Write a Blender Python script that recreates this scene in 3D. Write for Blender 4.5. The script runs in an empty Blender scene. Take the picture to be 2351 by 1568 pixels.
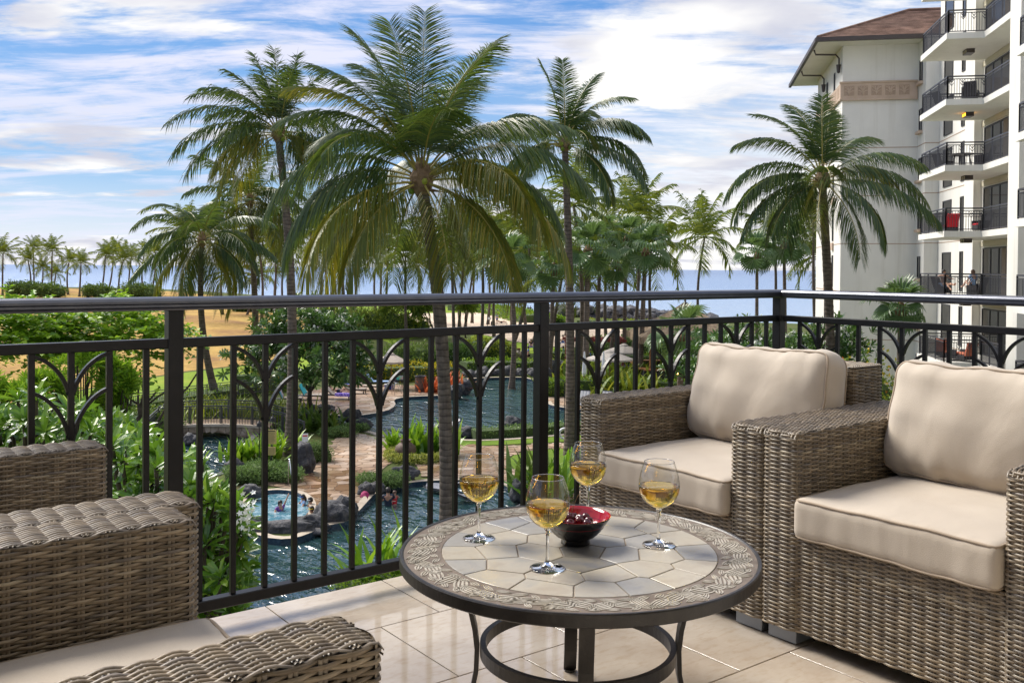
import bpy, math, random
import numpy as np
from mathutils import Vector, Matrix
from mathutils.geometry import tessellate_polygon

random.seed(11)
RNG = np.random.default_rng(5)
scene = bpy.context.scene
COL = scene.collection

# ------------------------------------------------------------------ camera
# The balcony floor is z = 0; the two railing runs lie along X and Y.
FPX, EYE, YAW = 2150.0, 1.17, math.radians(52.8)
PITCH, ROLL, CXP, CYP = math.radians(0.7), 0.00783, 1175.5, 642.0
_f = Vector((math.cos(YAW) * math.cos(PITCH), math.sin(YAW) * math.cos(PITCH), -math.sin(PITCH)))
_r = Vector((math.sin(YAW), -math.cos(YAW), 0))
_u = _r.cross(_f)
_r2 = _r * math.cos(ROLL) + _u * math.sin(ROLL)
_u2 = _u * math.cos(ROLL) - _r * math.sin(ROLL)
cam_data = bpy.data.cameras.new('camera')
cam = bpy.data.objects.new('camera', cam_data)
COL.objects.link(cam)
cam.matrix_world = Matrix(((_r2.x, _u2.x, -_f.x, 0), (_r2.y, _u2.y, -_f.y, 0),
                           (_r2.z, _u2.z, -_f.z, EYE), (0, 0, 0, 1)))
cam_data.sensor_width = 36
cam_data.lens = 36 * FPX / 2351
cam_data.shift_y = -0.0604
cam_data.clip_start = 0.05
cam_data.clip_end = 40000
scene.camera = cam

# ------------------------------------------------------------------ sky, sun, exposure
SUN_AZ = YAW + math.radians(52)      # ahead and to the left of the view
SUN_EL = math.radians(46)
world = bpy.data.worlds.new('World')
scene.world = world
world.use_nodes = True
wt = world.node_tree
wt.nodes.clear()


def wn(kind, **kw):
    n = wt.nodes.new(kind)
    for k, v in kw.items():
        setattr(n, k, v)
    return n


def wl(a, b):
    wt.links.new(a, b)


def wmath(op, a, b=None, c=None, clamp=False):
    n = wn('ShaderNodeMath', operation=op)
    n.use_clamp = clamp
    for i, v in enumerate((a, b, c)):
        if v is None:
            continue
        if isinstance(v, (int, float)):
            n.inputs[i].default_value = v
        else:
            wl(v, n.inputs[i])
    return n.outputs[0]


def wramp(fac, lo, hi):
    n = wn('ShaderNodeMapRange', interpolation_type='SMOOTHSTEP')
    wl(fac, n.inputs['Value'])
    n.inputs['From Min'].default_value = lo
    n.inputs['From Max'].default_value = hi
    return n.outputs['Result']


def wmix(fac, a, b):
    n = wn('ShaderNodeMix', data_type='RGBA')
    for sock, v in ((n.inputs[0], fac), (n.inputs[6], a), (n.inputs[7], b)):
        if isinstance(v, (int, float)):
            sock.default_value = v
        elif isinstance(v, tuple):
            sock.default_value = (*v, 1)
        else:
            wl(v, sock)
    return n.outputs[2]


sky = wn('ShaderNodeTexSky', sky_type='NISHITA', sun_disc=False)
sky.sun_elevation = SUN_EL
sky.sun_rotation = math.pi / 2 - SUN_AZ
sky.air_density = 1.2
sky.dust_density = 0.6
sky.ozone_density = 2.5
tc = wn('ShaderNodeTexCoord')
# rotate the sky directions into the frame of the view (x right, y ahead)
mp = wn('ShaderNodeMapping', vector_type='POINT')
mp.inputs['Rotation'].default_value = (0, 0, math.pi / 2 - YAW)
wl(tc.outputs['Generated'], mp.inputs['Vector'])
sep = wn('ShaderNodeSeparateXYZ')
wl(mp.outputs['Vector'], sep.inputs[0])
sx, sy, sz = sep.outputs
den = wmath('ADD', wmath('MAXIMUM', sz, 0.0), 0.10)
cx_, cy_ = wmath('DIVIDE', sx, den), wmath('DIVIDE', sy, den)
cmb = wn('ShaderNodeCombineXYZ')
wl(cx_, cmb.inputs[0]); wl(cy_, cmb.inputs[1])


def wnoise(scale, detail, rough, dist, rot=0.0, stretch=(1, 1, 1), off=(0, 0, 0)):
    m = wn('ShaderNodeMapping')
    m.inputs['Rotation'].default_value = (0, 0, rot)
    m.inputs['Scale'].default_value = stretch
    m.inputs['Location'].default_value = off
    wl(cmb.outputs[0], m.inputs['Vector'])
    n = wn('ShaderNodeTexNoise')
    n.inputs['Scale'].default_value = scale
    n.inputs['Detail'].default_value = detail
    n.inputs['Roughness'].default_value = rough
    n.inputs['Distortion'].default_value = dist
    wl(m.outputs[0], n.inputs['Vector'])
    return n.outputs['Fac']


# thin streaked high cloud, mottled high cloud, thick low cloud to the right
streak = wnoise(1.35, 12, 0.66, 1.1, rot=0.25, stretch=(0.30, 1.0, 1), off=(3.1, 0.6, 0))
mottle = wnoise(2.3, 12, 0.66, 0.5, rot=-0.3, stretch=(0.8, 1.5, 1), off=(1.7, 4.2, 0))
lump = wnoise(1.05, 12, 0.60, 0.45, rot=0.3, stretch=(0.75, 1.3, 1), off=(6.3, 2.45, 0))
right = wramp(sx, -0.15, 0.40)
left = wramp(sx, 0.10, -0.35)
high = wramp(sz, 0.03, 0.22)
c1 = wramp(wmath('ADD', wmath('ADD', wmath('MULTIPLY', streak, 0.60), wmath('MULTIPLY', mottle, 0.40)),
                 wmath('MULTIPLY', left, 0.045)), 0.468, 0.61)
c2 = wramp(wmath('ADD', lump, wmath('MULTIPLY', right, 0.12)), 0.52, 0.63)
c1 = wmath('MULTIPLY', c1, wmath('ADD', 0.66, wmath('MULTIPLY', wramp(sz, 0.06, 0.20), 0.28)))
blue = wmix(0.0, sky.outputs[0], (1, 1, 1))
sat = wn('ShaderNodeHueSaturation')
sat.inputs['Saturation'].default_value = 1.18
wl(blue, sat.inputs['Color'])
grad = wn('ShaderNodeValToRGB')
for i_, (p_, c_) in enumerate(((0.0, (3.2, 3.5, 4.2)), (0.09, (0.72, 1.7, 3.3)), (0.40, (0.26, 0.92, 2.7)))):
    el_ = grad.color_ramp.elements[i_] if i_ < 2 else grad.color_ramp.elements.new(p_)
    el_.position = p_
    el_.color = (*c_, 1)
wl(sz, grad.inputs[0])
base = wmix(0.72, wmix(0.5, sat.outputs[0], grad.outputs[0]), grad.outputs[0])
haze_band = wramp(sz, 0.27, 0.02)
base = wmix(wmath('MULTIPLY', haze_band, wmath('ADD', 0.04, wmath('MULTIPLY', right, 0.90))), base, (5.5, 5.25, 4.8))
lilac = wmix(right, (3.7, 3.75, 4.45), (4.5, 4.45, 4.5))
s1 = wmix(c1, base, lilac)
shade = wramp(wnoise(1.3, 6, 0.5, 0.2, off=(2.2, 7.7, 0)), 0.35, 0.62)
s2c = wmix(shade, (4.9, 4.8, 4.6), (2.9, 2.95, 3.4))
s2 = wmix(wmath('MULTIPLY', c2, 0.95), s1, s2c)
bg = wn('ShaderNodeBackground')
bg.inputs['Strength'].default_value = 0.105
wl(s2, bg.inputs['Color'])
wo = wn('ShaderNodeOutputWorld')
wl(bg.outputs[0], wo.inputs['Surface'])

sun_data = bpy.data.lights.new('sun', 'SUN')
sun_data.energy = 2.8
sun_data.angle = math.radians(30)
sun_data.color = (1.0, 0.94, 0.85)
sun = bpy.data.objects.new('sun', sun_data)
COL.objects.link(sun)
sdir = Vector((math.cos(SUN_AZ) * math.cos(SUN_EL), math.sin(SUN_AZ) * math.cos(SUN_EL), math.sin(SUN_EL)))
sun.rotation_euler = sdir.to_track_quat('Z', 'Y').to_euler()

vs = scene.view_settings
vs.view_transform = 'Standard'
vs.look = 'None'
vs.exposure = 1.15
vs.gamma = 1
vs.use_curve_mapping = False
scene.render.engine = 'CYCLES'
cy = scene.cycles
cy.use_denoising = True
cy.max_bounces = 10
cy.transmission_bounces = 10
cy.transparent_max_bounces = 12
cy.caustics_reflective = False
cy.caustics_refractive = False

# ------------------------------------------------------------------ places
def ray(x, y):
    """Direction through a point of the 2351 x 1568 photograph, one unit of depth long."""
    return _f + _r2 * ((x - CXP) / FPX) + _u2 * ((CYP - y) / FPX)


def at(x, y, z):
    d = ray(x, y)
    t = (z - EYE) / d.z
    return Vector((d.x * t, d.y * t, z))


def atd(x, y, dist):
    return Vector((0, 0, EYE)) + ray(x, y) * dist


G = -7.70       # resort ground
WATER = -7.86   # pool water
SEA = -10.5


def gp(x, y, z=G):
    return at(x, y, z)


# ------------------------------------------------------------------ mesh helpers
class MB:
    """Collects vertices and faces for ONE mesh object."""
    def __init__(self):
        self.v, self.f, self.m = [], [], []

    def add(self, vs_, fs_, mi=0):
        o = len(self.v)
        self.v.extend([tuple(p) for p in vs_])
        self.f.extend([tuple(i + o for i in f) for f in fs_])
        self.m.extend([mi] * len(fs_))
        return self

    def box(self, c, s, rz=0.0, mi=0, bev=0.0):
        hx, hy, hz = s[0] / 2, s[1] / 2, s[2] / 2
        ca, sa = math.cos(rz), math.sin(rz)
        if bev <= 0:
            pts = [(x, y, z) for z in (-hz, hz) for x, y in ((-hx, -hy), (hx, -hy), (hx, hy), (-hx, hy))]
            fs = [(0, 3, 2, 1), (4, 5, 6, 7), (0, 1, 5, 4), (1, 2, 6, 5), (2, 3, 7, 6), (3, 0, 4, 7)]
        else:
            b = bev
            pts = []
            for z, k in ((-hz, b), (-hz + b, 0), (hz - b, 0), (hz, b)):
                a_, b_ = hx - k, hy - k
                pts += [(-a_ + b, -b_, z), (a_ - b, -b_, z), (a_, -b_ + b, z), (a_, b_ - b, z),
                        (a_ - b, b_, z), (-a_ + b, b_, z), (-a_, b_ - b, z), (-a_, -b_ + b, z)]
            fs = [tuple(range(7, -1, -1)), tuple(range(24, 32))]
            for r in range(3):
                for i in range(8):
                    j = (i + 1) % 8
                    fs.append((r * 8 + i, r * 8 + j, r * 8 + 8 + j, r * 8 + 8 + i))
        self.add([(c[0] + x * ca - y * sa, c[1] + x * sa + y * ca, c[2] + z) for x, y, z in pts], fs, mi)
        return self

    def bar(self, a, b, w, h=None, mi=0, up=(0, 0, 1)):
        """A rectangular bar from a to b."""
        a, b = Vector(a), Vector(b)
        h = h or w
        d = (b - a).normalized()
        u = Vector(up)
        if abs(d.dot(u)) > 0.98:
            u = Vector((1, 0, 0))
        s = d.cross(u).normalized()
        t = s.cross(d)
        pts = []
        for p in (a, b):
            for x, y in ((-1, -1), (1, -1), (1, 1), (-1, 1)):
                pts.append(p + s * x * w / 2 + t * y * h / 2)
        self.add(pts, [(0, 3, 2, 1), (4, 5, 6, 7), (0, 1, 5, 4), (1, 2, 6, 5), (2, 3, 7, 6), (3, 0, 4, 7)], mi)
        return self

    def tube(self, pts, rad, n=8, mi=0, cap=True, closed=False):
        pts = [Vector(p) for p in pts]
        m = len(pts)
        rads = rad if hasattr(rad, '__len__') else [rad] * m
        prev = None
        vs_ = []
        for i, p in enumerate(pts):
            if closed:
                d = pts[(i + 1) % m] - pts[i - 1]
            else:
                d = pts[min(i + 1, m - 1)] - pts[max(i - 1, 0)]
            d.normalize()
            if prev is None:
                u = Vector((0, 0, 1)) if abs(d.z) < 0.9 else Vector((1, 0, 0))
                prev = (u - d * u.dot(d)).normalized()
            else:
                prev = (prev - d * prev.dot(d)).normalized()
            s = d.cross(prev)
            for k in range(n):
                a = 2 * math.pi * k / n
                vs_.append(p + (prev * math.cos(a) + s * math.sin(a)) * rads[i])
        fs = []
        for i in range(m if closed else m - 1):
            i2 = (i + 1) % m
            for k in range(n):
                k2 = (k + 1) % n
                fs.append((i * n + k, i * n + k2, i2 * n + k2, i2 * n + k))
        if cap and not closed:
            fs.append(tuple(range(n - 1, -1, -1)))
            fs.append(tuple((m - 1) * n + k for k in range(n)))
        self.add(vs_, fs, mi)
        return self

    def lathe(self, prof, n=24, c=(0, 0, 0), mi=0):
        vs_ = []
        for r, z in prof:
            for k in range(n):
                a = 2 * math.pi * k / n
                vs_.append((c[0] + r * math.cos(a), c[1] + r * math.sin(a), c[2] + z))
        fs = []
        for i in range(len(prof) - 1):
            for k in range(n):
                k2 = (k + 1) % n
                fs.append((i * n + k, i * n + k2, (i + 1) * n + k2, (i + 1) * n + k))
        self.add(vs_, fs, mi)
        return self

    def prism(self, poly, z0, z1, mi=0):
        """Upright prism over a plan polygon (any shape, counter-clockwise or not)."""
        ar = sum(poly[i][0] * poly[(i + 1) % len(poly)][1] - poly[(i + 1) % len(poly)][0] * poly[i][1] for i in range(len(poly)))
        if ar < 0:
            poly = poly[::-1]
        n = len(poly)
        vs_ = [(p[0], p[1], z0) for p in poly] + [(p[0], p[1], z1) for p in poly]
        tris = tessellate_polygon([[Vector((p[0], p[1], 0)) for p in poly]])
        fs = []
        for t in tris:
            a, b, c = t
            cr = (poly[b][0] - poly[a][0]) * (poly[c][1] - poly[a][1]) - (poly[b][1] - poly[a][1]) * (poly[c][0] - poly[a][0])
            if cr < 0:
                a, b, c = c, b, a
            fs.append((n + a, n + b, n + c))
            fs.append((c, b, a))
        for i in range(n):
            j = (i + 1) % n
            fs.append((i, j, n + j, n + i))
        self.add(vs_, fs, mi)
        return self

    def build(self, name, mats, parent=None, smooth=False, **props):
        me = bpy.data.meshes.new(name)
        me.from_pydata(self.v, [], self.f)
        mats = mats if isinstance(mats, (list, tuple)) else [mats]
        for m in mats:
            me.materials.append(m)
        if len(mats) > 1:
            me.polygons.foreach_set('material_index', self.m)
        if smooth:
            me.polygons.foreach_set('use_smooth', [True] * len(me.polygons))
        me.update()
        return link(name, me, parent, **props)


def link(name, data, parent=None, **props):
    o = bpy.data.objects.new(name, data)
    COL.objects.link(o)
    if parent is not None:
        o.parent = parent
    for k, v in props.items():
        if v is not None:
            o[k] = v
    return o


def np_mesh(name, V, F, mats, parent=None, smooth=False, mi=None, **props):
    """Fast mesh from an (n,3) array and an (m,k) array of same-size faces."""
    V = np.asarray(V, dtype=np.float32)
    F = np.asarray(F, dtype=np.int32)
    me = bpy.data.meshes.new(name)
    me.vertices.add(len(V))
    me.vertices.foreach_set('co', V.ravel())
    k = F.shape[1]
    me.loops.add(F.size)
    me.loops.foreach_set('vertex_index', F.ravel())
    me.polygons.add(len(F))
    me.polygons.foreach_set('loop_start', np.arange(0, F.size, k, dtype=np.int32))
    mats = mats if isinstance(mats, (list, tuple)) else [mats]
    for m in mats:
        me.materials.append(m)
    if mi is not None:
        me.polygons.foreach_set('material_index', np.asarray(mi, dtype=np.int32))
    me.polygons.foreach_set('use_smooth', np.full(len(F), bool(smooth)))
    me.update(calc_edges=True)
    return link(name, me, parent, **props)


def thing(name, label, cat, loc=(0, 0, 0), rz=0.0, group=None):
    o = link(name, None, None, label=label, category=cat, group=group)
    o.empty_display_size = 0.2
    o.location = loc
    o.rotation_euler = (0, 0, rz)
    return o


def tag(o, label=None, cat=None, group=None, kind=None):
    for k, v in (('label', label), ('category', cat), ('group', group), ('kind', kind)):
        if v:
            o[k] = v
    return o


def copy_tree(o, kids, parent=None):
    c = o.copy()
    COL.objects.link(c)
    c.parent = parent
    for ch in kids.get(o.name, ()):
        copy_tree(ch, kids, c)
    return c


def dup(root, loc, rz=None, label=None, scale=None):
    kids = {}
    def walk(o):
        kids[o.name] = list(o.children)
        for ch in o.children:
            walk(ch)
    walk(root)
    c = copy_tree(root, kids)
    c.location = loc
    if rz is not None:
        c.rotation_euler = (0, 0, rz)
    if scale is not None:
        c.scale = (scale,) * 3
    if label:
        c['label'] = label
    return c

# ------------------------------------------------------------------ materials
class NT:
    def __init__(self, name):
        self.mat = bpy.data.materials.new(name)
        self.mat.use_nodes = True
        self.t = self.mat.node_tree
        self.b = self.t.nodes['Principled BSDF']
        self.out = self.t.nodes['Material Output']

    def n(self, kind, **kw):
        x = self.t.nodes.new(kind)
        for k, v in kw.items():
            setattr(x, k, v)
        return x

    def l(self, a, b):
        self.t.links.new(a, b)

    def coords(self, scale=(1, 1, 1), kind='Object', rot=(0, 0, 0)):
        tc_ = self.n('ShaderNodeTexCoord')
        m = self.n('ShaderNodeMapping')
        m.inputs['Scale'].default_value = scale
        m.inputs['Rotation'].default_value = rot
        if kind == 'World':
            g = self.n('ShaderNodeNewGeometry')
            self.l(g.outputs['Position'], m.inputs['Vector'])
        else:
            self.l(tc_.outputs[kind], m.inputs['Vector'])
        return m.outputs[0]

    def noise(self, vec, scale, detail=4, rough=0.55, dist=0.0):
        x = self.n('ShaderNodeTexNoise')
        x.inputs['Scale'].default_value = scale
        x.inputs['Detail'].default_value = detail
        x.inputs['Roughness'].default_value = rough
        x.inputs['Distortion'].default_value = dist
        self.l(vec, x.inputs['Vector'])
        return x.outputs['Fac']

    def ramp(self, fac, stops):
        x = self.n('ShaderNodeValToRGB')
        e = x.color_ramp.elements
        while len(e) < len(stops):
            e.new(0.5)
        for el, (p, c) in zip(e, stops):
            el.position = p
            el.color = (*c, 1)
        self.l(fac, x.inputs[0])
        return x.outputs[0]

    def mixc(self, fac, a, b, mode='MIX'):
        x = self.n('ShaderNodeMix', data_type='RGBA', blend_type=mode)
        for s, v in ((x.inputs[0], fac), (x.inputs[6], a), (x.inputs[7], b)):
            if isinstance(v, (int, float)):
                s.default_value = v
            elif isinstance(v, tuple):
                s.default_value = (*v, 1)
            else:
                self.l(v, s)
        return x.outputs[2]

    def math(self, op, a, b=0.0):
        x = self.n('ShaderNodeMath', operation=op)
        for i, v in enumerate((a, b)):
            if isinstance(v, (int, float)):
                x.inputs[i].default_value = v
            else:
                self.l(v, x.inputs[i])
        return x.outputs[0]

    def col(self, c):
        if isinstance(c, tuple):
            self.b.inputs['Base Color'].default_value = (*c, 1)
        else:
            self.l(c, self.b.inputs['Base Color'])

    def set(self, **kw):
        for k, v in kw.items():
            self.b.inputs[k].default_value = v

    def bump(self, h, strength=0.3, dist=0.01, normal=None):
        x = self.n('ShaderNodeBump')
        x.inputs['Strength'].default_value = strength
        x.inputs['Distance'].default_value = dist
        self.l(h, x.inputs['Height'])
        if normal is not None:
            self.l(normal, x.inputs['Normal'])
        self.l(x.outputs[0], self.b.inputs['Normal'])
        return x.outputs[0]

    def island(self):
        g = self.n('ShaderNodeNewGeometry')
        return g.outputs['Random Per Island']

    def objrand(self):
        g = self.n('ShaderNodeObjectInfo')
        return g.outputs['Random']


def mat_noise(name, c1, c2, scale=4.0, rough=0.6, bump=0.2, bdist=0.01, bscale=None, metal=0.0, spec=0.5,
              kind='Object', stretch=(1, 1, 1), lo=0.35, hi=0.65, detail=5, objvar=0.0, coat=0.0):
    m = NT(name)
    v = m.coords(stretch, kind)
    f = m.noise(v, scale, detail)
    c = m.ramp(f, [(lo, c1), (hi, c2)])
    if objvar:
        r = m.objrand()
        k = m.math('ADD', m.math('MULTIPLY', r, objvar), 1 - objvar / 2)
        cc = m.n('ShaderNodeCombineXYZ')
        for i in range(3):
            m.l(k, cc.inputs[i])
        c = m.mixc(1.0, c, cc.outputs[0], 'MULTIPLY')
    m.col(c)
    m.set(Roughness=rough, Metallic=metal)
    m.b.inputs['Specular IOR Level'].default_value = spec
    m.b.inputs['Coat Weight'].default_value = coat
    if bump:
        m.bump(m.noise(v, bscale or scale * 6, 6), bump, bdist)
    return m.mat


def mat_plain(name, c, rough=0.5, metal=0.0, spec=0.5, emit=None, estr=1.0):
    m = NT(name)
    v = m.coords()
    f = m.noise(v, 9.0, 4)
    m.col(m.ramp(f, [(0.3, tuple(x * 0.86 for x in c)), (0.7, tuple(min(1, x * 1.08) for x in c))]))
    m.set(Roughness=rough, Metallic=metal)
    m.b.inputs['Specular IOR Level'].default_value = spec
    if emit:
        m.b.inputs['Emission Color'].default_value = (*emit, 1)
        m.b.inputs['Emission Strength'].default_value = estr
    return m.mat


def mat_leaf(name, stops, rough=0.42, trans=0.35, tcol=(0.25, 0.36, 0.03), spec=0.4, big=0.0):
    """Leaf colours vary from leaf to leaf; thin leaves let light through."""
    m = NT(name)
    r = m.island()
    if big:
        v = m.coords()
        r = m.math('ADD', m.math('MULTIPLY', r, 1 - big), m.math('MULTIPLY', m.noise(v, 0.9, 3), big))
    c = m.ramp(r, stops)
    m.col(c)
    m.set(Roughness=rough)
    m.b.inputs['Specular IOR Level'].default_value = spec
    t = m.n('ShaderNodeBsdfTranslucent')
    m.l(m.mixc(0.5, c, tcol), t.inputs['Color'])
    mx = m.n('ShaderNodeMixShader')
    mx.inputs[0].default_value = trans
    m.l(m.b.outputs[0], mx.inputs[1])
    m.l(t.outputs[0], mx.inputs[2])
    m.l(mx.outputs[0], m.out.inputs['Surface'])
    return m.mat


M = {}
M['iron'] = mat_noise('black_powder_coated_metal', (0.005, 0.005, 0.006), (0.008, 0.008, 0.009), 30, 0.36, 0.12, 0.001, 400, spec=0.30)
M['rail_top'] = mat_noise('dark_satin_handrail', (0.095, 0.10, 0.12), (0.115, 0.12, 0.14), 20, 0.30, 0.05, 0.001, 300, metal=0.85, spec=0.7)
M['bronze'] = mat_noise('dark_bronze_metal', (0.012, 0.010, 0.009), (0.030, 0.026, 0.023), 18, 0.38, 0.35, 0.002, 120, spec=0.6)
M['foot'] = mat_plain('grey_metal_foot', (0.25, 0.27, 0.30), 0.4, 0.6)

# wicker strands: each strand its own tone, with long streaks
w = NT('wicker_strand')
v = w.coords()
r = w.island()
c = w.ramp(r, [(0.0, (0.135, 0.104, 0.070)), (0.3, (0.215, 0.173, 0.12)), (0.62, (0.31, 0.257, 0.187)),
               (0.85, (0.165, 0.143, 0.124)), (1.0, (0.35, 0.30, 0.22))])
f = w.noise(v, 26, 3)
c = w.mixc(0.8, c, w.ramp(f, [(0.32, (0.55, 0.54, 0.55)), (0.68, (1.25, 1.2, 1.12))]), 'MULTIPLY')
w.col(c)
w.set(Roughness=0.36)
w.b.inputs['Specular IOR Level'].default_value = 0.42
M['wicker'] = w.mat
M['wicker_dark'] = mat_plain('wicker_backing', (0.022, 0.017, 0.012), 0.8)  # dark backing added behind the weave to close its gaps

# cushion cloth
w = NT('sand_cushion_cloth')
v = w.coords()
f = w.noise(v, 3.0, 4)
c = w.ramp(f, [(0.3, (0.435, 0.37, 0.295)), (0.7, (0.485, 0.42, 0.34))])
c = w.mixc(1.0, c, w.ramp(w.noise(v, 1.7, 7, 0.65, 0.6), [(0.32, (0.92, 0.90, 0.87)), (0.5, (1, 1, 1)), (0.7, (1.05, 1.05, 1.05))]), 'MULTIPLY')
w.col(c)
w.set(Roughness=0.85)
w.b.inputs['Sheen Weight'].default_value = 0.25
b1 = w.noise(v, 420, 2)
wr = w.noise(w.coords((1.0, 1.5, 1.2)), 3.0, 3, 0.5, 0.6)
hsum = w.math('ADD', w.math('MULTIPLY', b1, 0.0008), w.math('MULTIPLY', wr, 0.010))
w.bump(hsum, 0.75, 1.0)
M['cushion'] = w.mat
M['piping'] = mat_plain('cushion_piping', (0.36, 0.285, 0.21), 0.8)

# glazed stone of the balcony floor
w = NT('polished_limestone')
v = w.coords((1, 1, 1), 'World')
f1 = w.noise(v, 3.1, 6, 0.6, 0.4)
f2 = w.noise(w.coords((1.0, 3.0, 1), 'World'), 16, 6, 0.65)
c = w.ramp(f1, [(0.3, (0.40, 0.33, 0.26)), (0.55, (0.50, 0.435, 0.36)), (0.75, (0.56, 0.50, 0.43))])
c = w.mixc(0.55, c, w.ramp(f2, [(0.34, (0.80, 0.72, 0.62)), (0.5, (1, 1, 1))]), 'MULTIPLY')
rr = w.objrand()
c = w.mixc(0.35, c, w.ramp(rr, [(0, (0.86, 0.85, 0.84)), (1, (1.1, 1.08, 1.05))]), 'MULTIPLY')
w.col(c)
w.b.inputs['Specular IOR Level'].default_value = 0.75
w.set(Roughness=0.09)
w.l(w.ramp(f2, [(0.3, (0.10,) * 3), (0.7, (0.03,) * 3)]), w.b.inputs['Roughness'])
w.bump(w.noise(v, 60, 4), 0.06, 0.002)
M['floor'] = w.mat
M['grout'] = mat_plain('dark_grout', (0.16, 0.12, 0.09), 0.9)

# table stone
def stone_mat(name, a, b, c3):
    w = NT(name)
    v = w.coords((1, 1, 1), 'World')
    f1 = w.noise(v, 13, 6, 0.6, 0.6)
    c = w.ramp(f1, [(0.3, a), (0.5, b), (0.72, c3)])
    c = w.mixc(0.5, c, w.ramp(w.objrand(), [(0, (0.80, 0.82, 0.86)), (0.5, (1, 0.98, 0.93)), (1, (1.12, 1.1, 1.04))]), 'MULTIPLY')
    w.col(c)
    w.set(Roughness=0.30)
    w.bump(w.noise(v, 60, 6, 0.6), 0.25, 0.0012)
    return w.mat
M['slate_light'] = stone_mat('pale_slate_piece', (0.33, 0.285, 0.225), (0.39, 0.35, 0.28), (0.32, 0.30, 0.265))
M['slate_blue'] = stone_mat('bluish_slate_piece', (0.27, 0.25, 0.22), (0.31, 0.295, 0.27), (0.23, 0.225, 0.23))
M['slate_dark'] = stone_mat('dark_slate_piece', (0.16, 0.14, 0.11), (0.19, 0.175, 0.15), (0.11, 0.115, 0.135))
M['table_grout'] = mat_noise('table_grout', (0.20, 0.16, 0.12), (0.27, 0.22, 0.17), 40, 0.8, 0.3, 0.001)
M['band'] = mat_noise('carved_band_ground', (0.125, 0.095, 0.068), (0.18, 0.14, 0.105), 30, 0.42, 0.3, 0.001)
M['band_leaf'] = mat_noise('raised_band_leaf', (0.34, 0.30, 0.235), (0.46, 0.42, 0.35), 25, 0.30, 0.2, 0.001, objvar=0.2)

# glass and wine
w = NT('clear_glass')
w.col((1.0, 1.0, 1.0))
w.set(Roughness=0.0, IOR=1.45)
w.b.inputs['Transmission Weight'].default_value = 1.0
M['glass'] = w.mat
w = NT('thin_clear_glass')
tr_ = w.n('ShaderNodeBsdfTransparent')
tr_.inputs['Color'].default_value = (0.97, 0.975, 0.97, 1)
gl_ = w.n('ShaderNodeBsdfGlossy')
gl_.inputs['Roughness'].default_value = 0.0
lw_ = w.n('ShaderNodeLayerWeight')
lw_.inputs['Blend'].default_value = 0.5
fr_ = w.n('ShaderNodeMapRange')
w.l(w.math('POWER', lw_.outputs['Facing'], 3.0), fr_.inputs['Value'])
fr_.inputs['To Min'].default_value = 0.09
fr_.inputs['To Max'].default_value = 0.62
mx_ = w.n('ShaderNodeMixShader')
w.l(fr_.outputs[0], mx_.inputs[0]); w.l(tr_.outputs[0], mx_.inputs[1]); w.l(gl_.outputs[0], mx_.inputs[2])
w.l(mx_.outputs[0], w.out.inputs['Surface'])
M['thin_glass'] = w.mat
w = NT('white_wine')
w.col((1.0, 0.86, 0.24))
w.set(Roughness=0.0, IOR=1.34)
w.b.inputs['Transmission Weight'].default_value = 1.0
va = w.n('ShaderNodeVolumeAbsorption')
va.inputs['Color'].default_value = (1.0, 0.76, 0.05, 1)
va.inputs['Density'].default_value = 15.0
w.l(va.outputs[0], w.out.inputs['Volume'])
M['wine'] = w.mat
M['bowl_red'] = mat_plain('red_lacquer', (0.30, 0.005, 0.014), 0.10, spec=0.6)
M['bowl_black'] = mat_plain('black_lacquer', (0.006, 0.005, 0.005), 0.16, spec=0.6)
w = NT('cherry_skin')
w.col(w.ramp(w.objrand(), [(0, (0.030, 0.002, 0.004)), (1, (0.075, 0.003, 0.007))]))
w.set(Roughness=0.09)
M['cherry'] = w.mat
M['stem'] = mat_plain('cherry_stem', (0.16, 0.10, 0.03), 0.5)

# leaves
M['palm'] = mat_leaf('palm_leaflet', [(0, (0.025, 0.057, 0.020)), (0.5, (0.050, 0.097, 0.026)), (0.85, (0.098, 0.149, 0.031)), (1, (0.210, 0.209, 0.033))], 0.36, 0.26, (0.20, 0.28, 0.03), 0.5)
M['palm_old'] = mat_leaf('palm_leaflet_yellowing', [(0, (0.068, 0.112, 0.020)), (0.6, (0.150, 0.182, 0.024)), (1, (0.390, 0.280, 0.033))], 0.4, 0.36, (0.40, 0.38, 0.03), 0.5)
M['palm_far'] = mat_leaf('palm_leaflet_far', [(0, (0.057, 0.107, 0.024)), (0.5, (0.115, 0.180, 0.030)), (1, (0.245, 0.266, 0.037))], 0.5, 0.32, (0.306, 0.343, 0.036), 0.3)
M['fan'] = mat_leaf('fan_palm_leaf', [(0, (0.049, 0.107, 0.042)), (0.6, (0.099, 0.176, 0.061)), (1, (0.207, 0.271, 0.065))], 0.38, 0.32, (0.167, 0.251, 0.042), 0.5)
M['rachis'] = mat_plain('palm_rib', (0.30, 0.25, 0.05), 0.5)
M['husk'] = mat_noise('palm_husk', (0.11, 0.065, 0.03), (0.24, 0.155, 0.075), 6, 0.85, 0.6, 0.02)
w = NT('palm_bark')
v = w.coords((1, 1, 1), 'World')
f = w.noise(v, 5, 5)
rings = w.n('ShaderNodeTexWave', wave_type='BANDS', bands_direction='Z')
rings.inputs['Scale'].default_value = 1.7
rings.inputs['Distortion'].default_value = 3.2
rings.inputs['Detail'].default_value = 3
w.l(v, rings.inputs['Vector'])
c = w.ramp(f, [(0.3, (0.070, 0.052, 0.040)), (0.7, (0.17, 0.135, 0.105))])
c = w.mixc(0.75, c, w.ramp(rings.outputs['Fac'], [(0.03, (0.35, 0.32, 0.30)), (0.14, (1, 1, 1))]), 'MULTIPLY')
w.col(c)
w.set(Roughness=0.9)
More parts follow.
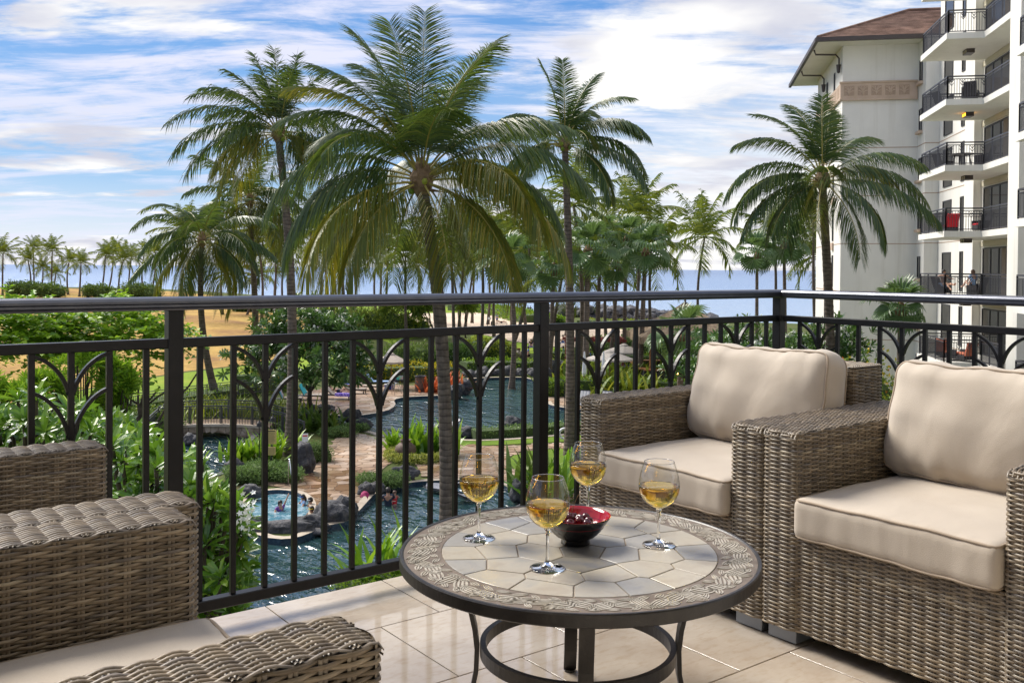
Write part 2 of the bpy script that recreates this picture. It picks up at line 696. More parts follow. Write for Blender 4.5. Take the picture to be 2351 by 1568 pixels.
w.bump(rings.outputs['Fac'], 0.45, 0.02)
M['bark'] = w.mat
M['bark_dark'] = mat_noise('dark_bark', (0.035, 0.026, 0.020), (0.10, 0.078, 0.06), 5, 0.9, 0.6, 0.02)
M['plum'] = mat_leaf('plumeria_leaf', [(0, (0.043, 0.110, 0.012)), (0.5, (0.101, 0.216, 0.020)), (0.85, (0.182, 0.324, 0.030)), (1, (0.297, 0.408, 0.050))], 0.26, 0.28, (0.22, 0.42, 0.03), 0.6)
M['plum_dark'] = mat_leaf('dark_plumeria_leaf', [(0, (0.036, 0.093, 0.022)), (0.6, (0.072, 0.158, 0.034)), (1, (0.150, 0.255, 0.054))], 0.3, 0.22, (0.14, 0.26, 0.03), 0.55)
M['lime'] = mat_leaf('bright_round_leaf', [(0, (0.067, 0.166, 0.011)), (0.5, (0.172, 0.330, 0.018)), (1, (0.359, 0.529, 0.034))], 0.42, 0.38, (0.368, 0.575, 0.034), 0.35)
M['hedge'] = mat_leaf('hedge_leaf', [(0, (0.065, 0.150, 0.010)), (0.5, (0.150, 0.282, 0.014)), (1, (0.325, 0.432, 0.030))], 0.42, 0.3, (0.30, 0.46, 0.03), 0.35)
M['bushy'] = mat_leaf('bush_leaf', [(0, (0.042, 0.093, 0.017)), (0.5, (0.104, 0.188, 0.029)), (1, (0.240, 0.315, 0.048))], 0.45, 0.25, (0.20, 0.30, 0.04), 0.35)
M['ground_cover'] = mat_leaf('grey_green_leaf', [(0, (0.072, 0.143, 0.039)), (0.5, (0.143, 0.240, 0.066)), (1, (0.273, 0.390, 0.121))], 0.5, 0.25, (0.22, 0.34, 0.08), 0.3)
M['variegated'] = mat_leaf('yellow_green_leaf', [(0, (0.13, 0.19, 0.03)), (0.4, (0.30, 0.36, 0.06)), (1, (0.60, 0.58, 0.20))], 0.45, 0.3, (0.5, 0.5, 0.08), 0.35)
M['yellow'] = mat_leaf('yellow_croton_leaf', [(0, (0.07, 0.15, 0.012)), (0.45, (0.28, 0.31, 0.02)), (1, (0.75, 0.50, 0.02))], 0.45, 0.3, (0.6, 0.5, 0.02), 0.35)
M['orange'] = mat_leaf('orange_bromeliad_leaf', [(0, (0.34, 0.06, 0.025)), (0.5, (0.56, 0.14, 0.05)), (1, (0.70, 0.32, 0.13))], 0.4, 0.3, (0.8, 0.2, 0.05), 0.4)
M['redbush'] = mat_leaf('mixed_bush_leaf', [(0, (0.042, 0.105, 0.013)), (0.5, (0.140, 0.238, 0.022)), (0.85, (0.336, 0.350, 0.033)), (0.93, (0.700, 0.476, 0.033)), (1, (0.700, 0.070, 0.022))], 0.45, 0.25, (0.3, 0.35, 0.04), 0.35)
M['strap'] = mat_leaf('strap_leaf', [(0, (0.065, 0.168, 0.012)), (0.5, (0.156, 0.324, 0.018)), (1, (0.351, 0.504, 0.040))], 0.34, 0.3, (0.35, 0.55, 0.03), 0.5)
M['ferny'] = mat_leaf('ochre_green_leaf', [(0, (0.078, 0.156, 0.014)), (0.5, (0.195, 0.299, 0.022)), (1, (0.429, 0.429, 0.050))], 0.42, 0.3, (0.42, 0.42, 0.04), 0.4)
M['pandanus'] = mat_leaf('pandanus_leaf', [(0, (0.090, 0.165, 0.030)), (0.6, (0.180, 0.285, 0.048)), (1, (0.390, 0.420, 0.072))], 0.45, 0.3, (0.3, 0.36, 0.05), 0.35)
M['petal'] = mat_plain('white_petal', (0.82, 0.82, 0.74), 0.5)
M['orange_bit'] = mat_plain('orange_fruit', (0.55, 0.20, 0.02), 0.6)

# ground
def mat_ground(name, stops, scale, bump=0.5, bd=0.05, stretch=(1, 1, 1), rough=0.95, fine=8, fstops=None):
    w = NT(name)
    v = w.coords(stretch, 'World')
    f = w.noise(v, scale, 8, 0.62, 0.3)
    c = w.ramp(f, stops)
    f2 = w.noise(w.coords((1, 1, 1), 'World'), fine, 6, 0.7)
    c = w.mixc(1.0, c, w.ramp(f2, fstops or [(0.3, (0.70, 0.70, 0.70)), (0.7, (1.2, 1.2, 1.2))]), 'MULTIPLY')
    w.col(c)
    w.set(Roughness=rough)
    w.b.inputs['Specular IOR Level'].default_value = 0.15
    w.bump(f2, bump, bd)
    return w.mat
M['soil'] = mat_ground('planted_soil', [(0.3, (0.05, 0.075, 0.02)), (0.55, (0.09, 0.11, 0.03)), (0.75, (0.10, 0.07, 0.04))], 0.35)
M['dry'] = mat_ground('dry_golden_grass', [(0.32, (0.20, 0.105, 0.060)), (0.42, (0.36, 0.215, 0.070)), (0.56, (0.46, 0.30, 0.088)), (0.70, (0.36, 0.275, 0.085))], 0.06, 0.8, 0.3, (1.6, 0.7, 1), fine=1.1)
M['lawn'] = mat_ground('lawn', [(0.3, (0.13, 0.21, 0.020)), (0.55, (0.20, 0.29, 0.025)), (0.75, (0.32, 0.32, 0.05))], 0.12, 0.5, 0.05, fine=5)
M['lawn_near'] = mat_ground('near_lawn', [(0.3, (0.09, 0.16, 0.018)), (0.6, (0.14, 0.22, 0.024)), (0.8, (0.23, 0.19, 0.07))], 0.35, 0.5, 0.03, fine=14)  # darker grass with brown patches for the lawns by the pools
M['sand'] = mat_ground('beach_sand', [(0.3, (0.56, 0.44, 0.33)), (0.7, (0.66, 0.54, 0.42))], 0.15, 0.4, 0.05, fine=3, fstops=[(0.3, (0.93, 0.93, 0.93)), (0.7, (1.05, 1.05, 1.05))])
M['path'] = mat_ground('pale_path', [(0.3, (0.42, 0.39, 0.36)), (0.7, (0.50, 0.47, 0.44))], 0.4, 0.2, 0.01)
w = NT('flagstone')
v = w.coords((1, 1, 1), 'World')
c = w.ramp(w.objrand(), [(0, (0.27, 0.165, 0.095)), (0.35, (0.36, 0.245, 0.155)), (0.7, (0.42, 0.315, 0.225)), (1, (0.46, 0.37, 0.29))])
c = w.mixc(0.9, c, w.ramp(w.noise(v, 1.1, 6), [(0.35, (0.62, 0.58, 0.55)), (0.65, (1.15, 1.1, 1.08))]), 'MULTIPLY')
w.col(c)
wet = w.noise(v, 0.33, 4)
w.l(w.ramp(wet, [(0.42, (0.75,) * 3), (0.56, (0.22,) * 3)]), w.b.inputs['Roughness'])
w.bump(w.noise(v, 9, 5), 0.3, 0.02)
M['flag'] = w.mat
w = NT('flagstone_wet')
c = w.ramp(w.objrand(), [(0, (0.20, 0.11, 0.06)), (1, (0.34, 0.23, 0.15))])
w.col(c)
w.set(Roughness=0.06)
w.bump(w.noise(w.coords((1, 1, 1), 'World'), 2, 3), 0.15, 0.02)
M['flag_wet'] = w.mat
M['mortar'] = mat_ground('flagstone_mortar', [(0.3, (0.24, 0.17, 0.12)), (0.7, (0.34, 0.26, 0.19))], 0.5, 0.3, 0.01)
M['curb'] = mat_noise('pool_kerb', (0.40, 0.33, 0.25), (0.50, 0.43, 0.34), 3, 0.6, 0.2, kind='World')
M['tile_dark'] = mat_noise('dark_pool_tile', (0.015, 0.03, 0.06), (0.04, 0.07, 0.10), 8, 0.2, 0.1, kind='World')
w = NT('lava_rock')
v = w.coords((1, 1, 1), 'World')
f = w.noise(v, 3.2, 10, 0.75, 0.4)
c = w.ramp(f, [(0.34, (0.018, 0.019, 0.025)), (0.48, (0.050, 0.052, 0.062)), (0.60, (0.12, 0.115, 0.115)), (0.72, (0.13, 0.08, 0.055))])
w.col(c)
w.set(Roughness=0.65)
w.bump(w.noise(v, 6, 8, 0.72), 0.9, 0.12)
M['rock'] = w.mat
M['rock_pale'] = mat_noise('bridge_stone', (0.34, 0.25, 0.17), (0.52, 0.42, 0.32), 3, 0.85, 0.6, 0.02, kind='World', objvar=0.35)


def mat_water(name, deep, shallow, scale, bump, dist, rough=0.03, stretch=(1, 1, 1), rot=0.0, spec=0.5, foam=0.0):
    w = NT(name)
    v = w.coords(stretch, 'World', (0, 0, rot))
    f = w.noise(w.coords((1, 1, 1), 'World'), 0.16, 4)
    c = w.ramp(f, [(0.35, deep), (0.65, shallow)])
    n1 = w.noise(v, scale, 3, 0.5, 0.6)
    n2 = w.noise(v, scale * 2.7, 3, 0.5, 0.3)
    h = w.math('ADD', w.math('MULTIPLY', n1, 0.7), w.math('MULTIPLY', n2, 0.3))
    if foam:
        fo = w.noise(w.coords((1, 1, 1), 'World'), 2.3, 7, 0.75, 1.2)
        c = w.mixc(w.ramp(fo, [(0.46, (0, 0, 0)), (0.66, (foam,) * 3)]), c, (0.62, 0.74, 0.80))
    w.col(c)
    w.set(Roughness=rough, IOR=1.95)
    w.b.inputs['Specular IOR Level'].default_value = spec
    w.bump(h, bump, dist)
    return w.mat
M['water'] = mat_water('pool_water', (0.013, 0.040, 0.043), (0.032, 0.075, 0.075), 0.70, 1.0, 0.36, rot=-YAW, stretch=(1.7, 0.8, 1), spec=0.6)
M['river'] = mat_water('river_water', (0.005, 0.024, 0.030), (0.012, 0.042, 0.044), 0.9, 1.0, 0.34, rot=-YAW, stretch=(1.7, 0.8, 1), spec=0.6)
M['spa'] = mat_water('spa_water', (0.045, 0.16, 0.22), (0.08, 0.24, 0.31), 3.2, 0.9, 0.10, foam=0.75)
w = NT('sea_water')
v = w.coords((0.05, 0.05, 1), 'World')
gd = w.n('ShaderNodeNewGeometry')
cd = w.n('ShaderNodeVectorMath', operation='LENGTH')
w.l(gd.outputs['Position'], cd.inputs[0])
dd = w.math('MULTIPLY', cd.outputs['Value'], 1 / 2600.0)
c = w.ramp(dd, [(0.05, (0.27, 0.37, 0.50)), (0.25, (0.15, 0.25, 0.42)), (1.0, (0.09, 0.17, 0.33))])
w.col(c)
w.set(Roughness=0.28)
w.b.inputs['Specular IOR Level'].default_value = 0.45
h = w.noise(w.coords((1, 1, 1), 'World'), 0.35, 7, 0.65, 0.5)
w.bump(h, 0.8, 1.4)
M['sea'] = w.mat

# building
def mat_stucco(name, c):
    w = NT(name)
    v = w.coords((1, 1, 1), 'World')
    a = w.ramp(w.noise(v, 0.6, 6), [(0.35, tuple(x * 0.93 for x in c)), (0.65, c)])
    st = w.noise(w.coords((2.2, 2.2, 0.10), 'World'), 1.0, 7, 0.7)
    w.col(w.mixc(1.0, a, w.ramp(st, [(0.30, (0.90, 0.89, 0.87)), (0.48, (1, 1, 1))]), 'MULTIPLY'))
    w.set(Roughness=0.9)
    w.bump(w.noise(v, 40, 5), 0.25, 0.01)
    return w.mat
M['stucco'] = mat_stucco('white_stucco', (0.77, 0.755, 0.70))
M['stucco_cream'] = mat_stucco('cream_stucco', (0.56, 0.52, 0.40))
M['frieze'] = mat_noise('tan_frieze', (0.50, 0.38, 0.28), (0.56, 0.43, 0.33), 2, 0.85, 0.2, kind='World')
M['frieze_dark'] = mat_plain('tan_recess_shade', (0.42, 0.31, 0.23), 0.9)  # recess shade put into a darker tan for raised panels and joint strips
M['roof_tile'] = mat_noise('brown_roof_tile', (0.13, 0.075, 0.052), (0.27, 0.165, 0.12), 1.4, 0.85, 0.5, 0.05, 12, kind='World', objvar=0.3)
M['gutter'] = mat_plain('dark_gutter', (0.055, 0.042, 0.038), 0.5)
M['bldg_rail'] = mat_plain('grey_balcony_railing', (0.055, 0.055, 0.065), 0.4)
w = NT('dark_window_glass')
w.col(w.ramp(w.noise(w.coords((1, 1, 1), 'World'), 0.6, 3), [(0.4, (0.010, 0.010, 0.012)), (0.65, (0.040, 0.036, 0.032))]))
w.set(Roughness=0.06)
w.b.inputs['Specular IOR Level'].default_value = 0.6
M['win'] = w.mat
M['frame'] = mat_plain('dark_window_frame', (0.045, 0.045, 0.052), 0.5)
M['curtain'] = mat_plain('beige_curtain', (0.26, 0.21, 0.16), 0.9)
M['lamp_off'] = mat_plain('amber_lamp_glass', (0.30, 0.26, 0.14), 0.3)
M['lamp_on'] = mat_plain('lit_amber_lamp', (0.8, 0.4, 0.05), 0.4, emit=(1.0, 0.42, 0.03), estr=1.6)
M['flame'] = mat_plain('small_flame', (0.9, 0.5, 0.1), 0.5, emit=(1.0, 0.55, 0.12), estr=6)
M['dark_wicker'] = mat_plain('dark_outdoor_furniture', (0.028, 0.026, 0.030), 0.7)
M['red_cloth'] = mat_plain('red_cushion_cloth', (0.50, 0.012, 0.025), 0.8)
M['terracotta_cloth'] = mat_plain('terracotta_cushion_cloth', (0.46, 0.13, 0.07), 0.8)
M['thatch'] = mat_noise('thatch', (0.19, 0.135, 0.085), (0.40, 0.30, 0.20), 3, 0.95, 0.9, 0.06, 16, kind='World', stretch=(1, 1, 0.25))
M['wood'] = mat_noise('reddish_wood', (0.22, 0.085, 0.03), (0.38, 0.17, 0.06), 6, 0.6, 0.2)
M['wood_dark'] = mat_noise('dark_red_wood', (0.20, 0.03, 0.025), (0.28, 0.05, 0.04), 6, 0.6, 0.2)
M['canvas'] = mat_plain('beige_canvas', (0.47, 0.40, 0.33), 0.85)
M['canvas_grey'] = mat_plain('greyish_canvas', (0.42, 0.38, 0.34), 0.85)
M['steel'] = mat_plain('brushed_steel', (0.55, 0.57, 0.60), 0.25, 0.9)
M['torch'] = mat_plain('black_torch_metal', (0.012, 0.012, 0.013), 0.5)
M['sign'] = mat_plain('yellow_sign_board', (0.55, 0.42, 0.16), 0.6)
M['sign_ink'] = mat_plain('grey_sign_print', (0.14, 0.11, 0.06), 0.7)
M['clay'] = mat_noise('brown_clay_pot', (0.08, 0.05, 0.035), (0.15, 0.10, 0.075), 5, 0.7, 0.3, 0.01)
M['white'] = mat_plain('white_paint', (0.75, 0.76, 0.78), 0.5)
M['blue_plastic'] = mat_plain('blue_plastic', (0.02, 0.03, 0.30), 0.35)
M['blue_cloth'] = mat_plain('blue_cloth', (0.03, 0.14, 0.48), 0.8)
M['magenta'] = mat_plain('magenta_cloth', (0.30, 0.02, 0.10), 0.8)
M['lei_white'] = mat_plain('white_cloth', (0.72, 0.74, 0.80), 0.8)
M['black_cloth'] = mat_plain('black_cloth', (0.015, 0.016, 0.022), 0.8)
M['navy'] = mat_plain('navy_swimsuit', (0.012, 0.02, 0.045), 0.5)
M['red_suit'] = mat_plain('red_swimsuit', (0.60, 0.015, 0.03), 0.6)
M['purple_suit'] = mat_plain('purple_swimsuit', (0.16, 0.05, 0.30), 0.5)
M['pink'] = mat_plain('pink_cloth', (0.65, 0.06, 0.22), 0.8)
M['teal_cloth'] = mat_plain('teal_towel', (0.05, 0.48, 0.55), 0.85)
M['lightblue'] = mat_plain('light_blue_cloth', (0.30, 0.45, 0.70), 0.8)
M['skin'] = mat_noise('skin', (0.42, 0.225, 0.145), (0.50, 0.28, 0.19), 4, 0.5, 0.0)
M['skin_pale'] = mat_noise('pale_skin', (0.52, 0.32, 0.235), (0.60, 0.38, 0.29), 4, 0.5, 0.0)
M['skin_dark'] = mat_noise('tanned_skin', (0.26, 0.125, 0.075), (0.33, 0.17, 0.10), 4, 0.5, 0.0)
M['hair'] = mat_plain('dark_hair', (0.018, 0.012, 0.010), 0.45)
M['hair_brown'] = mat_plain('brown_hair', (0.10, 0.05, 0.03), 0.5)
M['eye'] = mat_plain('eye', (0.02, 0.02, 0.02), 0.2)
M['yellow_plastic'] = mat_plain('yellow_plastic', (0.70, 0.55, 0.02), 0.4)


def mat_stripes(name, cols, axis=0, scale=6.0):
    w = NT(name)
    tc_ = w.n('ShaderNodeTexCoord')
    sp = w.n('ShaderNodeSeparateXYZ')
    w.l(tc_.outputs['Object'], sp.inputs[0])
    f = w.math('FRACT', w.math('MULTIPLY', sp.outputs[axis], scale))
    x = w.n('ShaderNodeValToRGB')
    x.color_ramp.interpolation = 'CONSTANT'
    e = x.color_ramp.elements
    while len(e) < len(cols):
        e.new(0.5)
    for i, (el, c_) in enumerate(zip(e, cols)):
        el.position = i / len(cols)
        el.color = (*c_, 1)
    w.l(f, x.inputs[0])
    w.col(x.outputs[0])
    w.set(Roughness=0.85)
    return w.mat


M['stripe_towel'] = mat_stripes('rainbow_striped_towel', [(0.6, 0.6, 0.6), (0.03, 0.35, 0.5), (0.6, 0.05, 0.1), (0.55, 0.55, 0.55), (0.05, 0.1, 0.4), (0.7, 0.3, 0.05), (0.1, 0.45, 0.5)], 1, 2.6)
M['stripe_sling'] = mat_stripes('grey_white_stripes', [(0.62, 0.60, 0.58), (0.30, 0.30, 0.33), (0.62, 0.60, 0.58), (0.62, 0.60, 0.58)], 1, 5.0)
w = NT('violet_patterned_towel')
f = w.noise(w.coords(), 12, 4, 0.6, 1.5)
w.col(w.ramp(f, [(0.40, (0.05, 0.02, 0.30)), (0.52, (0.14, 0.06, 0.5)), (0.6, (0.6, 0.55, 0.75)), (0.7, (0.5, 0.03, 0.2))]))
w.set(Roughness=0.9)
M['violet_towel'] = w.mat
w = NT('bright_mixed_towels')
f = w.noise(w.coords(), 6, 2, 0.5, 1.0)
w.col(w.ramp(f, [(0.40, (0.03, 0.5, 0.55)), (0.5, (0.2, 0.5, 0.1)), (0.55, (0.6, 0.6, 0.6)), (0.62, (0.55, 0.03, 0.3))]))
w.set(Roughness=0.9)
M['mixed_towel'] = w.mat

# ------------------------------------------------------------------ balcony shell
RAIL_Y, RAIL_X = 2.99, 3.99
EDGE_Y, EDGE_X = 3.07, 4.07
BX0, BY0 = -1.9, -1.3
mb = MB()
mb.box(((BX0 + EDGE_X) / 2, (BY0 + EDGE_Y) / 2, -0.157), (EDGE_X - BX0, EDGE_Y - BY0, 0.30))
floor = mb.build('balcony_floor', M['grout'], kind='structure')
TS = 0.455
tile_mesh = {}
rows = []
y1 = 3.068
rows.append((y1, 2.668))
y = 2.668
while y > BY0:
    rows.append((y, max(y - TS, BY0 + 0.002)))
    y -= TS
for ri, (ya, yb) in enumerate(rows):
    off = 1.272 if ri % 2 == 0 else 1.045
    x = off - TS * 8
    while x < EDGE_X:
        xa, xb = max(x, BX0 + 0.002), min(x + TS, EDGE_X - 0.002)
        x += TS
        if xb - xa < 0.02:
            continue
        key = (round(xb - xa, 3), round(ya - yb, 3))
        if key not in tile_mesh:
            t = MB().box((0, 0, -0.004), (key[0] - 0.0045, key[1] - 0.0045, 0.008), bev=0.0008)
            o = t.build('floor_tile', M['floor'], floor)
            tile_mesh[key] = o.data
        else:
            o = link('floor_tile', tile_mesh[key], floor)
        o.location = ((xa + xb) / 2, (ya + yb) / 2, 0.001)

# the room side of the balcony: walls behind the camera
wl_ = MB()
wl_.box(((BX0 + EDGE_X) / 2, BY0 - 0.1, 1.25), (EDGE_X - BX0, 0.2, 3.1))
wl_.box((BX0 - 0.1, (BY0 + 1.2) / 2, 1.25), (0.2, 1.2 - BY0, 3.1))
wl_.build('wall', M['stucco'], kind='structure')
MB().box(((BX0 + EDGE_X) / 2, (BY0 + 0.9) / 2, 2.90), (EDGE_X - BX0, 0.9 - BY0, 0.25)).build('ceiling', M['stucco'], kind='structure')  # unseen ceiling, cut short to shape the light on the balcony
# facade of our own building under the balcony
MB().box(((BX0 + EDGE_X) / 2 - 1, BY0 + 1.2, -4.1), (EDGE_X - BX0 + 1, 2.0, 7.55)).build('wall', M['stucco'], kind='structure')


# ------------------------------------------------------------------ balcony railing
def rail_profile(a, b, out, name, parent):
    """A handrail with a rounded top and two grooves, from a to b; out is the outward normal."""
    prof = [(-0.030, -0.042), (0.030, -0.042), (0.033, -0.036), (0.030, -0.034), (0.033, -0.031), (0.033, -0.024),
            (0.030, -0.022), (0.033, -0.020), (0.033, -0.013), (0.027, -0.005), (0.015, -0.001), (0, 0),
            (-0.015, -0.001), (-0.027, -0.005), (-0.033, -0.013), (-0.033, -0.020), (-0.030, -0.022), (-0.033, -0.024),
            (-0.033, -0.031), (-0.030, -0.034), (-0.033, -0.036)]
    m = MB()
    n = len(prof)
    vs_ = []
    for p, e in ((Vector(a), 1), (Vector(b), 1)):
        for w_, h_ in prof:
            vs_.append(p + Vector(out) * w_ + Vector((0, 0, h_)))
    fs = [(i, (i + 1) % n, n + (i + 1) % n, n + i) for i in range(n)]
    fs += [tuple(range(n - 1, -1, -1)), tuple(range(n, 2 * n))]
    m.add(vs_, fs)
    return m.build(name, M['rail_top'], parent)


def arc_piece(p0, p1, axis, wall):
    """Curved bar from the middle baluster (low) out to a side baluster (high). p = (s, z)."""
    m = MB()
    n = 9
    (s0, z0), (s1, z1) = p0, p1
    pts = []
    for i in range(n + 1):
        t = math.pi / 2 * i / n
        s = s0 + (s1 - s0) * (1 - math.cos(t))
        z = z0 + (z1 - z0) * math.sin(t)
        # blend towards a flatter bow so that it leaves the middle at an angle
        sl, zl = s0 + (s1 - s0) * i / n, z0 + (z1 - z0) * i / n
        pts.append((0.62 * s + 0.38 * sl, 0.62 * z + 0.38 * zl))
    vs_, fs = [], []
    for i, (s, z) in enumerate(pts):
        a, b = pts[max(i - 1, 0)], pts[min(i + 1, n)]
        ds, dz = b[0] - a[0], b[1] - a[1]
        L = math.hypot(ds, dz)
        ns, nz = -dz / L * 0.0055, ds / L * 0.0055
        for q, wv in ((1, -0.008), (1, 0.008), (-1, 0.008), (-1, -0.008)):
            ss, zz = s + ns * q, z + nz * q
            vs_.append((ss, wall + wv, zz) if axis == 0 else (wall + wv, ss, zz))
    for i in range(n):
        for k in range(4):
            k2 = (k + 1) % 4
            fs.append((i * 4 + k, i * 4 + k2, i * 4 + 4 + k2, i * 4 + 4 + k))
    fs += [(3, 2, 1, 0), (n * 4, n * 4 + 1, n * 4 + 2, n * 4 + 3)]
    m.add(vs_, fs)
    return m


def railing(name, label, axis, wall, s_range, posts, bars, motifs):
    root = thing(name, label, 'railing')
    P = (lambda s, z: (s, wall, z)) if axis == 0 else (lambda s, z: (wall, s, z))
    out = (0, 1, 0) if axis == 0 else (1, 0, 0)
    a, b = s_range
    rail_profile(P(a, 1.072), P(b, 1.072), out, 'handrail', root)
    for z, h, wd, nm in ((0.926, 0.030, 0.034, 'upper_rail'), (0.078, 0.036, 0.040, 'lower_rail')):
        m = MB()
        c = P((a + b) / 2, z)
        m.box(c, (abs(b - a), wd, h) if axis == 0 else (wd, abs(b - a), h), bev=0.003)
        m.build(nm, M['iron'], root)
    for i, s in enumerate(posts):
        wdt = 0.047
        MB().box(P(s, 0.515), (wdt, wdt, 1.03), bev=0.002).build('post', M['iron'], root)
    zt, zb = 0.911, 0.096
    for s in bars:
        MB().box(P(s, (zt + zb) / 2), (0.0175, 0.0175, zt - zb), bev=0.0012).build('baluster', M['iron'], root)
    for s0, sm, s1 in motifs:
        for so in (s0, s1):
            sg = 1 if so > sm else -1
            for zlo, zhi in ((0.795, 0.902), (0.668, 0.795)):
                arc_piece((sm + sg * 0.008, zlo), (so - sg * 0.0075, zhi), axis, wall).build('curved_bar', M['iron'], root)
        # small gusset where the two curves leave the middle bar
        for zz in (0.797, 0.668):
            MB().box(P(sm, zz), (0.028, 0.016, 0.034) if axis == 0 else (0.016, 0.028, 0.034), bev=0.008).build('joint', M['iron'], root)
    return root


barsA = [0.093 - 0.109 * 4, 0.093 - 0.109 * 3, 0.093 - 0.109 * 2, 0.093 - 0.109, 0.093, 0.202, 0.311, 0.420, 0.529, 0.635, 0.742, 0.85, 1.017, 1.127, 1.236, 1.342, 1.454, 1.562, 1.670, 1.782, 1.89,
         2.002, 2.113, 2.223, 2.335, 2.51, 2.623, 2.737, 2.851, 2.965, 3.078, 3.192, 3.307, 3.422, 3.538, 3.655, 3.771, 3.886]
motA = [(0.093, 0.202, 0.311), (0.529, 0.635, 0.742), (1.127, 1.236, 1.342), (1.562, 1.670, 1.782), (2.002, 2.113, 2.223), (2.623, 2.737, 2.851),
        (3.078, 3.192, 3.307), (3.538, 3.655, 3.771)]
railing('balcony_railing', 'black metal balcony railing running from the left edge of the photo to the corner post', 0, RAIL_Y, (-0.9, RAIL_X + 0.03),
        [-0.553, 0.935, 2.423, RAIL_X - 0.003], barsA, motA)
barsB = [2.865, 2.756, 2.650, 2.537, 2.427, 2.317, 2.208, 2.097, 1.985, 1.875, 1.765, 1.655] + [1.39 - 0.11 * i for i in range(8)]
motB = [(2.650, 2.756, 2.865), (2.208, 2.317, 2.427), (1.765, 1.875, 1.985)]
railing('balcony_railing', 'shorter black metal railing running right from the corner post behind the right armchair', 1, RAIL_X, (RAIL_Y - 0.034, 0.1),
        [1.50, 0.2], barsB, motB)


# ------------------------------------------------------------------ woven armchairs
def weave(path, normals, B, n_rows, pitch=0.0064, s=0.041, amp=0.0042, rb=0.0034, rn=0.0030, segs=4, stakes=True, seed=0, phase=0):
    """Basket weave over a surface swept along `path` (dense polyline), rows stacked along B."""
    path = np.asarray(path, float)
    normals = np.asarray(normals, float)
    B = np.asarray(B, float)
    d = np.r_[0, np.cumsum(np.linalg.norm(np.diff(path, axis=0), axis=1))]
    L = d[-1]
    ns = max(1, round(L / s))
    s = L / ns
    t = np.linspace(0, L, ns * segs + 1)
    P = np.stack([np.interp(t, d, path[:, k]) for k in range(3)], 1)
    N = np.stack([np.interp(t, d, normals[:, k]) for k in range(3)], 1)
    N /= np.linalg.norm(N, axis=1)[:, None]
    rng = np.random.default_rng(seed)
    rows_ = np.arange(n_rows)
    wob = amp * np.cos(np.pi * t[None, :] / s + np.pi * (rows_[:, None] + phase))
    wob = wob + rng.normal(0, 0.00025, (n_rows, 1))
    yb = (rows_[:, None] + 0.5) * pitch + rng.normal(0, 0.00022, (n_rows, len(t)))
    ctr = P[None] + B * yb[..., None] + N[None] * wob[..., None]
    ang = np.radians([-88, -32, 32, 88])
    ring = np.sin(ang)[:, None, None] * B * rb
    V = ctr[:, :, None, :] + (np.sin(ang) * rb)[None, None, :, None] * B + (np.cos(ang) * rn)[None, None, :, None] * N[None, :, None, :]
    nt = len(t)
    V = V.reshape(-1, 3)
    idx = np.arange(n_rows * nt * 4).reshape(n_rows, nt, 4)
    a = idx[:, :-1, :-1].ravel(); b = idx[:, 1:, :-1].ravel(); c = idx[:, 1:, 1:].ravel(); e = idx[:, :-1, 1:].ravel()
    F = np.stack([a, b, c, e], 1)
    # make faces point along N
    n0 = np.cross(V[F[0, 1]] - V[F[0, 0]], V[F[0, 2]] - V[F[0, 0]])
    if np.dot(n0, N[0]) < 0:
        F = F[:, ::-1]
    Vs, Fs = [V], [F]
    base = len(V)
    if stakes:
        H = n_rows * pitch
        for j in range(ns + 1):
            ti = j * segs
            T = P[min(ti + 1, nt - 1)] - P[max(ti - 1, 0)]
            T /= np.linalg.norm(T)
            zz = np.linspace(0, H, 3)
            for sgn in (-1, 1):
                c0 = P[ti] + T * sgn * 0.0036
                pts = []
                for q in zz:
                    for an in (-80, 0, 80):
                        an = math.radians(an)
                        pts.append(c0 + B * q + T * math.sin(an) * 0.0034 + N[ti] * math.cos(an) * 0.0028)
                pts = np.array(pts)
                f = []
                for r_ in range(2):
                    for k in range(2):
                        f.append((base + r_ * 3 + k, base + r_ * 3 + k + 1, base + r_ * 3 + 4 + k, base + r_ * 3 + 3 + k))
                Vs.append(pts)
                Fs.append(np.array(f))
                base += len(pts)
    return np.concatenate(Vs), np.concatenate(Fs)


def round_rect(x0, x1, y0, y1, r, z, n=5, gap=None):
    pts, nr = [], []
    for cx0, cy0, a0 in ((x1 - r, y1 - r, 0), (x0 + r, y1 - r, 90), (x0 + r, y0 + r, 180), (x1 - r, y0 + r, 270)):
        for i in range(n + 1):
            a = math.radians(a0 + 90 * i / n)
            pts.append((cx0 + r * math.cos(a), cy0 + r * math.sin(a), z))
            nr.append((math.cos(a), math.sin(a), 0))
    pts.append(pts[0]); nr.append(nr[0])
    return pts, nr


def merge_np(parts_):
    Vs, Fs, b = [], [], 0
    for V, F in parts_:
        Vs.append(V); Fs.append(F + b); b += len(V)
    return np.concatenate(Vs), np.concatenate(Fs)


CW, CA, CD = 0.88, 0.125, 0.90     # chair width, arm width, depth
ARM_H, BACK_H = 0.665, 0.805


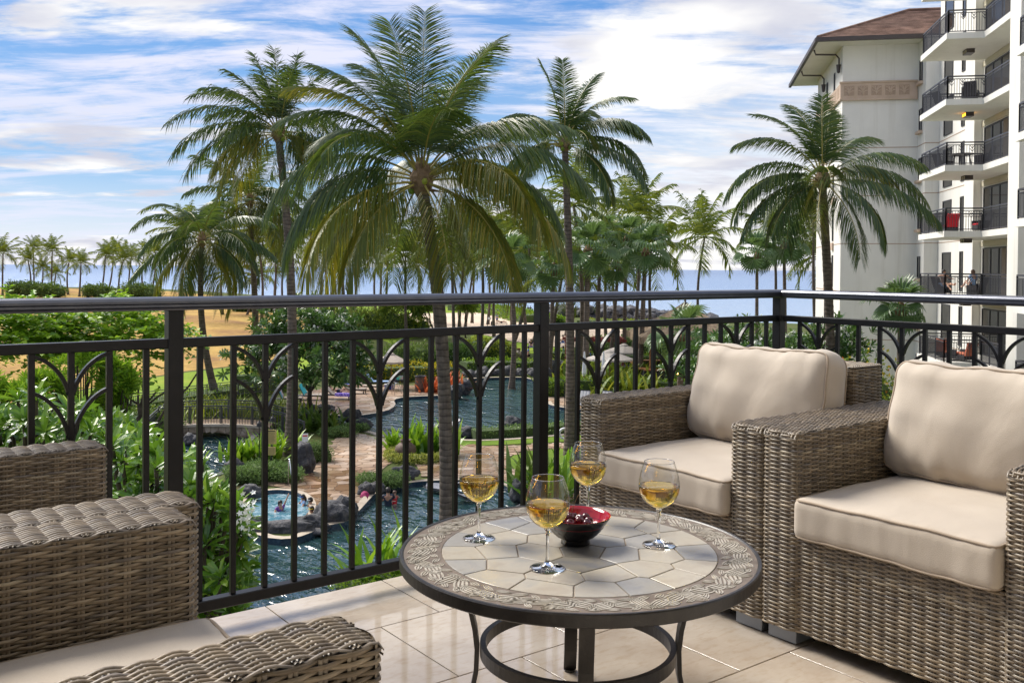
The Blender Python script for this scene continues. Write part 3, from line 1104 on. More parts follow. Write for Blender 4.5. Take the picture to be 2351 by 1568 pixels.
def weave_box(x0, x1, y0, y1, z0, z1, top=True, seed=0):
    """Woven sides and top of a box; the top strands run along the longer side and fold over the front."""
    r = 0.018
    pts, nr = round_rect(x0, x1, y0, y1, r, z0)
    n = int((z1 - z0) / 0.0064)
    out_ = [weave(pts, nr, (0, 0, 1), n, seed=seed)]
    if top:
        if x1 - x0 >= y1 - y0:
            p, nn = [], []
            rr = 0.016
            p.append((x1 - 0.002, y0 + 0.001, z1)); nn.append((0, 0, 1))
            p.append((x0 + rr, y0 + 0.001, z1)); nn.append((0, 0, 1))
            for i in range(1, 6):
                a = math.radians(90 + 80 * i / 5)
                p.append((x0 + rr + rr * math.cos(a), y0 + 0.001, z1 - rr + rr * math.sin(a)))
                nn.append((math.cos(a), 0, math.sin(a)))
            out_.append(weave(p, nn, (0, 1, 0), int((y1 - y0) / 0.0064), seed=seed + 3))
        else:
            p = [(x0 + 0.001, y0 + 0.002, z1), (x0 + 0.001, y1 - 0.002, z1)]
            out_.append(weave(p, [(0, 0, 1)] * 2, (1, 0, 0), int((x1 - x0) / 0.0064), seed=seed + 3))
    return merge_np(out_)


def rbox_map(q, half, r, puff):
    """Map a point of the box surface onto a rounded, puffed cushion. q in real units."""
    q = np.asarray(q, float)
    half = np.asarray(half, float)
    c = np.clip(q, -(half - r), half - r)
    d = q - c
    L = np.linalg.norm(d, axis=1, keepdims=True)
    L[L == 0] = 1
    p = c + d / L * r
    u = p / half
    k = np.clip(1 - u[:, 1] ** 2, 0, 1) * np.clip(1 - u[:, 0] ** 2, 0, 1)
    p[:, 2] += np.sign(u[:, 2]) * np.abs(u[:, 2]) * puff * k ** 0.8
    # outline bows in a little between the corners
    p[:, 0] -= np.sign(u[:, 0]) * np.abs(u[:, 0]) ** 3 * 0.010 * (1 - u[:, 1] ** 2)
    p[:, 1] -= np.sign(u[:, 1]) * np.abs(u[:, 1]) ** 3 * 0.008 * (1 - u[:, 0] ** 2)
    return p


from mathutils import noise as mnoise


def cushion(name, half, r, puff, parent, crease, seed, soft=0.0):
    """half = half sizes, third axis is the thickness."""
    Vs, Fs = [], []
    base = 0
    hx, hy, hz = half
    dens = 0.014
    for ax in range(3):
        o = [i for i in range(3) if i != ax]
        n0 = max(6, int(2 * half[o[0]] / dens)); n1 = max(6, int(2 * half[o[1]] / dens))
        for sg in (-1, 1):
            a, b = np.meshgrid(np.linspace(-1, 1, n0 + 1), np.linspace(-1, 1, n1 + 1), indexing='ij')
            q = np.zeros((a.size, 3))
            q[:, o[0]] = a.ravel() * half[o[0]]
            q[:, o[1]] = b.ravel() * half[o[1]]
            q[:, ax] = sg * half[ax]
            idx = np.arange(a.size).reshape(n0 + 1, n1 + 1)
            F = np.stack([idx[:-1, :-1].ravel(), idx[1:, :-1].ravel(), idx[1:, 1:].ravel(), idx[:-1, 1:].ravel()], 1)
            flip = (sg < 0) ^ (ax == 1)
            Fs.append((F[:, ::-1] if flip else F) + base)
            Vs.append(q)
            base += len(q)
    V = rbox_map(np.concatenate(Vs), half, r, puff)

    def disp(P):
        out_ = np.zeros_like(P)
        for i, p in enumerate(P):
            u, v_ = p[0] / hx, p[1] / hy
            face = min(1.0, abs(p[2]) / hz)
            n1 = mnoise.noise(Vector((p[0] * 3.1 + seed, p[1] * 9.0 + p[0] * 4, seed)))
            n2 = mnoise.noise(Vector((p[0] * 9 + seed, p[1] * 3.2 - p[0] * 3, p[2] * 3 + 7)))
            n3 = mnoise.noise(Vector((p[0] * 3 + seed, p[1] * 24, p[2] * 6 + 2)))
            edge = max(abs(u), abs(v_)) ** 4
            w_ = crease * (0.7 * n1 + 0.6 * n2) + crease * 0.55 * n3 * edge
            out_[i, 2] = w_ * (1 if p[2] > 0 else -1) * face
            out_[i, 0] = (soft * math.sin(v_ * 2.2 + seed) + crease * 0.5 * n3) * abs(u) * (1 if u > 0 else -1)
            out_[i, 1] = crease * 0.5 * n2 * abs(v_)
            if soft and u > 0:
                out_[i, 0] -= 0.022 * (1 - v_ * v_) * u
                out_[i, 1] -= 0.030 * v_ * u * u
        return out_
    V = V + disp(V)
    c = np_mesh(name, V, np.concatenate(Fs), M['cushion'], parent, smooth=True)
    # weld the seams of the six grids
    import bmesh
    bm = bmesh.new(); bm.from_mesh(c.data)
    bmesh.ops.remove_doubles(bm, verts=bm.verts, dist=0.0005)
    bmesh.ops.recalc_face_normals(bm, faces=bm.faces)
    bm.to_mesh(c.data); bm.free()
    for sg in (-1, 1):
        ring_ = []
        m_ = 26
        for a0, b0, a1, b1 in ((-1, -1, 1, -1), (1, -1, 1, 1), (1, 1, -1, 1), (-1, 1, -1, -1)):
            for i in range(m_):
                k = i / m_
                ring_.append(((a0 + (a1 - a0) * k) * hx, (b0 + (b1 - b0) * k) * hy, sg * hz))
        R_ = rbox_map(ring_, half, r, puff)
        R_ = R_ + disp(R_)
        o_ = R_ / np.array(half)
        o_[:, 2] = sg * 0.9
        o_ /= np.linalg.norm(o_, axis=1)[:, None]
        R_ = R_ + o_ * 0.0015
        # round the corners of the piping
        R2 = 0.5 * R_ + 0.25 * (np.roll(R_, 1, 0) + np.roll(R_, -1, 0))
        MB().tube(R2, 0.0042, 6, closed=True).build('piping', M['piping'], c, smooth=True)
    return c


def make_chair(name, label):
    root = thing(name, label, 'armchair', group='woven armchairs with sand cushions')
    V, F = weave_box(0, CD, 0, CA, 0.05, ARM_H, seed=1)
    arm = np_mesh('arm', V, F, M['wicker'], root, smooth=True, kind='stuff')
    arm2 = link('arm', arm.data, root, kind='stuff')
    arm2.location = (0, CW - CA, 0)
    for a_ in (arm, arm2):
        MB().box((CD / 2 + 0.002, CA / 2, (0.053 + ARM_H) / 2 - 0.006), (CD - 0.010, CA - 0.008, ARM_H - 0.062)).build('dark_backing', M['wicker_dark'], a_)
        for fx in (0.075, CD - 0.08):
            MB().box((fx, CA / 2, 0.0275), (0.11, CA - 0.02, 0.045), bev=0.002).build('foot', M['foot'], a_)
    V, F = weave_box(CD - 0.20, CD - 0.005, CA + 0.003, CW - CA - 0.003, 0.30, BACK_H, seed=9)
    back = np_mesh('backrest', V, F, M['wicker'], root, smooth=True, kind='stuff')
    MB().box((CD - 0.1025, CW / 2, (0.05 + BACK_H) / 2 - 0.004), (0.183, CW - 2 * CA - 0.018, BACK_H - 0.062)).build('dark_backing', M['wicker_dark'], back)
    pts = [(0.012, CW - CA + 0.006, 0.05), (0.012, CA - 0.006, 0.05)]
    v1 = weave(pts, [(-1, 0, 0)] * 2, (0, 0, 1), 47, seed=14)
    v2 = weave([(CD - 0.01, CW - CA - 0.002, 0.358), (0.004, CW - CA - 0.002, 0.358)][::-1], [(0, 0, 1)] * 2, (0, -1, 0), 4, stakes=False, seed=15)
    pts = [(0.012, CW - CA + 0.004, 0.356), (0.012, CA - 0.004, 0.356)]
    v3 = weave(pts, [(0, 0, 1)] * 2, (1, 0, 0), 9, seed=16)
    V, F = merge_np([v1, v3])
    fr = np_mesh('front_panel', V, F, M['wicker'], root, smooth=True, kind='stuff')
    MB().box((0.37, CW / 2, 0.2), (0.70, CW - 2 * CA + 0.004, 0.29)).build('dark_backing', M['wicker_dark'], fr)
    sc = cushion('seat_cushion', (0.372, (CW - 2 * CA) / 2 - 0.004, 0.062), 0.024, 0.022, root, 0.005, 3.3)
    sc.location = (0.340, CW / 2, 0.412)
    bc = cushion('back_cushion', (0.212, 0.338, 0.078), 0.068, 0.058, root, 0.016, 8.1, soft=0.012)
    # third axis of the cushion is its thickness: turn it to face forward, leaning back
    bc.rotation_euler = (0, math.radians(-78), 0)
    bc.location = (0.575, CW / 2, 0.672)
    return root


ch = make_chair('armchair', 'woven armchair with sand cushions at the right edge of the photo')
ch.location = (2.447, 1.888 - CW, 0)
dup(ch, (2.449, 1.895, 0), 0.0, 'woven armchair with sand cushions in the railing corner behind the table')
dup(ch, (0.622, 1.983, 0), math.pi, 'woven armchair nearest the camera, bottom left, its arm reaching towards the table')
dup(ch, (0.675, 1.990 + CW, 0), math.pi, 'woven armchair at the far left, beside the railing behind the nearest armchair')

# ------------------------------------------------------------------ round table
TX, TY, TZ, TR = 1.600, 1.815, 0.445, 0.458
SR = 0.352
table = thing('round_table', 'round low patio table with a slate mosaic top and dark metal rim and legs', 'table', (TX, TY, 0))
MB().lathe([(0.02, TZ - 0.026), (TR - 0.01, TZ - 0.026), (TR - 0.01, TZ - 0.0030), (0.0001, TZ - 0.0030)], 96).build('tabletop', M['table_grout'], table)
rim_prof = [(TR - 0.012, TZ - 0.029), (TR - 0.001, TZ - 0.030), (TR + 0.002, TZ - 0.027), (TR + 0.002, TZ - 0.002), (TR, TZ + 0.0015), (TR - 0.006, TZ + 0.0015), (TR - 0.009, TZ - 0.001), (TR - 0.012, TZ - 0.029)]
MB().lathe(rim_prof, 128).build('rim', M['bronze'], table, smooth=False)
MB().lathe([(SR + 0.002, TZ - 0.004), (SR + 0.002, TZ - 0.0010), (TR - 0.008, TZ - 0.0010), (TR - 0.008, TZ - 0.004)], 128).build('carved_band', M['band'], table)


def clip_poly(poly, nx, ny, d):
    """Keep the part of poly where x*nx + y*ny <= d."""
    out_ = []
    n = len(poly)
    for i in range(n):
        a, b = poly[i], poly[(i + 1) % n]
        da, db = a[0] * nx + a[1] * ny - d, b[0] * nx + b[1] * ny - d
        if da <= 0:
            out_.append(a)
        if (da < 0 < db) or (db < 0 < da):
            t = da / (da - db)
            out_.append((a[0] + (b[0] - a[0]) * t, a[1] + (b[1] - a[1]) * t))
    return out_


def voronoi(seeds, i, bound, gap, R=1e9):
    p = bound
    x0, y0 = seeds[i]
    for j, (x1, y1) in enumerate(seeds):
        if j == i:
            continue
        dx, dy = x1 - x0, y1 - y0
        L = math.hypot(dx, dy)
        if L > R or L < 1e-9:
            continue
        nx, ny = dx / L, dy / L
        p = clip_poly(p, nx, ny, (x0 * nx + y0 * ny) + L / 2 - gap / 2)
        if len(p) < 3:
            return []
    return p


disc = [(SR * math.cos(2 * math.pi * k / 72), SR * math.sin(2 * math.pi * k / 72)) for k in range(72)]
rs = random.Random(4)
seeds = [(0.01, -0.02)]
for n_, rad, ph in ((5, 0.115, 0.2), (11, 0.215, 0.5), (17, 0.312, 0.1)):
    for k in range(n_):
        a = 2 * math.pi * (k + ph) / n_ + rs.uniform(-0.09, 0.09)
        r_ = rad + rs.uniform(-0.014, 0.014)
        seeds.append((r_ * math.cos(a), r_ * math.sin(a)))
def piece_prism(m, poly, z0, z1, bev):
    """A flat piece with a small chamfer round its top."""
    n = len(poly)
    cx0 = sum(p[0] for p in poly) / n; cy0 = sum(p[1] for p in poly) / n
    top = []
    for x, y in poly:
        L = math.hypot(x - cx0, y - cy0) or 1
        top.append((x - (x - cx0) / L * bev, y - (y - cy0) / L * bev))
    vs_ = [(x, y, z0) for x, y in poly] + [(x, y, z1 - bev * 0.6) for x, y in poly] + [(x, y, z1) for x, y in top]
    fs = [tuple(range(2 * n, 3 * n))]
    for r_ in range(2):
        for k in range(n):
            j = (k + 1) % n
            fs.append((r_ * n + k, r_ * n + j, r_ * n + n + j, r_ * n + n + k))
    m.add(vs_, fs)
    return m
dark_at = [tuple(at(1362, 1297, TZ) - Vector((TX, TY, TZ)))[:2], tuple(at(1320, 1272, TZ) - Vector((TX, TY, TZ)))[:2]]
di = {min(range(len(seeds)), key=lambda i: (seeds[i][0] - d[0]) ** 2 + (seeds[i][1] - d[1]) ** 2) for d in dark_at}
for i in range(len(seeds)):
    poly = voronoi(seeds, i, disc, 0.0040)
    if len(poly) < 3:
        continue
    mm = M['slate_dark'] if i in di else (M['slate_blue'] if rs.random() < 0.24 else M['slate_light'])
    piece_prism(MB(), poly, TZ - 0.004, TZ + rs.uniform(-0.0002, 0.0005), 0.0012).build('stone', mm, table)

# leaves carved round the band: each a fan of raised curved strokes
rl = random.Random(9)
def carved_leaf(r0, a0, ang, L, W, strokes):
    m = MB()
    ca, sa = math.cos(ang), math.sin(ang)
    bx, by = r0 * math.cos(a0), r0 * math.sin(a0)
    def loc(u, v_):
        x, y = (u - 0.5) * L, v_ * W
        return bx + x * ca - y * sa, by + x * sa + y * ca
    zz = TZ + 0.0003
    n = 7
    for s_ in range(strokes):
        k = (s_ + 0.5) / strokes * 2 - 1
        wst = 0.5 / strokes * 0.50
        vs_, fs = [], []
        lo, hi = (0.03, 0.97) if abs(k) > 0.6 else (rl.uniform(0.06, 0.2), rl.uniform(0.8, 0.94))
        for i in range(n + 1):
            u = lo + (hi - lo) * i / n
            env = math.sin(math.pi * u) ** 0.75
            cen = k * 0.5 * env * 0.92
            hw = wst * env * math.sin(math.pi * min(max((i + 0.25) / (n + 0.5), 0.0), 1)) ** 0.6 + 0.004
            for q in (-hw, hw):
                x, y = loc(u, cen + q)
                vs_.append((x, y, zz))
        for i in range(n):
            fs.append((2 * i, 2 * i + 2, 2 * i + 3, 2 * i + 1))
        n0 = len(vs_)
        lowv = [(x, y, TZ - 0.0012) for x, y, z in vs_]
        vs_ += lowv
        for i in range(n):
            fs.append((2 * i, n0 + 2 * i, n0 + 2 * i + 2, 2 * i + 2))
            fs.append((2 * i + 1, 2 * i + 3, n0 + 2 * i + 3, n0 + 2 * i + 1))
        m.add(vs_, fs)
    return m
# check the face direction once: strokes must face up
k_ = 0
na = 58
for i in range(na):
    a0 = 2 * math.pi * i / na
    mid = (SR + TR) / 2
    tilt = rl.choice([0.15, 0.3, 0.5, 0.75, -0.3, -0.5, 1.35])
    L = rl.uniform(0.070, 0.092) if tilt > 0.9 else rl.uniform(0.082, 0.10)
    a_ = a0 + math.pi / 2 - tilt
    carved_leaf(mid + rl.uniform(-0.008, 0.008), a0, a_, min(L, 0.088 / max(0.3, abs(math.sin(tilt)))), rl.uniform(0.040, 0.050), rl.choice([4, 5, 5])).build('carved_leaf', M['band_leaf'], table)
    for rr_ in (SR + 0.022, TR - 0.030):
        carved_leaf(rr_, a0 + math.pi / na + rl.uniform(-0.01, 0.01), a0 + rl.uniform(0.6, 2.4), rl.uniform(0.034, 0.050), rl.uniform(0.018, 0.024), 3).build('carved_leaf', M['band_leaf'], table)

# legs, hoop, cross bars
for k in range(4):
    a = YAW + math.pi / 2 * k
    dr, dt = Vector((math.cos(a), math.sin(a), 0)), Vector((-math.sin(a), math.cos(a), 0))
    prof = [(0.285, 0.412), (0.283, 0.36), (0.272, 0.30), (0.258, 0.24), (0.252, 0.19), (0.254, 0.13), (0.266, 0.07), (0.285, 0.02), (0.292, 0.006)]
    m = MB()
    vs_, fs = [], []
    for r_, z in prof:
        for q, w_ in ((-0.006, -0.018), (0.006, -0.018), (0.006, 0.018), (-0.006, 0.018)):
            vs_.append(dr * (r_ + q + 0.008) + dt * w_ + Vector((0, 0, z)))
    for i in range(len(prof) - 1):
        for q in range(4):
            q2 = (q + 1) % 4
            fs.append((i * 4 + q, i * 4 + q2, i * 4 + 4 + q2, i * 4 + 4 + q))
    n0 = len(vs_) - 4
    fs += [(3, 2, 1, 0), (n0, n0 + 1, n0 + 2, n0 + 3)]
    m.add(vs_, fs)
    lg = m.build('leg', M['bronze'], table)
    MB().lathe([(0.0001, 0), (0.016, 0), (0.016, 0.008), (0.0001, 0.008)], 14, tuple(dr * 0.298)).build('foot_pad', M['bronze'], lg)
MB().lathe([(0.238, 0.176), (0.2525, 0.176), (0.2525, 0.207), (0.238, 0.207), (0.238, 0.176)], 72).build('hoop', M['bronze'], table)
for k in range(2):
    a = YAW + math.pi / 2 * k
    MB().box((0, 0, TZ - 0.0385 + (0.0 if k else 0.0)), (0.60, 0.03, 0.008 - 0.002 * k), rz=a).build('crossbar', M['bronze'], table)

# ------------------------------------------------------------------ wine glasses
def make_glass(label, x, y, level=0.158):
    g = thing('wine_glass', label, 'wine glass', (x, y, TZ + 0.0008), group='wine glasses on the round table')
    foot = [(0.0001, 0.0), (0.0430, 0.0), (0.0435, 0.0012), (0.040, 0.0025), (0.022, 0.0052), (0.010, 0.0095), (0.0055, 0.016)]
    stem = [(0.0055, 0.016), (0.0040, 0.028), (0.0036, 0.055), (0.0040, 0.078), (0.0060, 0.090), (0.0085, 0.0945), (0.0001, 0.0965)]
    cup = [(0.0001, 0.0968), (0.0105, 0.0975), (0.0220, 0.1028), (0.0350, 0.112), (0.0450, 0.124), (0.0515, 0.138), (0.0538, 0.152),
           (0.0532, 0.168), (0.0500, 0.186), (0.0450, 0.203), (0.0392, 0.2195)]
    inner = [(r - 0.0010, z + 0.0004) for r, z in cup[::-1][:-1]] + [(0.0001, 0.0978)]
    MB().lathe(foot, 40).build('foot', M['glass'], g, smooth=True)
    MB().lathe(stem, 20).build('stem', M['glass'], g, smooth=True)
    bw = MB().lathe(cup, 48).build('cup', M['thin_glass'], g, smooth=True)
    rim_ = [(0.0390 * math.cos(2 * math.pi * k / 40), 0.0390 * math.sin(2 * math.pi * k / 40), 0.2195) for k in range(40)]
    MB().tube(rim_, 0.0009, 5, closed=True).build('rim', M['glass'], bw, smooth=True)
    wine = [(0.0001, 0.0975)]
    for r, z in inner[::-1][1:]:
        if z < level:
            wine.append((r + 0.0002, z))
    # radius of the surface
    for (r1, z1), (r0, z0) in zip(inner, inner[1:]):
        if z0 <= level <= z1:
            rl_ = r0 + (r1 - r0) * (level - z0) / (z1 - z0)
            wine += [(rl_ + 0.0003, level + 0.0006), (rl_ - 0.002, level), (0.0001, level)]
            break
    MB().lathe(wine, 40).build('wine', M['wine'], g, smooth=True)
    return g


for (dx, dy, lv), lb in zip(((1099.4, 1236, 0.160), (1256.5, 1304.6, 0.157), (1349, 1192, 0.160), (1512, 1251, 0.156)),
                            ('wine glass with white wine standing left of the others on the table',
                             'wine glass with white wine nearest the camera, in front of the cherry bowl',
                             'wine glass with white wine standing behind the cherry bowl',
                             'wine glass with white wine standing right of the cherry bowl')):
    p = at(dx, dy, TZ)
    make_glass(lb, p.x, p.y, lv)

# ------------------------------------------------------------------ cherry bowl
bp = at(1321, 1247, TZ)
bowl = thing('bowl', 'black ribbed bowl with a red lacquer inside, holding cherries on the table', 'bowl', (bp.x, bp.y, TZ + 0.0008))
outp = [(0.0001, 0.001), (0.036, 0.0), (0.0385, 0.001), (0.0375, 0.012), (0.040, 0.016), (0.052, 0.021), (0.0545, 0.0255), (0.0600, 0.028), (0.0625, 0.0335), (0.0680, 0.0365),
        (0.0702, 0.0425), (0.0750, 0.0455), (0.0770, 0.0520), (0.0815, 0.0560), (0.0880, 0.0660), (0.0930, 0.0745), (0.0926, 0.0757)]
MB().lathe(outp, 64).build('outer_shell', M['bowl_black'], bowl, smooth=True)
MB().lathe([(0.0926, 0.0757), (0.0905, 0.0757), (0.0860, 0.0672), (0.0760, 0.050), (0.060, 0.032), (0.040, 0.0195), (0.020, 0.0155), (0.0001, 0.0150)], 64).build('inner_lining', M['bowl_red'], bowl, smooth=True)
ch_pos = [(-0.052, 0.000, 0.0475), (-0.030, 0.020, 0.049), (-0.030, -0.016, 0.0440), (-0.008, -0.034, 0.0475), (-0.006, 0.004, 0.0560), (0.016, -0.020, 0.052), (0.018, 0.010, 0.0480),
          (0.040, -0.010, 0.0475), (0.036, 0.028, 0.0475), (0.004, 0.036, 0.0475), (-0.048, -0.028, 0.0500), (0.034, -0.036, 0.0480), (-0.010, -0.006, 0.0300), (0.015, 0.008, 0.0280)]
ch_lab = ['dark red cherry at the left of the bowl', 'dark red cherry behind the left part of the pile', 'dark red cherry low in the left middle of the pile',
          'dark red cherry at the front of the pile', 'dark red cherry with a long curved stem on top of the pile', 'dark red cherry right of the stemmed one',
          'dark red cherry just behind the right front of the pile', 'dark red cherry at the right of the pile', 'dark red cherry at the back right of the pile',
          'dark red cherry at the back of the pile', 'dark red cherry against the front left wall of the bowl', 'dark red cherry against the front right wall of the bowl',
          'dark red cherry hidden at the bottom of the pile', 'dark red cherry hidden under the middle of the pile']
cp = []
for i in range(15):
    a = math.pi * i / 14
    rr_ = 0.0128 * math.sin(a)
    zz = -0.0120 * math.cos(a)
    zz -= 0.0045 * max(0, 1 - rr_ / 0.007) if a > 2 else 0
    cp.append((max(rr_, 0.0001), zz))
cherry_mb = MB().lathe(cp, 20)
cherry_me = None
for i, ((x, y, z), lb) in enumerate(zip(ch_pos, ch_lab)):
    # chair frame of the pile: x to the right of the view, y away
    x = x * 1.05 - 0.008
    wx = bp.x + x * _r.x + y * math.cos(YAW)
    wy = bp.y + x * _r.y + y * math.sin(YAW)
    t = thing('cherry', lb, 'cherry', (wx, wy, TZ + z * 0.75 + 0.026), group='cherries in the bowl')
    if cherry_me is None:
        o = cherry_mb.build('fruit', M['cherry'], t, smooth=True)
        cherry_me = o.data
    else:
        o = link('fruit', cherry_me, t)
    o.rotation_euler = (rs.uniform(-0.7, 0.7), rs.uniform(-0.7, 0.7), 0)
    if i in (4, 1):
        ln = 0.052 if i == 4 else 0.012
        pts = [Vector((_r.x, _r.y, 0)) * (0.35 * ln * (k / 6) ** 1.5 + 0.004) + Vector((0, 0, 0.008 + ln * k / 6)) for k in range(7)]
        MB().tube(pts, [0.0006] * 6 + [0.0013], 6).build('stem', M['stem'], t)

# ------------------------------------------------------------------ land, pools, sea
def poly_sheet(name, outer, holes, z, mat, kind='structure', depth=0.0, parent=None, hz=None):
    """A flat sheet with holes; the hole sides get a skirt `depth` deep."""
    loops = [[Vector((p[0], p[1], 0)) for p in outer]] + [[Vector((p[0], p[1], 0)) for p in h] for h in holes]
    tris = tessellate_polygon(loops)
    flat = [p for lp in loops for p in lp]
    vs_ = [(p.x, p.y, z) for p in flat]
    fs = []
    for a, b, c in tris:
        cr = (flat[b].x - flat[a].x) * (flat[c].y - flat[a].y) - (flat[b].y - flat[a].y) * (flat[c].x - flat[a].x)
        fs.append((a, b, c) if cr > 0 else (c, b, a))
    m = MB()
    m.add(vs_, fs)
    if depth:
        for lp in loops:
            n = len(lp)
            v2 = [(p.x, p.y, z) for p in lp] + [(p.x, p.y, z - depth) for p in lp]
            m.add(v2, [(i, (i + 1) % n, n + (i + 1) % n, n + i) for i in range(n)])
    return m.build(name, mat, parent, **({'kind': kind} if kind else {}))


def smooth_loop(pts, it=2):
    for _ in range(it):
        o = []
        n = len(pts)
        for i in range(n):
            a, b = pts[i], pts[(i + 1) % n]
            o.append((a[0] * 0.75 + b[0] * 0.25, a[1] * 0.75 + b[1] * 0.25))
            o.append((a[0] * 0.25 + b[0] * 0.75, a[1] * 0.25 + b[1] * 0.75))
        pts = o
    return pts


def smooth_line(pts, it=2):
    for _ in range(it):
        o = [pts[0]]
        for a, b in zip(pts, pts[1:]):
            o.append((a[0] * 0.75 + b[0] * 0.25, a[1] * 0.75 + b[1] * 0.25))
            o.append((a[0] * 0.25 + b[0] * 0.75, a[1] * 0.25 + b[1] * 0.75))
        o.append(pts[-1])
        pts = o
    return pts


def G2(*pts, z=G):
    return [tuple(gp(x, y, z))[:2] for x, y in pts]


lagoon = smooth_loop(G2((746, 953), (790, 957), (824, 956), (887, 946), (910, 932), (903, 919), (926, 913), (985, 910), (1019, 909), (1045, 901), (1055, 872), (1137, 867),
                        (1222, 868), (1246, 893), (1254, 925), (1266, 933), (1351, 945), (1450, 951), (1500, 958), (1500, 988), (1351, 992), (1270, 1000), (1180, 1008), (1080, 1012), (1040, 1006),
                        (960, 1001), (883, 1003), (863, 994), (840, 989), (805, 976), (770, 966)), 1)
river = smooth_loop(G2((395, 978), (470, 972), (560, 978), (592, 990), (575, 1003), (560, 1017), (538, 1045), (530, 1075), (480, 1095), (400, 1090), (395, 1030)), 1)
pool = smooth_loop(G2((801, 1200), (820, 1180), (866, 1129), (900, 1116), (954, 1108), (1045, 1103), (1120, 1108), (1170, 1120), (1205, 1150), (1215, 1260), (1245, 1420), (1260, 1700), (800, 1900), (300, 1700), (300, 1300),
                      (400, 1222), (551, 1210), (600, 1236), (660, 1242), (705, 1230), (745, 1210)), 1)
spa = smooth_loop(G2((556, 1165), (570, 1143), (600, 1131), (640, 1126), (688, 1133), (712, 1155), (708, 1188), (680, 1206), (620, 1213), (570, 1202)), 2)

shore = [gp(-900, 668), gp(0, 657), gp(350, 662), gp(520, 672), gp(650, 682), gp(800, 690), gp(960, 697), gp(1060, 700), gp(1140, 706), gp(1230, 724), gp(1420, 733), gp(1640, 738), gp(1800, 742), gp(2000, 748), gp(2400, 752), gp(3000, 760)]
shore = smooth_line([tuple(p)[:2] for p in shore], 2)
back = [(_f.x * -40 + _r.x * 160, _f.y * -40 + _r.y * 160), (_f.x * -40 - _r.x * 260, _f.y * -40 - _r.y * 260)]
outer = shore + back
holes = [lagoon, river, pool, spa]
poly_sheet('ground', outer, holes, G, M['soil'], depth=0.0)
# beach edge sloping into the sea
m = MB()
n = len(shore)
vs_ = []
for i, p in enumerate(shore):
    d = Vector((p[0], p[1], 0)).normalized()
    vs_ += [(p[0], p[1], G), (p[0] + d.x * 9, p[1] + d.y * 9, SEA - 0.8)]
m.add(vs_, [(2 * i, 2 * i + 2, 2 * i + 3, 2 * i + 1) for i in range(n - 1)])
m.build('shore_slope', M['sand'], kind='structure')
# sea
m = MB()
R0 = 30000
q = [(_f.x * a + _r.x * b, _f.y * a + _r.y * b, SEA) for a, b in ((90, -R0), (90, R0), (R0, R0), (R0, -R0))]
m.add(q, [(0, 1, 2, 3)])
sea_o = m.build('sea', M['sea'], kind='structure')
sea_o.data.flip_normals() if sea_o.data.polygons[0].normal.z < 0 else None


def water_sheet(name, loop, z, mat, kind='structure'):
    cx0 = sum(p[0] for p in loop) / len(loop); cy0 = sum(p[1] for p in loop) / len(loop)
    lp = [(cx0 + (x - cx0) * 1.0, cy0 + (y - cy0) * 1.0) for x, y in loop]
    return poly_sheet(name, lp, [], z, mat, kind)


def pool_wall(loop, z0, z1, mat, name='pool_edge', w=0.32, mat2=None):
    """The kerb round a pool: a low wall under the rim and a flat coping on the land side."""
    n = len(loop)
    ar = sum(loop[i][0] * loop[(i + 1) % n][1] - loop[(i + 1) % n][0] * loop[i][1] for i in range(n))
    sg = 1 if ar > 0 else -1
    out_ = []
    for i in range(n):
        a, b = loop[i - 1], loop[(i + 1) % n]
        dx, dy = b[0] - a[0], b[1] - a[1]
        L = math.hypot(dx, dy)
        out_.append((loop[i][0] + dy / L * sg * w, loop[i][1] - dx / L * sg * w))
    m = MB()
    v1 = [(x, y, z1) for x, y in loop] + [(x, y, z1) for x, y in out_] + [(x, y, z0) for x, y in loop] + [(x, y, z1 - 0.1) for x, y in out_]
    fs, mi = [], []
    for i in range(n):
        j = (i + 1) % n
        fs += [(i, j, n + j, n + i), (i, 2 * n + i, 2 * n + j, j), (n + i, n + j, 3 * n + j, 3 * n + i)]
        mi += [0, 1, 0]
    m.add(v1, fs)
    m.m = mi
    return m.build(name, [mat, mat2 or M['tile_dark']], kind='structure')


water_sheet('lagoon_water', lagoon, WATER, M['water'])
water_sheet('river_water', river, WATER, M['river'])
water_sheet('pool_water', pool, WATER, M['water'])
water_sheet('spa_water', spa, G - 0.09, M['spa'])
pool_wall(lagoon, WATER - 0.2, G + 0.05, M['curb'])
pool_wall(pool, WATER - 0.2, G + 0.05, M['curb'])
pool_wall(spa, G - 0.3, G + 0.06, M['curb'], w=0.25)
pool_wall(river, WATER - 0.2, G + 0.04, M['rock'], mat2=M['rock'])

# zones laid on the ground
poly_sheet('dry_field', G2((-900, 674), (0, 661), (200, 663), (350, 666), (480, 677), (560, 692), (600, 709), (700, 722), (800, 742), (840, 770), (760, 800), (660, 818), (575, 836), (430, 852), (281, 876), (100, 912), (-300, 990), (-900, 1100)),
           [], G + 0.012, M['dry'])
poly_sheet('lawn', G2((-300, 993), (100, 915), (281, 879), (430, 855), (575, 839), (670, 820), (760, 802), (800, 812), (700, 850), (560, 880), (400, 905), (285, 928), (120, 965), (-200, 1045)), [], G + 0.016, M['lawn'])
poly_sheet('lawn', G2((560, 686), (640, 688), (800, 695), (960, 702), (1057, 706), (1135, 714), (1050, 719), (911, 722), (876, 731), (945, 754), (1000, 765), (900, 790), (850, 770), (805, 742), (700, 720), (602, 708)), [], G + 0.020, M['lawn'])
poly_sheet('beach_sand', smooth_loop(G2((874, 729), (911, 720), (1057, 719), (1136, 715), (1185, 731), (1224, 741), (1320, 748), (1430, 752), (1480, 790), (1300, 800), (1224, 789), (1161, 782), (1109, 767), (1000, 760), (942, 751)), 1), [], G + 0.024, M['sand'])
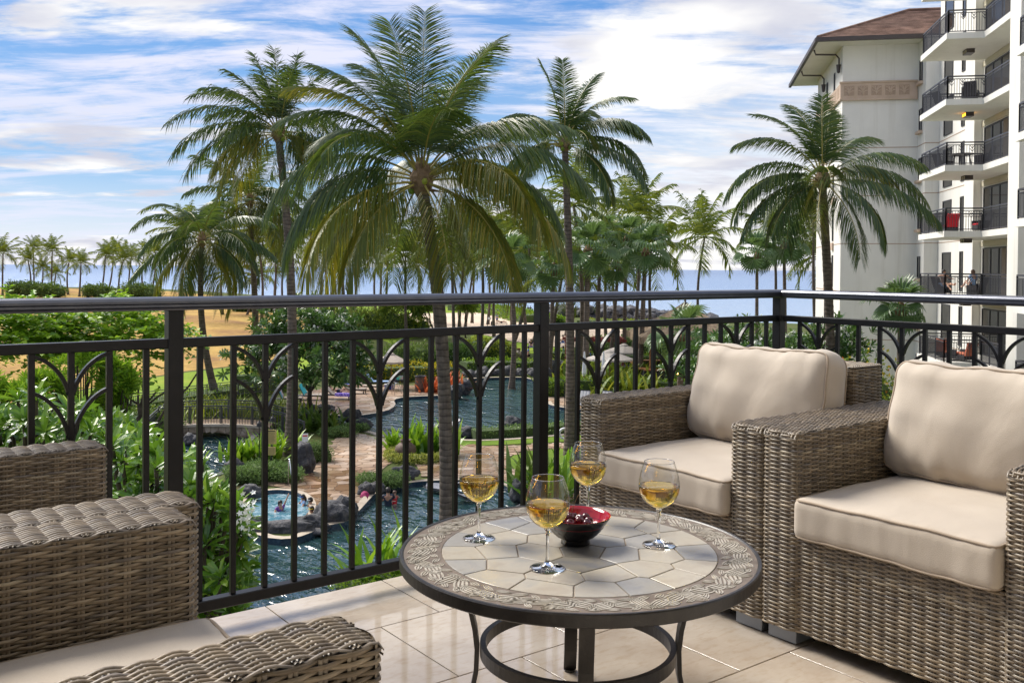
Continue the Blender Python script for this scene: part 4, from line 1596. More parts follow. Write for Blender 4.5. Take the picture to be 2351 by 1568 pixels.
poly_sheet('lawn', G2((1080, 772), (1109, 769), (1161, 784), (1224, 791), (1300, 802), (1240, 812), (1150, 812), (1090, 806)), [], G + 0.028, M['lawn'])
poly_sheet('concrete_path', G2((640, 695), (700, 704), (765, 718), (846, 748), (870, 760), (840, 764), (812, 745), (745, 722), (690, 709), (630, 698)), [], G + 0.034, M['path'])
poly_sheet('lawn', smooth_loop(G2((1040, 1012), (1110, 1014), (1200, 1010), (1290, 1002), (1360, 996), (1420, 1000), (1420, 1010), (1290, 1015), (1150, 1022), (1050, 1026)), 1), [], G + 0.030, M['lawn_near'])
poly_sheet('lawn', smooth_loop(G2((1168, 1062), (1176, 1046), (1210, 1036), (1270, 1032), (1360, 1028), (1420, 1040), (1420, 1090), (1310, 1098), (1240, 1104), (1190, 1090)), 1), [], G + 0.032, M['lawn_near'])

# flagstone paving: every stone its own piece
def inside(p, poly):
    x, y = p
    c = False
    n = len(poly)
    j = n - 1
    for i in range(n):
        if (poly[i][1] > y) != (poly[j][1] > y) and x < (poly[j][0] - poly[i][0]) * (y - poly[i][1]) / (poly[j][1] - poly[i][1]) + poly[i][0]:
            c = not c
        j = i
    return c


def paving(name, poly, cell, z, seed, stones_as_parts=300, avoid=()):
    base = poly_sheet(name, poly, [], z, M['mortar'])
    r_ = random.Random(seed)
    xs = [p[0] for p in poly]; ys = [p[1] for p in poly]
    sd = []
    x = min(xs) - cell
    row = 0
    while x < max(xs) + cell:
        y = min(ys) - cell + (cell / 2 if row % 2 else 0)
        while y < max(ys) + cell:
            sd.append((x + r_.uniform(-0.30, 0.30) * cell, y + r_.uniform(-0.30, 0.30) * cell))
            y += cell
        x += cell * 0.9
        row += 1
    cand = [s for s in sd if inside(s, poly) and not any(inside(s, a) for a in avoid)]
    cand.sort(key=lambda p: p[0] ** 2 + p[1] ** 2)
    rest = MB()
    B = [(-1, -1), (1, -1), (1, 1), (-1, 1)]
    for k, s in enumerate(cand):
        near = [q for q in sd if abs(q[0] - s[0]) < cell * 2.6 and abs(q[1] - s[1]) < cell * 2.6]
        i = near.index(s)
        bnd = [(s[0] + a * cell * 1.4, s[1] + b * cell * 1.4) for a, b in B]
        pc = voronoi(near, i, bnd, 0.035)
        if len(pc) < 3:
            continue
        if not all(inside(v, poly) for v in pc):
            pc = [(s[0] + (v[0] - s[0]) * 0.72, s[1] + (v[1] - s[1]) * 0.72) for v in pc]
        m = MB() if k < stones_as_parts else rest
        zt = z + 0.022 + r_.uniform(-0.004, 0.006)
        n = len(pc)
        m.add([(a, b, z) for a, b in pc] + [(a, b, zt) for a, b in pc], [tuple(range(n, 2 * n))] + [(q, (q + 1) % n, n + (q + 1) % n, n + q) for q in range(n)])
        if m is not rest:
            wet = inside((s[0], s[1]), WET)
            m.build('flagstone', M['flag_wet'] if (wet and r_.random() < 0.75) else M['flag'], base)
    if rest.v:
        rest.build('flagstones', M['flag'], base, kind='stuff')
    return base


WET = G2((640, 1118), (700, 1088), (760, 1078), (850, 1085), (845, 1105), (800, 1150), (760, 1190), (715, 1160), (700, 1125))
avoid = [lagoon, pool, spa]
paving('flagstone_terrace', smooth_loop(G2((852, 1001), (900, 1010), (1030, 1022), (1150, 1026), (1290, 1018), (1420, 1012), (1420, 1036), (1280, 1030), (1200, 1036), (1168, 1050), (1164, 1066), (1195, 1094), (1240, 1108), (1330, 1104), (1420, 1098),
                                        (1430, 1200), (1215, 1180), (1208, 1146), (1170, 1114), (1110, 1103), (1040, 1098), (975, 1101), (950, 1060), (900, 1060), (870, 1085), (850, 1112), (818, 1165), (795, 1195), (742, 1206), (720, 1180), (716, 1150), (690, 1126), (630, 1118), (600, 1112),
                                        (640, 1100), (700, 1082), (735, 1060), (760, 1030), (770, 1004), (800, 992)), 1), 0.62, G + 0.03, 3, avoid=avoid)
paving('flagstone_deck', smooth_loop(G2((680, 905), (740, 893), (820, 886), (900, 884), (960, 886), (1030, 892), (1050, 898), (1018, 906), (985, 907), (926, 909), (896, 919), (902, 931), (885, 942), (824, 952), (770, 952), (742, 946), (700, 935)), 1), 0.95, G + 0.03, 5, 160, avoid)
paving('flagstone_deck', smooth_loop(G2((1262, 928), (1258, 915), (1300, 905), (1400, 905), (1600, 912), (1700, 930), (1700, 960), (1510, 955), (1450, 948), (1351, 941)), 1), 0.95, G + 0.03, 6, 160, avoid)

# ------------------------------------------------------------------ rocks
def rock_mesh(seed, sx=1, sy=1, sz=1, sub=4, rough=0.42):
    import bmesh
    bm = bmesh.new()
    bmesh.ops.create_icosphere(bm, subdivisions=sub, radius=1)
    for v in bm.verts:
        p = v.co.copy()
        d = mnoise.fractal(p * 0.9 + Vector((seed, seed * 2.3, 0)), 1.0, 2.0, 4) * rough
        d += mnoise.noise(p * 3.1 + Vector((seed, 0, 5))) * rough * 0.32
        d += abs(mnoise.noise(p * 6.5 + Vector((seed, 3, 1)))) * rough * -0.22
        k = 1 + d
        v.co = Vector((p.x * sx * k, p.y * sy * k, p.z * sz * k))
    me = bpy.data.meshes.new('rock')
    bm.to_mesh(me)
    bm.free()
    me.materials.append(M['rock'])
    me.polygons.foreach_set('use_smooth', [True] * len(me.polygons))
    return me


RK = (0.56, 0.62)


def rock(label, x, y, w, h, seed, z=G, depth=None, group=None, sink=0.3, mat=None, cat='rock'):
    """A boulder whose foot is at photo point (x, y); w, h in metres."""
    p = gp(x, y, z)
    w, h = w * RK[0], h * RK[1]
    depth = depth * RK[0] if depth else w * 0.8
    me = rock_mesh(seed, w / 2, depth / 2, h * 0.62)
    if mat:
        me.materials.clear(); me.materials.append(mat)
    o = link('rock', me, None, label=label, category=cat, group=group)
    o.location = (p.x + _f.x * depth / 2, p.y + _f.y * depth / 2, z + h * 0.62 - h * 0.24)
    o.rotation_euler = (0, 0, YAW - math.pi / 2)
    return o


gr = 'lava rocks round the pools'
rock('big round lava boulder between the spa and the lower pool', 756, 1214, 2.3, 1.35, 1, WATER, 1.9, gr)
rock('lava boulder right behind the big round boulder at the pool edge', 792, 1196, 1.7, 1.25, 2, WATER, 1.3, gr)
rock('long low lava rock forming the front rim of the spa', 640, 1236, 5.2, 0.80, 3, WATER, 1.1, gr)
rock('low lava rock at the left end of the spa front rim', 562, 1226, 2.6, 0.80, 4, WATER, 1.0, gr)
rock('lava rock closing the spa rim beside the big boulder', 706, 1226, 2.4, 0.95, 5, WATER, 1.0, gr)
rock('grey rounded rock at the left side of the spa', 570, 1146, 2.0, 0.85, 6, G, 1.0, gr)
rock('small dark rock left of the spa under the shrubs', 528, 1150, 1.3, 0.7, 7, G, 0.9, gr)
rock('tall brown lava rock with a white safety notice beside the leaning palm', 691, 1092, 1.75, 2.35, 8, G, 1.3, gr)
rock('dark lava rock draped with a magenta towel at the pool corner', 838, 1140, 1.15, 0.80, 9, G, 0.8, gr)
rock('lava rock between the magenta towel and the bathers', 862, 1132, 1.1, 0.75, 10, G, 0.8, gr)
rock('dark bluish lava boulder at the far edge of the lower pool', 930, 1107, 1.9, 1.05, 11, G, 1.1, gr)
rock('low lava rock beside the bluish boulder on the pool edge', 893, 1113, 1.3, 0.7, 12, G, 0.9, gr)
rock('dark lava rock by the right bank of the lower pool', 1190, 1150, 1.2, 1.25, 13, G, 1.0, gr)
rock('lava rock in the water below the right bank', 1200, 1185, 0.9, 0.65, 14, WATER, 0.8, gr)
rock('lava rock at the water end of the grey-green hedge', 1066, 1004, 1.7, 0.85, 15, G, 1.0, gr)
rock('lava rock peeking over the grey-green hedge', 1180, 992, 2.0, 1.30, 16, G, 1.2, gr)
rock('dark lava rock jutting into the lagoon beside the ferns', 832, 984, 1.8, 0.95, 17, G, 1.1, gr)
rock('lava rock with a hollow behind the fern bed', 806, 972, 1.6, 1.35, 18, G, 1.0, gr)
rock('smooth lava boulder beside the orange plants, left one', 1044, 912, 2.1, 1.35, 19, G, 1.3, gr)
rock('smooth lava boulder beside the orange plants, right one', 1070, 902, 1.7, 1.55, 20, G, 1.2, gr)
rock('lava rock under the flowering tree beside the bridge ramp', 705, 950, 1.9, 0.95, 21, G, 1.0, gr)
rock('low lava rock right of the flowering tree trunk', 745, 948, 2.1, 0.85, 22, G, 1.0, gr)
rock('dark river rock under the left end of the bridge', 432, 1024, 1.4, 1.0, 23, WATER, 1.0, gr)
rock('dark rock on the right bank of the river', 552, 1055, 1.5, 1.2, 24, WATER, 1.0, gr)
rock('rock at the foot of the torch on the river bank', 532, 1085, 1.6, 0.8, 25, WATER, 1.0, gr)
rock('grey rock on the bank directly under the balcony edge', 806, 1352, 1.15, 0.55, 26, WATER, 0.8, gr)
for i, (x, y, w_, h_) in enumerate(((1078, 872, 2.1, 1.2), (1108, 870, 2.4, 1.35), (1139, 868, 2.6, 1.15), (1168, 868, 2.1, 1.5), (1198, 868, 2.4, 1.25), (1226, 870, 2.2, 1.4), (1247, 880, 2.3, 1.9), (1262, 868, 2.5, 2.2),
                                    (1290, 866, 2.5, 2.4), (1252, 850, 2.8, 2.2), (1345, 862, 2.6, 1.6), (1395, 862, 2.6, 1.5), (1436, 860, 2.6, 1.2))):
    rock(['first', 'second', 'third', 'fourth', 'fifth', 'sixth', 'seventh', 'eighth', 'ninth', 'tenth', 'eleventh', 'twelfth', 'thirteenth'][i] + ' lava boulder from the left along the far bank of the lagoon', x, y, w_, h_, 40 + i, WATER, 1.5, gr)
# breakwater on the shore: far too many stones to count
m = MB()
rb = random.Random(8)
ico = rock_mesh(77, 1, 1, 0.8, 1, 0.3)
iv = [v.co.copy() for v in ico.vertices]
if_ = [tuple(p.vertices) for p in ico.polygons]
for i in range(330):
    x = rb.uniform(1262, 1640)
    yy = 733 + (x - 1262) * 0.012 - rb.random() ** 0.7 * 3
    p = gp(x, yy, G - 0.4)
    s = rb.uniform(0.7, 1.7)
    hz = rb.uniform(-0.4, 1.8) * max(0.25, 1 - max(0, x - 1430) / 260)
    a = rb.uniform(0, 6)
    ca, sa = math.cos(a), math.sin(a)
    m.add([(p.x + (v.x * ca - v.y * sa) * s, p.y + (v.x * sa + v.y * ca) * s, p.z + v.z * s + hz) for v in iv], if_)
tag(m.build('breakwater', M['rock'], smooth=False), 'grey boulder breakwater along the shore behind the palms', 'breakwater', kind='stuff')

# ------------------------------------------------------------------ leaves and plants (numpy builders)
def leaf_quads(C, D, U, L, W, fold=0.25, bend=0.25, seg=1):
    """C base points, D unit directions, U unit 'up' of each leaf; L, W arrays. Rhombic leaves of two halves."""
    C, D, U = map(lambda a: np.asarray(a, float), (C, D, U))
    S = np.cross(D, U)
    S /= np.linalg.norm(S, axis=1, keepdims=True) + 1e-9
    U = np.cross(S, D)
    L = np.asarray(L)[:, None]; W = np.asarray(W)[:, None]
    if seg == 1:
        mid = C + D * L * 0.5
        v0 = C
        v1 = mid + S * W * 0.5 + U * W * fold
        v2 = C + D * L - U * L * bend
        v3 = mid - S * W * 0.5 + U * W * fold
        V = np.stack([v0, v1, v2, v3], 1).reshape(-1, 3)
        b = np.arange(len(C))[:, None] * 4
        F = np.concatenate([b + [0, 1, 2], b + [0, 2, 3]], 1).reshape(-1, 3)
        return V, F
    # six-point leaf: base, two shoulders, two far shoulders, tip, with midrib fold
    a1 = C + D * L * 0.38
    a2 = C + D * L * 0.78 - U * L * bend * 0.4
    tip = C + D * L - U * L * bend
    v = [C, a1 + S * W * 0.40 + U * W * fold, a2 + S * W * 0.46 + U * W * fold, tip, a2 - S * W * 0.46 + U * W * fold, a1 - S * W * 0.40 + U * W * fold, a1, a2]
    V = np.stack(v, 1).reshape(-1, 3)
    b = np.arange(len(C))[:, None] * 8
    F = np.concatenate([b + t for t in ([0, 1, 6], [1, 2, 7], [1, 7, 6], [2, 3, 7], [0, 6, 5], [5, 6, 7], [5, 7, 4], [4, 7, 3])], 1).reshape(-1, 3)
    return V, F


def rnd_dirs(rng, n, zmin=-1.0):
    v = rng.normal(size=(n * 3, 3))
    v /= np.linalg.norm(v, axis=1, keepdims=True)
    v = v[v[:, 2] > zmin][:n]
    return v


def clump_crown(rng, blobs, n, ll, lw, up=0.4, shell=0.55, flat=1.0):
    """Leaves spread over several lumpy blobs. blobs: (x, y, z, rx, ry, rz)."""
    blobs = np.asarray(blobs, float)
    vol = (blobs[:, 3] * blobs[:, 4]) ** 0.9 * blobs[:, 5] ** 0.3
    ks = rng.choice(len(blobs), n, p=vol / vol.sum())
    d = rng.normal(size=(n, 3)); d /= np.linalg.norm(d, axis=1, keepdims=True)
    d[:, 2] = np.abs(d[:, 2]) * np.where(rng.random(n) < 0.78, 1, -1)
    rad = shell + (1 - shell) * rng.random(n) ** 0.6
    # sub clumps make the outline uneven
    tw = rng.normal(size=(max(6, n // 14), 3)); tw /= np.linalg.norm(tw, axis=1, keepdims=True)
    near = tw[np.argmax(d @ tw.T, axis=1)]
    d2 = d * 0.55 + near * 0.45
    rad2 = rad * (0.82 + 0.30 * rng.random(len(tw)))[np.argmax(d @ tw.T, axis=1)]
    C = blobs[ks, :3] + d2 * blobs[ks, 3:6] * rad2[:, None]
    D = d * 0.7 + rng.normal(size=(n, 3)) * 0.55
    D[:, 2] += up * 0.3
    D /= np.linalg.norm(D, axis=1, keepdims=True)
    U = np.array([0, 0, 1.0]) + rng.normal(size=(n, 3)) * 0.6
    L = ll * rng.uniform(0.65, 1.25, n)
    return leaf_quads(C, D, U, L, L * lw, 0.15, 0.15)


def rosettes(rng, tips, dirs, per, ll, lw, spread=0.9, seg=2, bend=0.18):
    C, D, U, L = [], [], [], []
    for t, ax in zip(tips, dirs):
        ax = Vector(ax).normalized()
        s = ax.cross(Vector((0.3, 0.1, 1))).normalized()
        q = ax.cross(s)
        for k in range(per):
            a = 2.4 * k + rng.uniform(-0.2, 0.2)
            e = spread * (0.35 + 0.75 * k / per) + rng.uniform(-0.1, 0.1)
            d = ax * math.cos(e) + (s * math.cos(a) + q * math.sin(a)) * math.sin(e)
            C.append(Vector(t) - ax * (0.25 * ll * k / per)); D.append(d); U.append(ax + Vector((0, 0, 0.3)))
            L.append(ll * rng.uniform(0.7, 1.1))
    L = np.array(L)
    return leaf_quads(np.array(C), np.array(D), np.array(U), L, L * lw, 0.10, bend, seg)


def branch_tree(rng, base, height, spread, levels=3, r0=0.12, lean=(0, 0), fork=3):
    """Returns branch polylines [(points, radii)] and tips."""
    out_, tips = [], []
    def grow(p, d, L, r, lv):
        pts = [p]
        q = p
        dd = d
        for i in range(3):
            dd = (dd + Vector(rng.normal(size=3)) * 0.12 + Vector((0, 0, 0.05))).normalized()
            q = q + dd * L / 3
            pts.append(q)
        out_.append((pts, [r, r * 0.88, r * 0.78, r * 0.66]))
        if lv == 0:
            tips.append((q, dd))
            return
        a0 = rng.uniform(0, 6.28)
        for k in range(fork):
            a = a0 + 2 * math.pi * k / fork + rng.uniform(-0.4, 0.4)
            s = dd.cross(Vector((0.2, 0.3, 1))).normalized()
            t = dd.cross(s)
            e = spread * rng.uniform(0.6, 1.2)
            nd = dd * math.cos(e) + (s * math.cos(a) + t * math.sin(a)) * math.sin(e)
            nd.z = max(nd.z, -0.05)
            grow(q, nd.normalized(), L * rng.uniform(0.68, 0.86), r * 0.62, lv - 1)
    Ls = sum(0.77 ** i for i in range(levels + 1))
    grow(Vector(base), Vector((lean[0], lean[1], 1)).normalized(), height / Ls, r0, levels)
    return out_, tips


# ------------------------------------------------------------------ coconut palms
def frond_arrays(rng, L, az, el, droop, nl, ll, lw, curl=0.7, wind=(0, 0), ragged=0.0, simple=False, twist=0.0):
    """One coconut frond from the origin; returns leaflet verts/faces and the rib polyline."""
    m_ = 14
    pts, tang = [Vector((0, 0, 0))], []
    a_el = el
    for i in range(m_):
        t = (i + 0.5) / m_
        e = el - droop * t ** 1.25
        az_ = az + twist * t
        d = Vector((math.cos(az_) * math.cos(e) + wind[0] * t, math.sin(az_) * math.cos(e) + wind[1] * t, math.sin(e))).normalized()
        tang.append(d)
        pts.append(pts[-1] + d * (L / m_))
    tang.append(tang[-1])
    P = np.array([tuple(p) for p in pts]); T = np.array([tuple(p) for p in tang])
    ts = np.linspace(0.16, 0.995, nl)
    idx = ts * m_
    px = np.stack([np.interp(idx, np.arange(m_ + 1), P[:, k]) for k in range(3)], 1)
    tx = np.stack([np.interp(idx, np.arange(m_ + 1), T[:, k]) for k in range(3)], 1)
    tx /= np.linalg.norm(tx, axis=1, keepdims=True)
    Vs, Fs = [], []
    base = 0
    prof = np.sin(np.pi * (0.20 + 0.72 * ts)) ** 0.60
    for sg in (-1, 1):
        side = np.cross(tx, np.array([0, 0, 1.0]))
        nrm = np.linalg.norm(side, axis=1, keepdims=True)
        side = np.where(nrm > 0.15, side / np.maximum(nrm, 1e-6), np.array([math.sin(az), -math.cos(az), 0.0]))
        upv = np.cross(side, tx)
        # leaflets form a V over the rib near the base and hang towards the end
        d = sg * side * (1.0 - 0.30 * ts[:, None]) + tx * (0.34 + 0.45 * ts[:, None]) + upv * (0.22 - 0.20 * ts[:, None])
        d += rng.normal(0, 0.07 + ragged * 0.15, (nl, 3))
        d[:, 0] += wind[0] * 0.6; d[:, 1] += wind[1] * 0.6
        d /= np.linalg.norm(d, axis=1, keepdims=True)
        ln = ll * prof * rng.uniform(0.9, 1.08, nl)
        if ragged:
            ln *= np.where(rng.random(nl) < ragged * 0.35, rng.uniform(0.15, 0.6, nl), 1)
        down = np.array([0, 0, -1.0])
        w_ = np.full(nl, lw) * rng.uniform(0.8, 1.15, nl)
        mid = px + d * (ln * 0.42)[:, None] + down * (ln * 0.10 * curl)[:, None]
        d2 = d + down * curl * rng.uniform(0.5, 1.1, nl)[:, None]
        d2 /= np.linalg.norm(d2, axis=1, keepdims=True)
        tip = mid + d2 * (ln * 0.55)[:, None]
        wd = tx * 0.8 + upv * 0.45 * 1
        wd /= np.linalg.norm(wd, axis=1, keepdims=True)
        h = wd * (w_ / 2)[:, None]
        if simple:
            V = np.stack([px - h * 0.7, px + h * 0.7, mid + h, mid - h, tip], 1).reshape(-1, 3)
            b = np.arange(nl)[:, None] * 5 + base
            F = np.concatenate([b + [0, 1, 2], b + [0, 2, 3], b + [3, 2, 4]], 1).reshape(-1, 3)
            k = 5
        else:
            m1 = px + d * (ln * 0.22)[:, None]
            V = np.stack([px - h * 0.45, px + h * 0.45, m1 + h, m1 - h, mid + h * 0.95, mid - h * 0.95, tip], 1).reshape(-1, 3)
            b = np.arange(nl)[:, None] * 7 + base
            F = np.concatenate([b + [0, 1, 2], b + [0, 2, 3], b + [3, 2, 4], b + [3, 4, 5], b + [5, 4, 6]], 1).reshape(-1, 3)
            k = 7
        Vs.append(V); Fs.append(F)
        base += nl * k
    return np.concatenate(Vs), np.concatenate(Fs), pts


def trunk_mesh(rng, base, top, r0, r1, bow=(0, 0), n=12, seg=30, rings=True, kk=1.0):
    """Tapered, gently curved trunk with leaf-scar rings."""
    m = MB()
    pts, rad = [], []
    base, top = Vector(base), Vector(top)
    for i in range(seg + 1):
        t = i / seg
        p = base.lerp(top, t)
        p.x, p.y = base.x + (top.x - base.x) * t ** kk, base.y + (top.y - base.y) * t ** kk
        k = math.sin(math.pi * t)
        p.x += bow[0] * k; p.y += bow[1] * k
        flare = 0.55 * math.exp(-t * 14)
        r = (r0 + (r1 - r0) * t) * (1 + flare)
        if rings:
            r *= 1 + (0.015 if i % 2 else -0.015) + rng.uniform(-0.03, 0.03)
        pts.append(p); rad.append(r)
    m.tube(pts, rad, n)
    return m, pts


def palm_near(label, crown, base, L, n_fronds, seed, r0, r1, ll=0.85, lw=0.042, nl=62, bow=(0, 0), wind=(0, 0), ragged=0.0, curl=0.7, boss=True, old=0.2, specs=None, scars=True, kk=1.0):
    rng = np.random.default_rng(seed)
    root = thing('coconut_palm', label, 'palm tree', base)
    loc = Vector(crown) - Vector(base)
    tm, tp = trunk_mesh(rng, (0, 0, -0.3), loc, r0, r1, bow, 14, 110 if scars else 50, kk=kk)
    tm.build('trunk', M['bark'], root, smooth=False)
    # crown shaft of husks
    m = MB()
    m.lathe([(0.6 * r1, -0.3), (r1 * 1.7, 0.0), (r1 * 2.0, 0.30), (r1 * 1.1, 0.65), (0.001, 0.9)], 10, tuple(loc))
    m.build('husk', M['husk'], root, smooth=False)
    if boss:
        hb = MB()
        for k in range(16):
            a = 2 * math.pi * k / 16 + rng.uniform(-0.2, 0.2)
            e = rng.uniform(-0.1, 0.9)
            d = Vector((math.cos(a) * math.cos(e), math.sin(a) * math.cos(e), math.sin(e)))
            z0 = rng.uniform(-0.05, 0.35)
            hb.tube([loc + Vector((0, 0, z0)) + d * 0.08, loc + Vector((0, 0, z0)) + d * 0.34, loc + Vector((0, 0, z0 - 0.02)) + d * rng.uniform(0.45, 0.7)], [0.065, 0.045, 0.012], 5)
        hb.build('leaf_bases', M['husk'], root)
        nuts = MB()
        for k in range(6):
            a = rng.uniform(0, 6.28)
            c = loc + Vector((math.cos(a) * 0.28, math.sin(a) * 0.28, rng.uniform(-0.1, 0.15)))
            nuts.lathe([(0.001, -0.10), (0.07, -0.05), (0.09, 0.02), (0.06, 0.09), (0.001, 0.12)], 8, tuple(c))
        nuts.build('coconuts', M['ferny'], root, smooth=True)
    if specs is not None:
        specs = list(specs) + [(rng.uniform(0, 6.28), math.radians(rng.uniform(-35, 72)), rng.uniform(1.0, 1.5), rng.uniform(0.8, 1.02), int(rng.random() < 0.4)) for _ in range(5)]
    else:
        specs = []
        for k in range(n_fronds):
            t = k / (n_fronds - 1)
            el = math.radians(84 - 100 * t ** 0.9)
            specs.append((2.399 * k + rng.uniform(-0.25, 0.25), el, 0.55 + 0.85 * math.sin(math.pi * min(1, t + 0.18)) + rng.uniform(-0.15, 0.2), rng.uniform(0.88, 1.08), 1 if t > 1 - old else 0))
    for az, el, droop, ls, isold in specs:
        cl = curl * (0.40 + 2.1 * max(0.0, 1 - max(el, 0) / 1.3) ** 0.8)
        V, F, rp = frond_arrays(rng, L * ls, az, el, droop, nl, ll * (0.82 if el > 1.1 else 1.0), lw, cl, wind, ragged, twist=rng.uniform(-0.2, 0.2))
        off = loc + Vector((math.cos(az) * 0.08, math.sin(az) * 0.08, 0.15 + 0.25 * max(0, math.sin(el))))
        f = np_mesh('frond', V, F, M['palm_old'] if isold else M['palm'], root)
        f.location = off
        rb_ = MB().tube(rp, [0.036 * (1 - 0.9 * i / (len(rp) - 1)) for i in range(len(rp))], 5)
        rb_.build('rib', M['rachis'], f)
    return root


def azv(deg):
    """Azimuth measured from the right of the view, turning away from the camera."""
    return math.radians(deg) - (math.pi / 2 - YAW)


def W(x, y, dist):
    return atd(x, y, dist)


# the big palm in the middle: fronds placed one by one
def S(deg, el, droop, ls, old=0):
    return (azv(deg), math.radians(el), droop * 1.18 + (0.10 if el < 60 else 0), ls, old)
big_specs = [S(95, 88, 0.25, 1.02), S(160, 80, 0.55, 0.98), S(20, 79, 0.6, 0.98), S(250, 78, 0.5, 0.9), S(130, 72, 0.75, 1.0), S(-40, 72, 0.8, 0.92), S(60, 70, 0.8, 0.98), S(200, 68, 0.8, 0.9),
             S(178, 58, 1.15, 0.98), S(2, 52, 1.1, 1.0), S(150, 52, 1.1, 0.9), S(35, 56, 1.1, 0.95), S(-75, 60, 1.2, 0.75), S(230, 45, 1.3, 0.85),
             S(184, 32, 1.45, 1.05), S(-6, 38, 1.35, 1.12), S(165, 22, 1.3, 0.9), S(20, 24, 1.3, 1.0), S(-30, 22, 1.45, 1.02, 1),
             S(190, 12, 1.35, 1.02, 0), S(-12, 8, 1.15, 1.08, 1), S(208, -2, 1.15, 0.98, 1), S(172, -14, 1.0, 0.92, 1), S(-38, -12, 0.95, 1.0, 1), S(12, -18, 0.9, 0.9, 1), S(225, -22, 0.9, 0.85, 1), S(75, -8, 1.1, 0.9), S(110, -12, 1.1, 0.9), S(-65, -30, 0.8, 0.7, 1)]
palm_near('largest coconut palm, in the middle of the view with its dark ringed trunk', W(968, 432, 26), gp(1024, 1340), 4.7, 0, 21, 0.20, 0.17, 1.55, 0.030, 128,
          bow=(0, 0), specs=big_specs, kk=3.2, curl=1.0)
palm_near('ragged wind-blown coconut palm rising left of the largest palm', W(640, 318, 44.7), gp(665, 1046), 4.3, 22, 22, 0.24, 0.17, 1.4, 0.047, 88, bow=tuple(_r * 0.35)[:2],
          wind=tuple(_r * -0.22)[:2], ragged=0.9, curl=0.9, old=0.1, specs=[S(95, 86, 0.2, 0.95), S(30, 80, 0.3, 0.9), S(150, 82, 0.3, 0.95), S(70, 74, 0.4, 0.9), S(200, 70, 0.6, 0.85), S(0, 66, 0.6, 0.8), S(-50, 70, 0.8, 0.8), S(120, 70, 0.5, 0.9),
                                                                       S(178, 42, 1.2, 1.35), S(170, 58, 1.1, 1.2), S(190, 25, 1.3, 1.25), S(183, 10, 1.2, 1.2), S(5, 40, 1.2, 0.8), S(20, 15, 1.3, 0.8), S(160, 5, 1.2, 0.85, 1), S(200, 0, 1.2, 0.9, 1), S(-10, 0, 1.1, 0.75, 1), S(230, 20, 1.2, 0.8), S(60, 20, 1.2, 0.8), S(-25, 30, 1.4, 0.95), S(140, 35, 1.4, 0.9), S(215, -20, 1.0, 1.0, 1), S(150, -20, 1.0, 0.95, 1), S(30, -15, 1.1, 0.9, 1), S(-60, 0, 1.3, 0.8), S(100, 10, 1.3, 0.9)])
palm_near('coconut palm right of the largest one with a slim straight trunk', W(1297, 340, 44.7), gp(1308, 1046), 4.4, 21, 23, 0.24, 0.155, 1.35, 0.047, 88, bow=tuple(_r * 0.12)[:2], curl=1.0,
          specs=[S(95, 88, 0.3, 0.92), S(170, 82, 0.3, 0.88), S(40, 76, 0.55, 0.9), S(10, 66, 1.1, 0.95), S(60, 60, 1.1, 0.9), S(-10, 45, 1.35, 1.0), S(5, 22, 1.35, 1.08), S(-15, 5, 1.0, 1.05), S(170, 55, 1.1, 0.8),
                 S(185, 35, 1.3, 0.85), S(165, 8, 1.3, 0.8, 1), S(205, -10, 1.1, 0.8), S(-40, -18, 0.9, 0.9), S(30, -10, 1.0, 0.9), S(120, 20, 1.2, 0.85), S(-70, 30, 1.3, 0.7)])
palm_near('coconut palm with tattered fronds second from the left of the near group', W(573, 470, 66), gp(590, 885), 4.9, 30, 24, 0.27, 0.17, 1.5, 0.075, 52, bow=tuple(_r * 0.1)[:2], wind=tuple(_r * -0.18)[:2], ragged=0.6, curl=0.9, boss=False, old=0.3, scars=False, specs=[(2.399 * k_, math.radians(82 - 120 * (k_ / 29) ** 0.85), 0.8 + 0.6 * math.sin(k_ * 1.7) ** 2 + (0.4 if k_ > 6 else 0), 0.80 + 0.25 * math.sin(k_ * 2.7) ** 2, 1 if k_ > 20 else 0) for k_ in range(30)])
palm_near('coconut palm leaning left with drooping fronds, leftmost of the near group', W(464, 560, 60), gp(499, 915), 5.0, 28, 25, 0.25, 0.16, 1.5, 0.075, 52, bow=tuple(_r * -0.5)[:2], curl=0.9, boss=False, old=0.25, scars=False, specs=[(2.399 * k_, math.radians(78 - 125 * (k_ / 27) ** 0.85), 0.9 + 0.5 * math.sin(k_ * 1.3) ** 2 + (0.5 if k_ < 16 else 0), 0.85 + 0.2 * math.sin(k_ * 2.1) ** 2, 1 if k_ > 20 else 0) for k_ in range(28)])
right_specs = [S(80, 86, 0.35, 0.80), S(110, 78, 0.8, 0.95), S(60, 72, 0.6, 0.85), S(150, 74, 1.0, 0.95), S(175, 60, 1.3, 0.92), S(30, 60, 1.0, 0.85), S(178, 35, 1.45, 1.02), S(186, 18, 1.35, 1.05), S(196, -2, 0.95, 0.98), S(5, 40, 1.0, 1.0), S(-4, 24, 1.15, 1.08), S(-12, 4, 0.75, 1.10),
               S(-70, -32, 0.75, 0.9), S(-30, -15, 1.0, 0.85), S(215, -20, 1.0, 0.85), S(70, 10, 1.2, 0.85), S(120, 5, 1.2, 0.85), S(255, 30, 1.2, 0.6)]
palm_near('coconut palm standing in front of the white building at the right', W(1888, 425, 40), gp(1912, 1060), 4.6, 0, 26, 0.23, 0.17, 1.35, 0.040, 104, curl=1.0, bow=tuple(_r * 0.10)[:2], specs=right_specs)


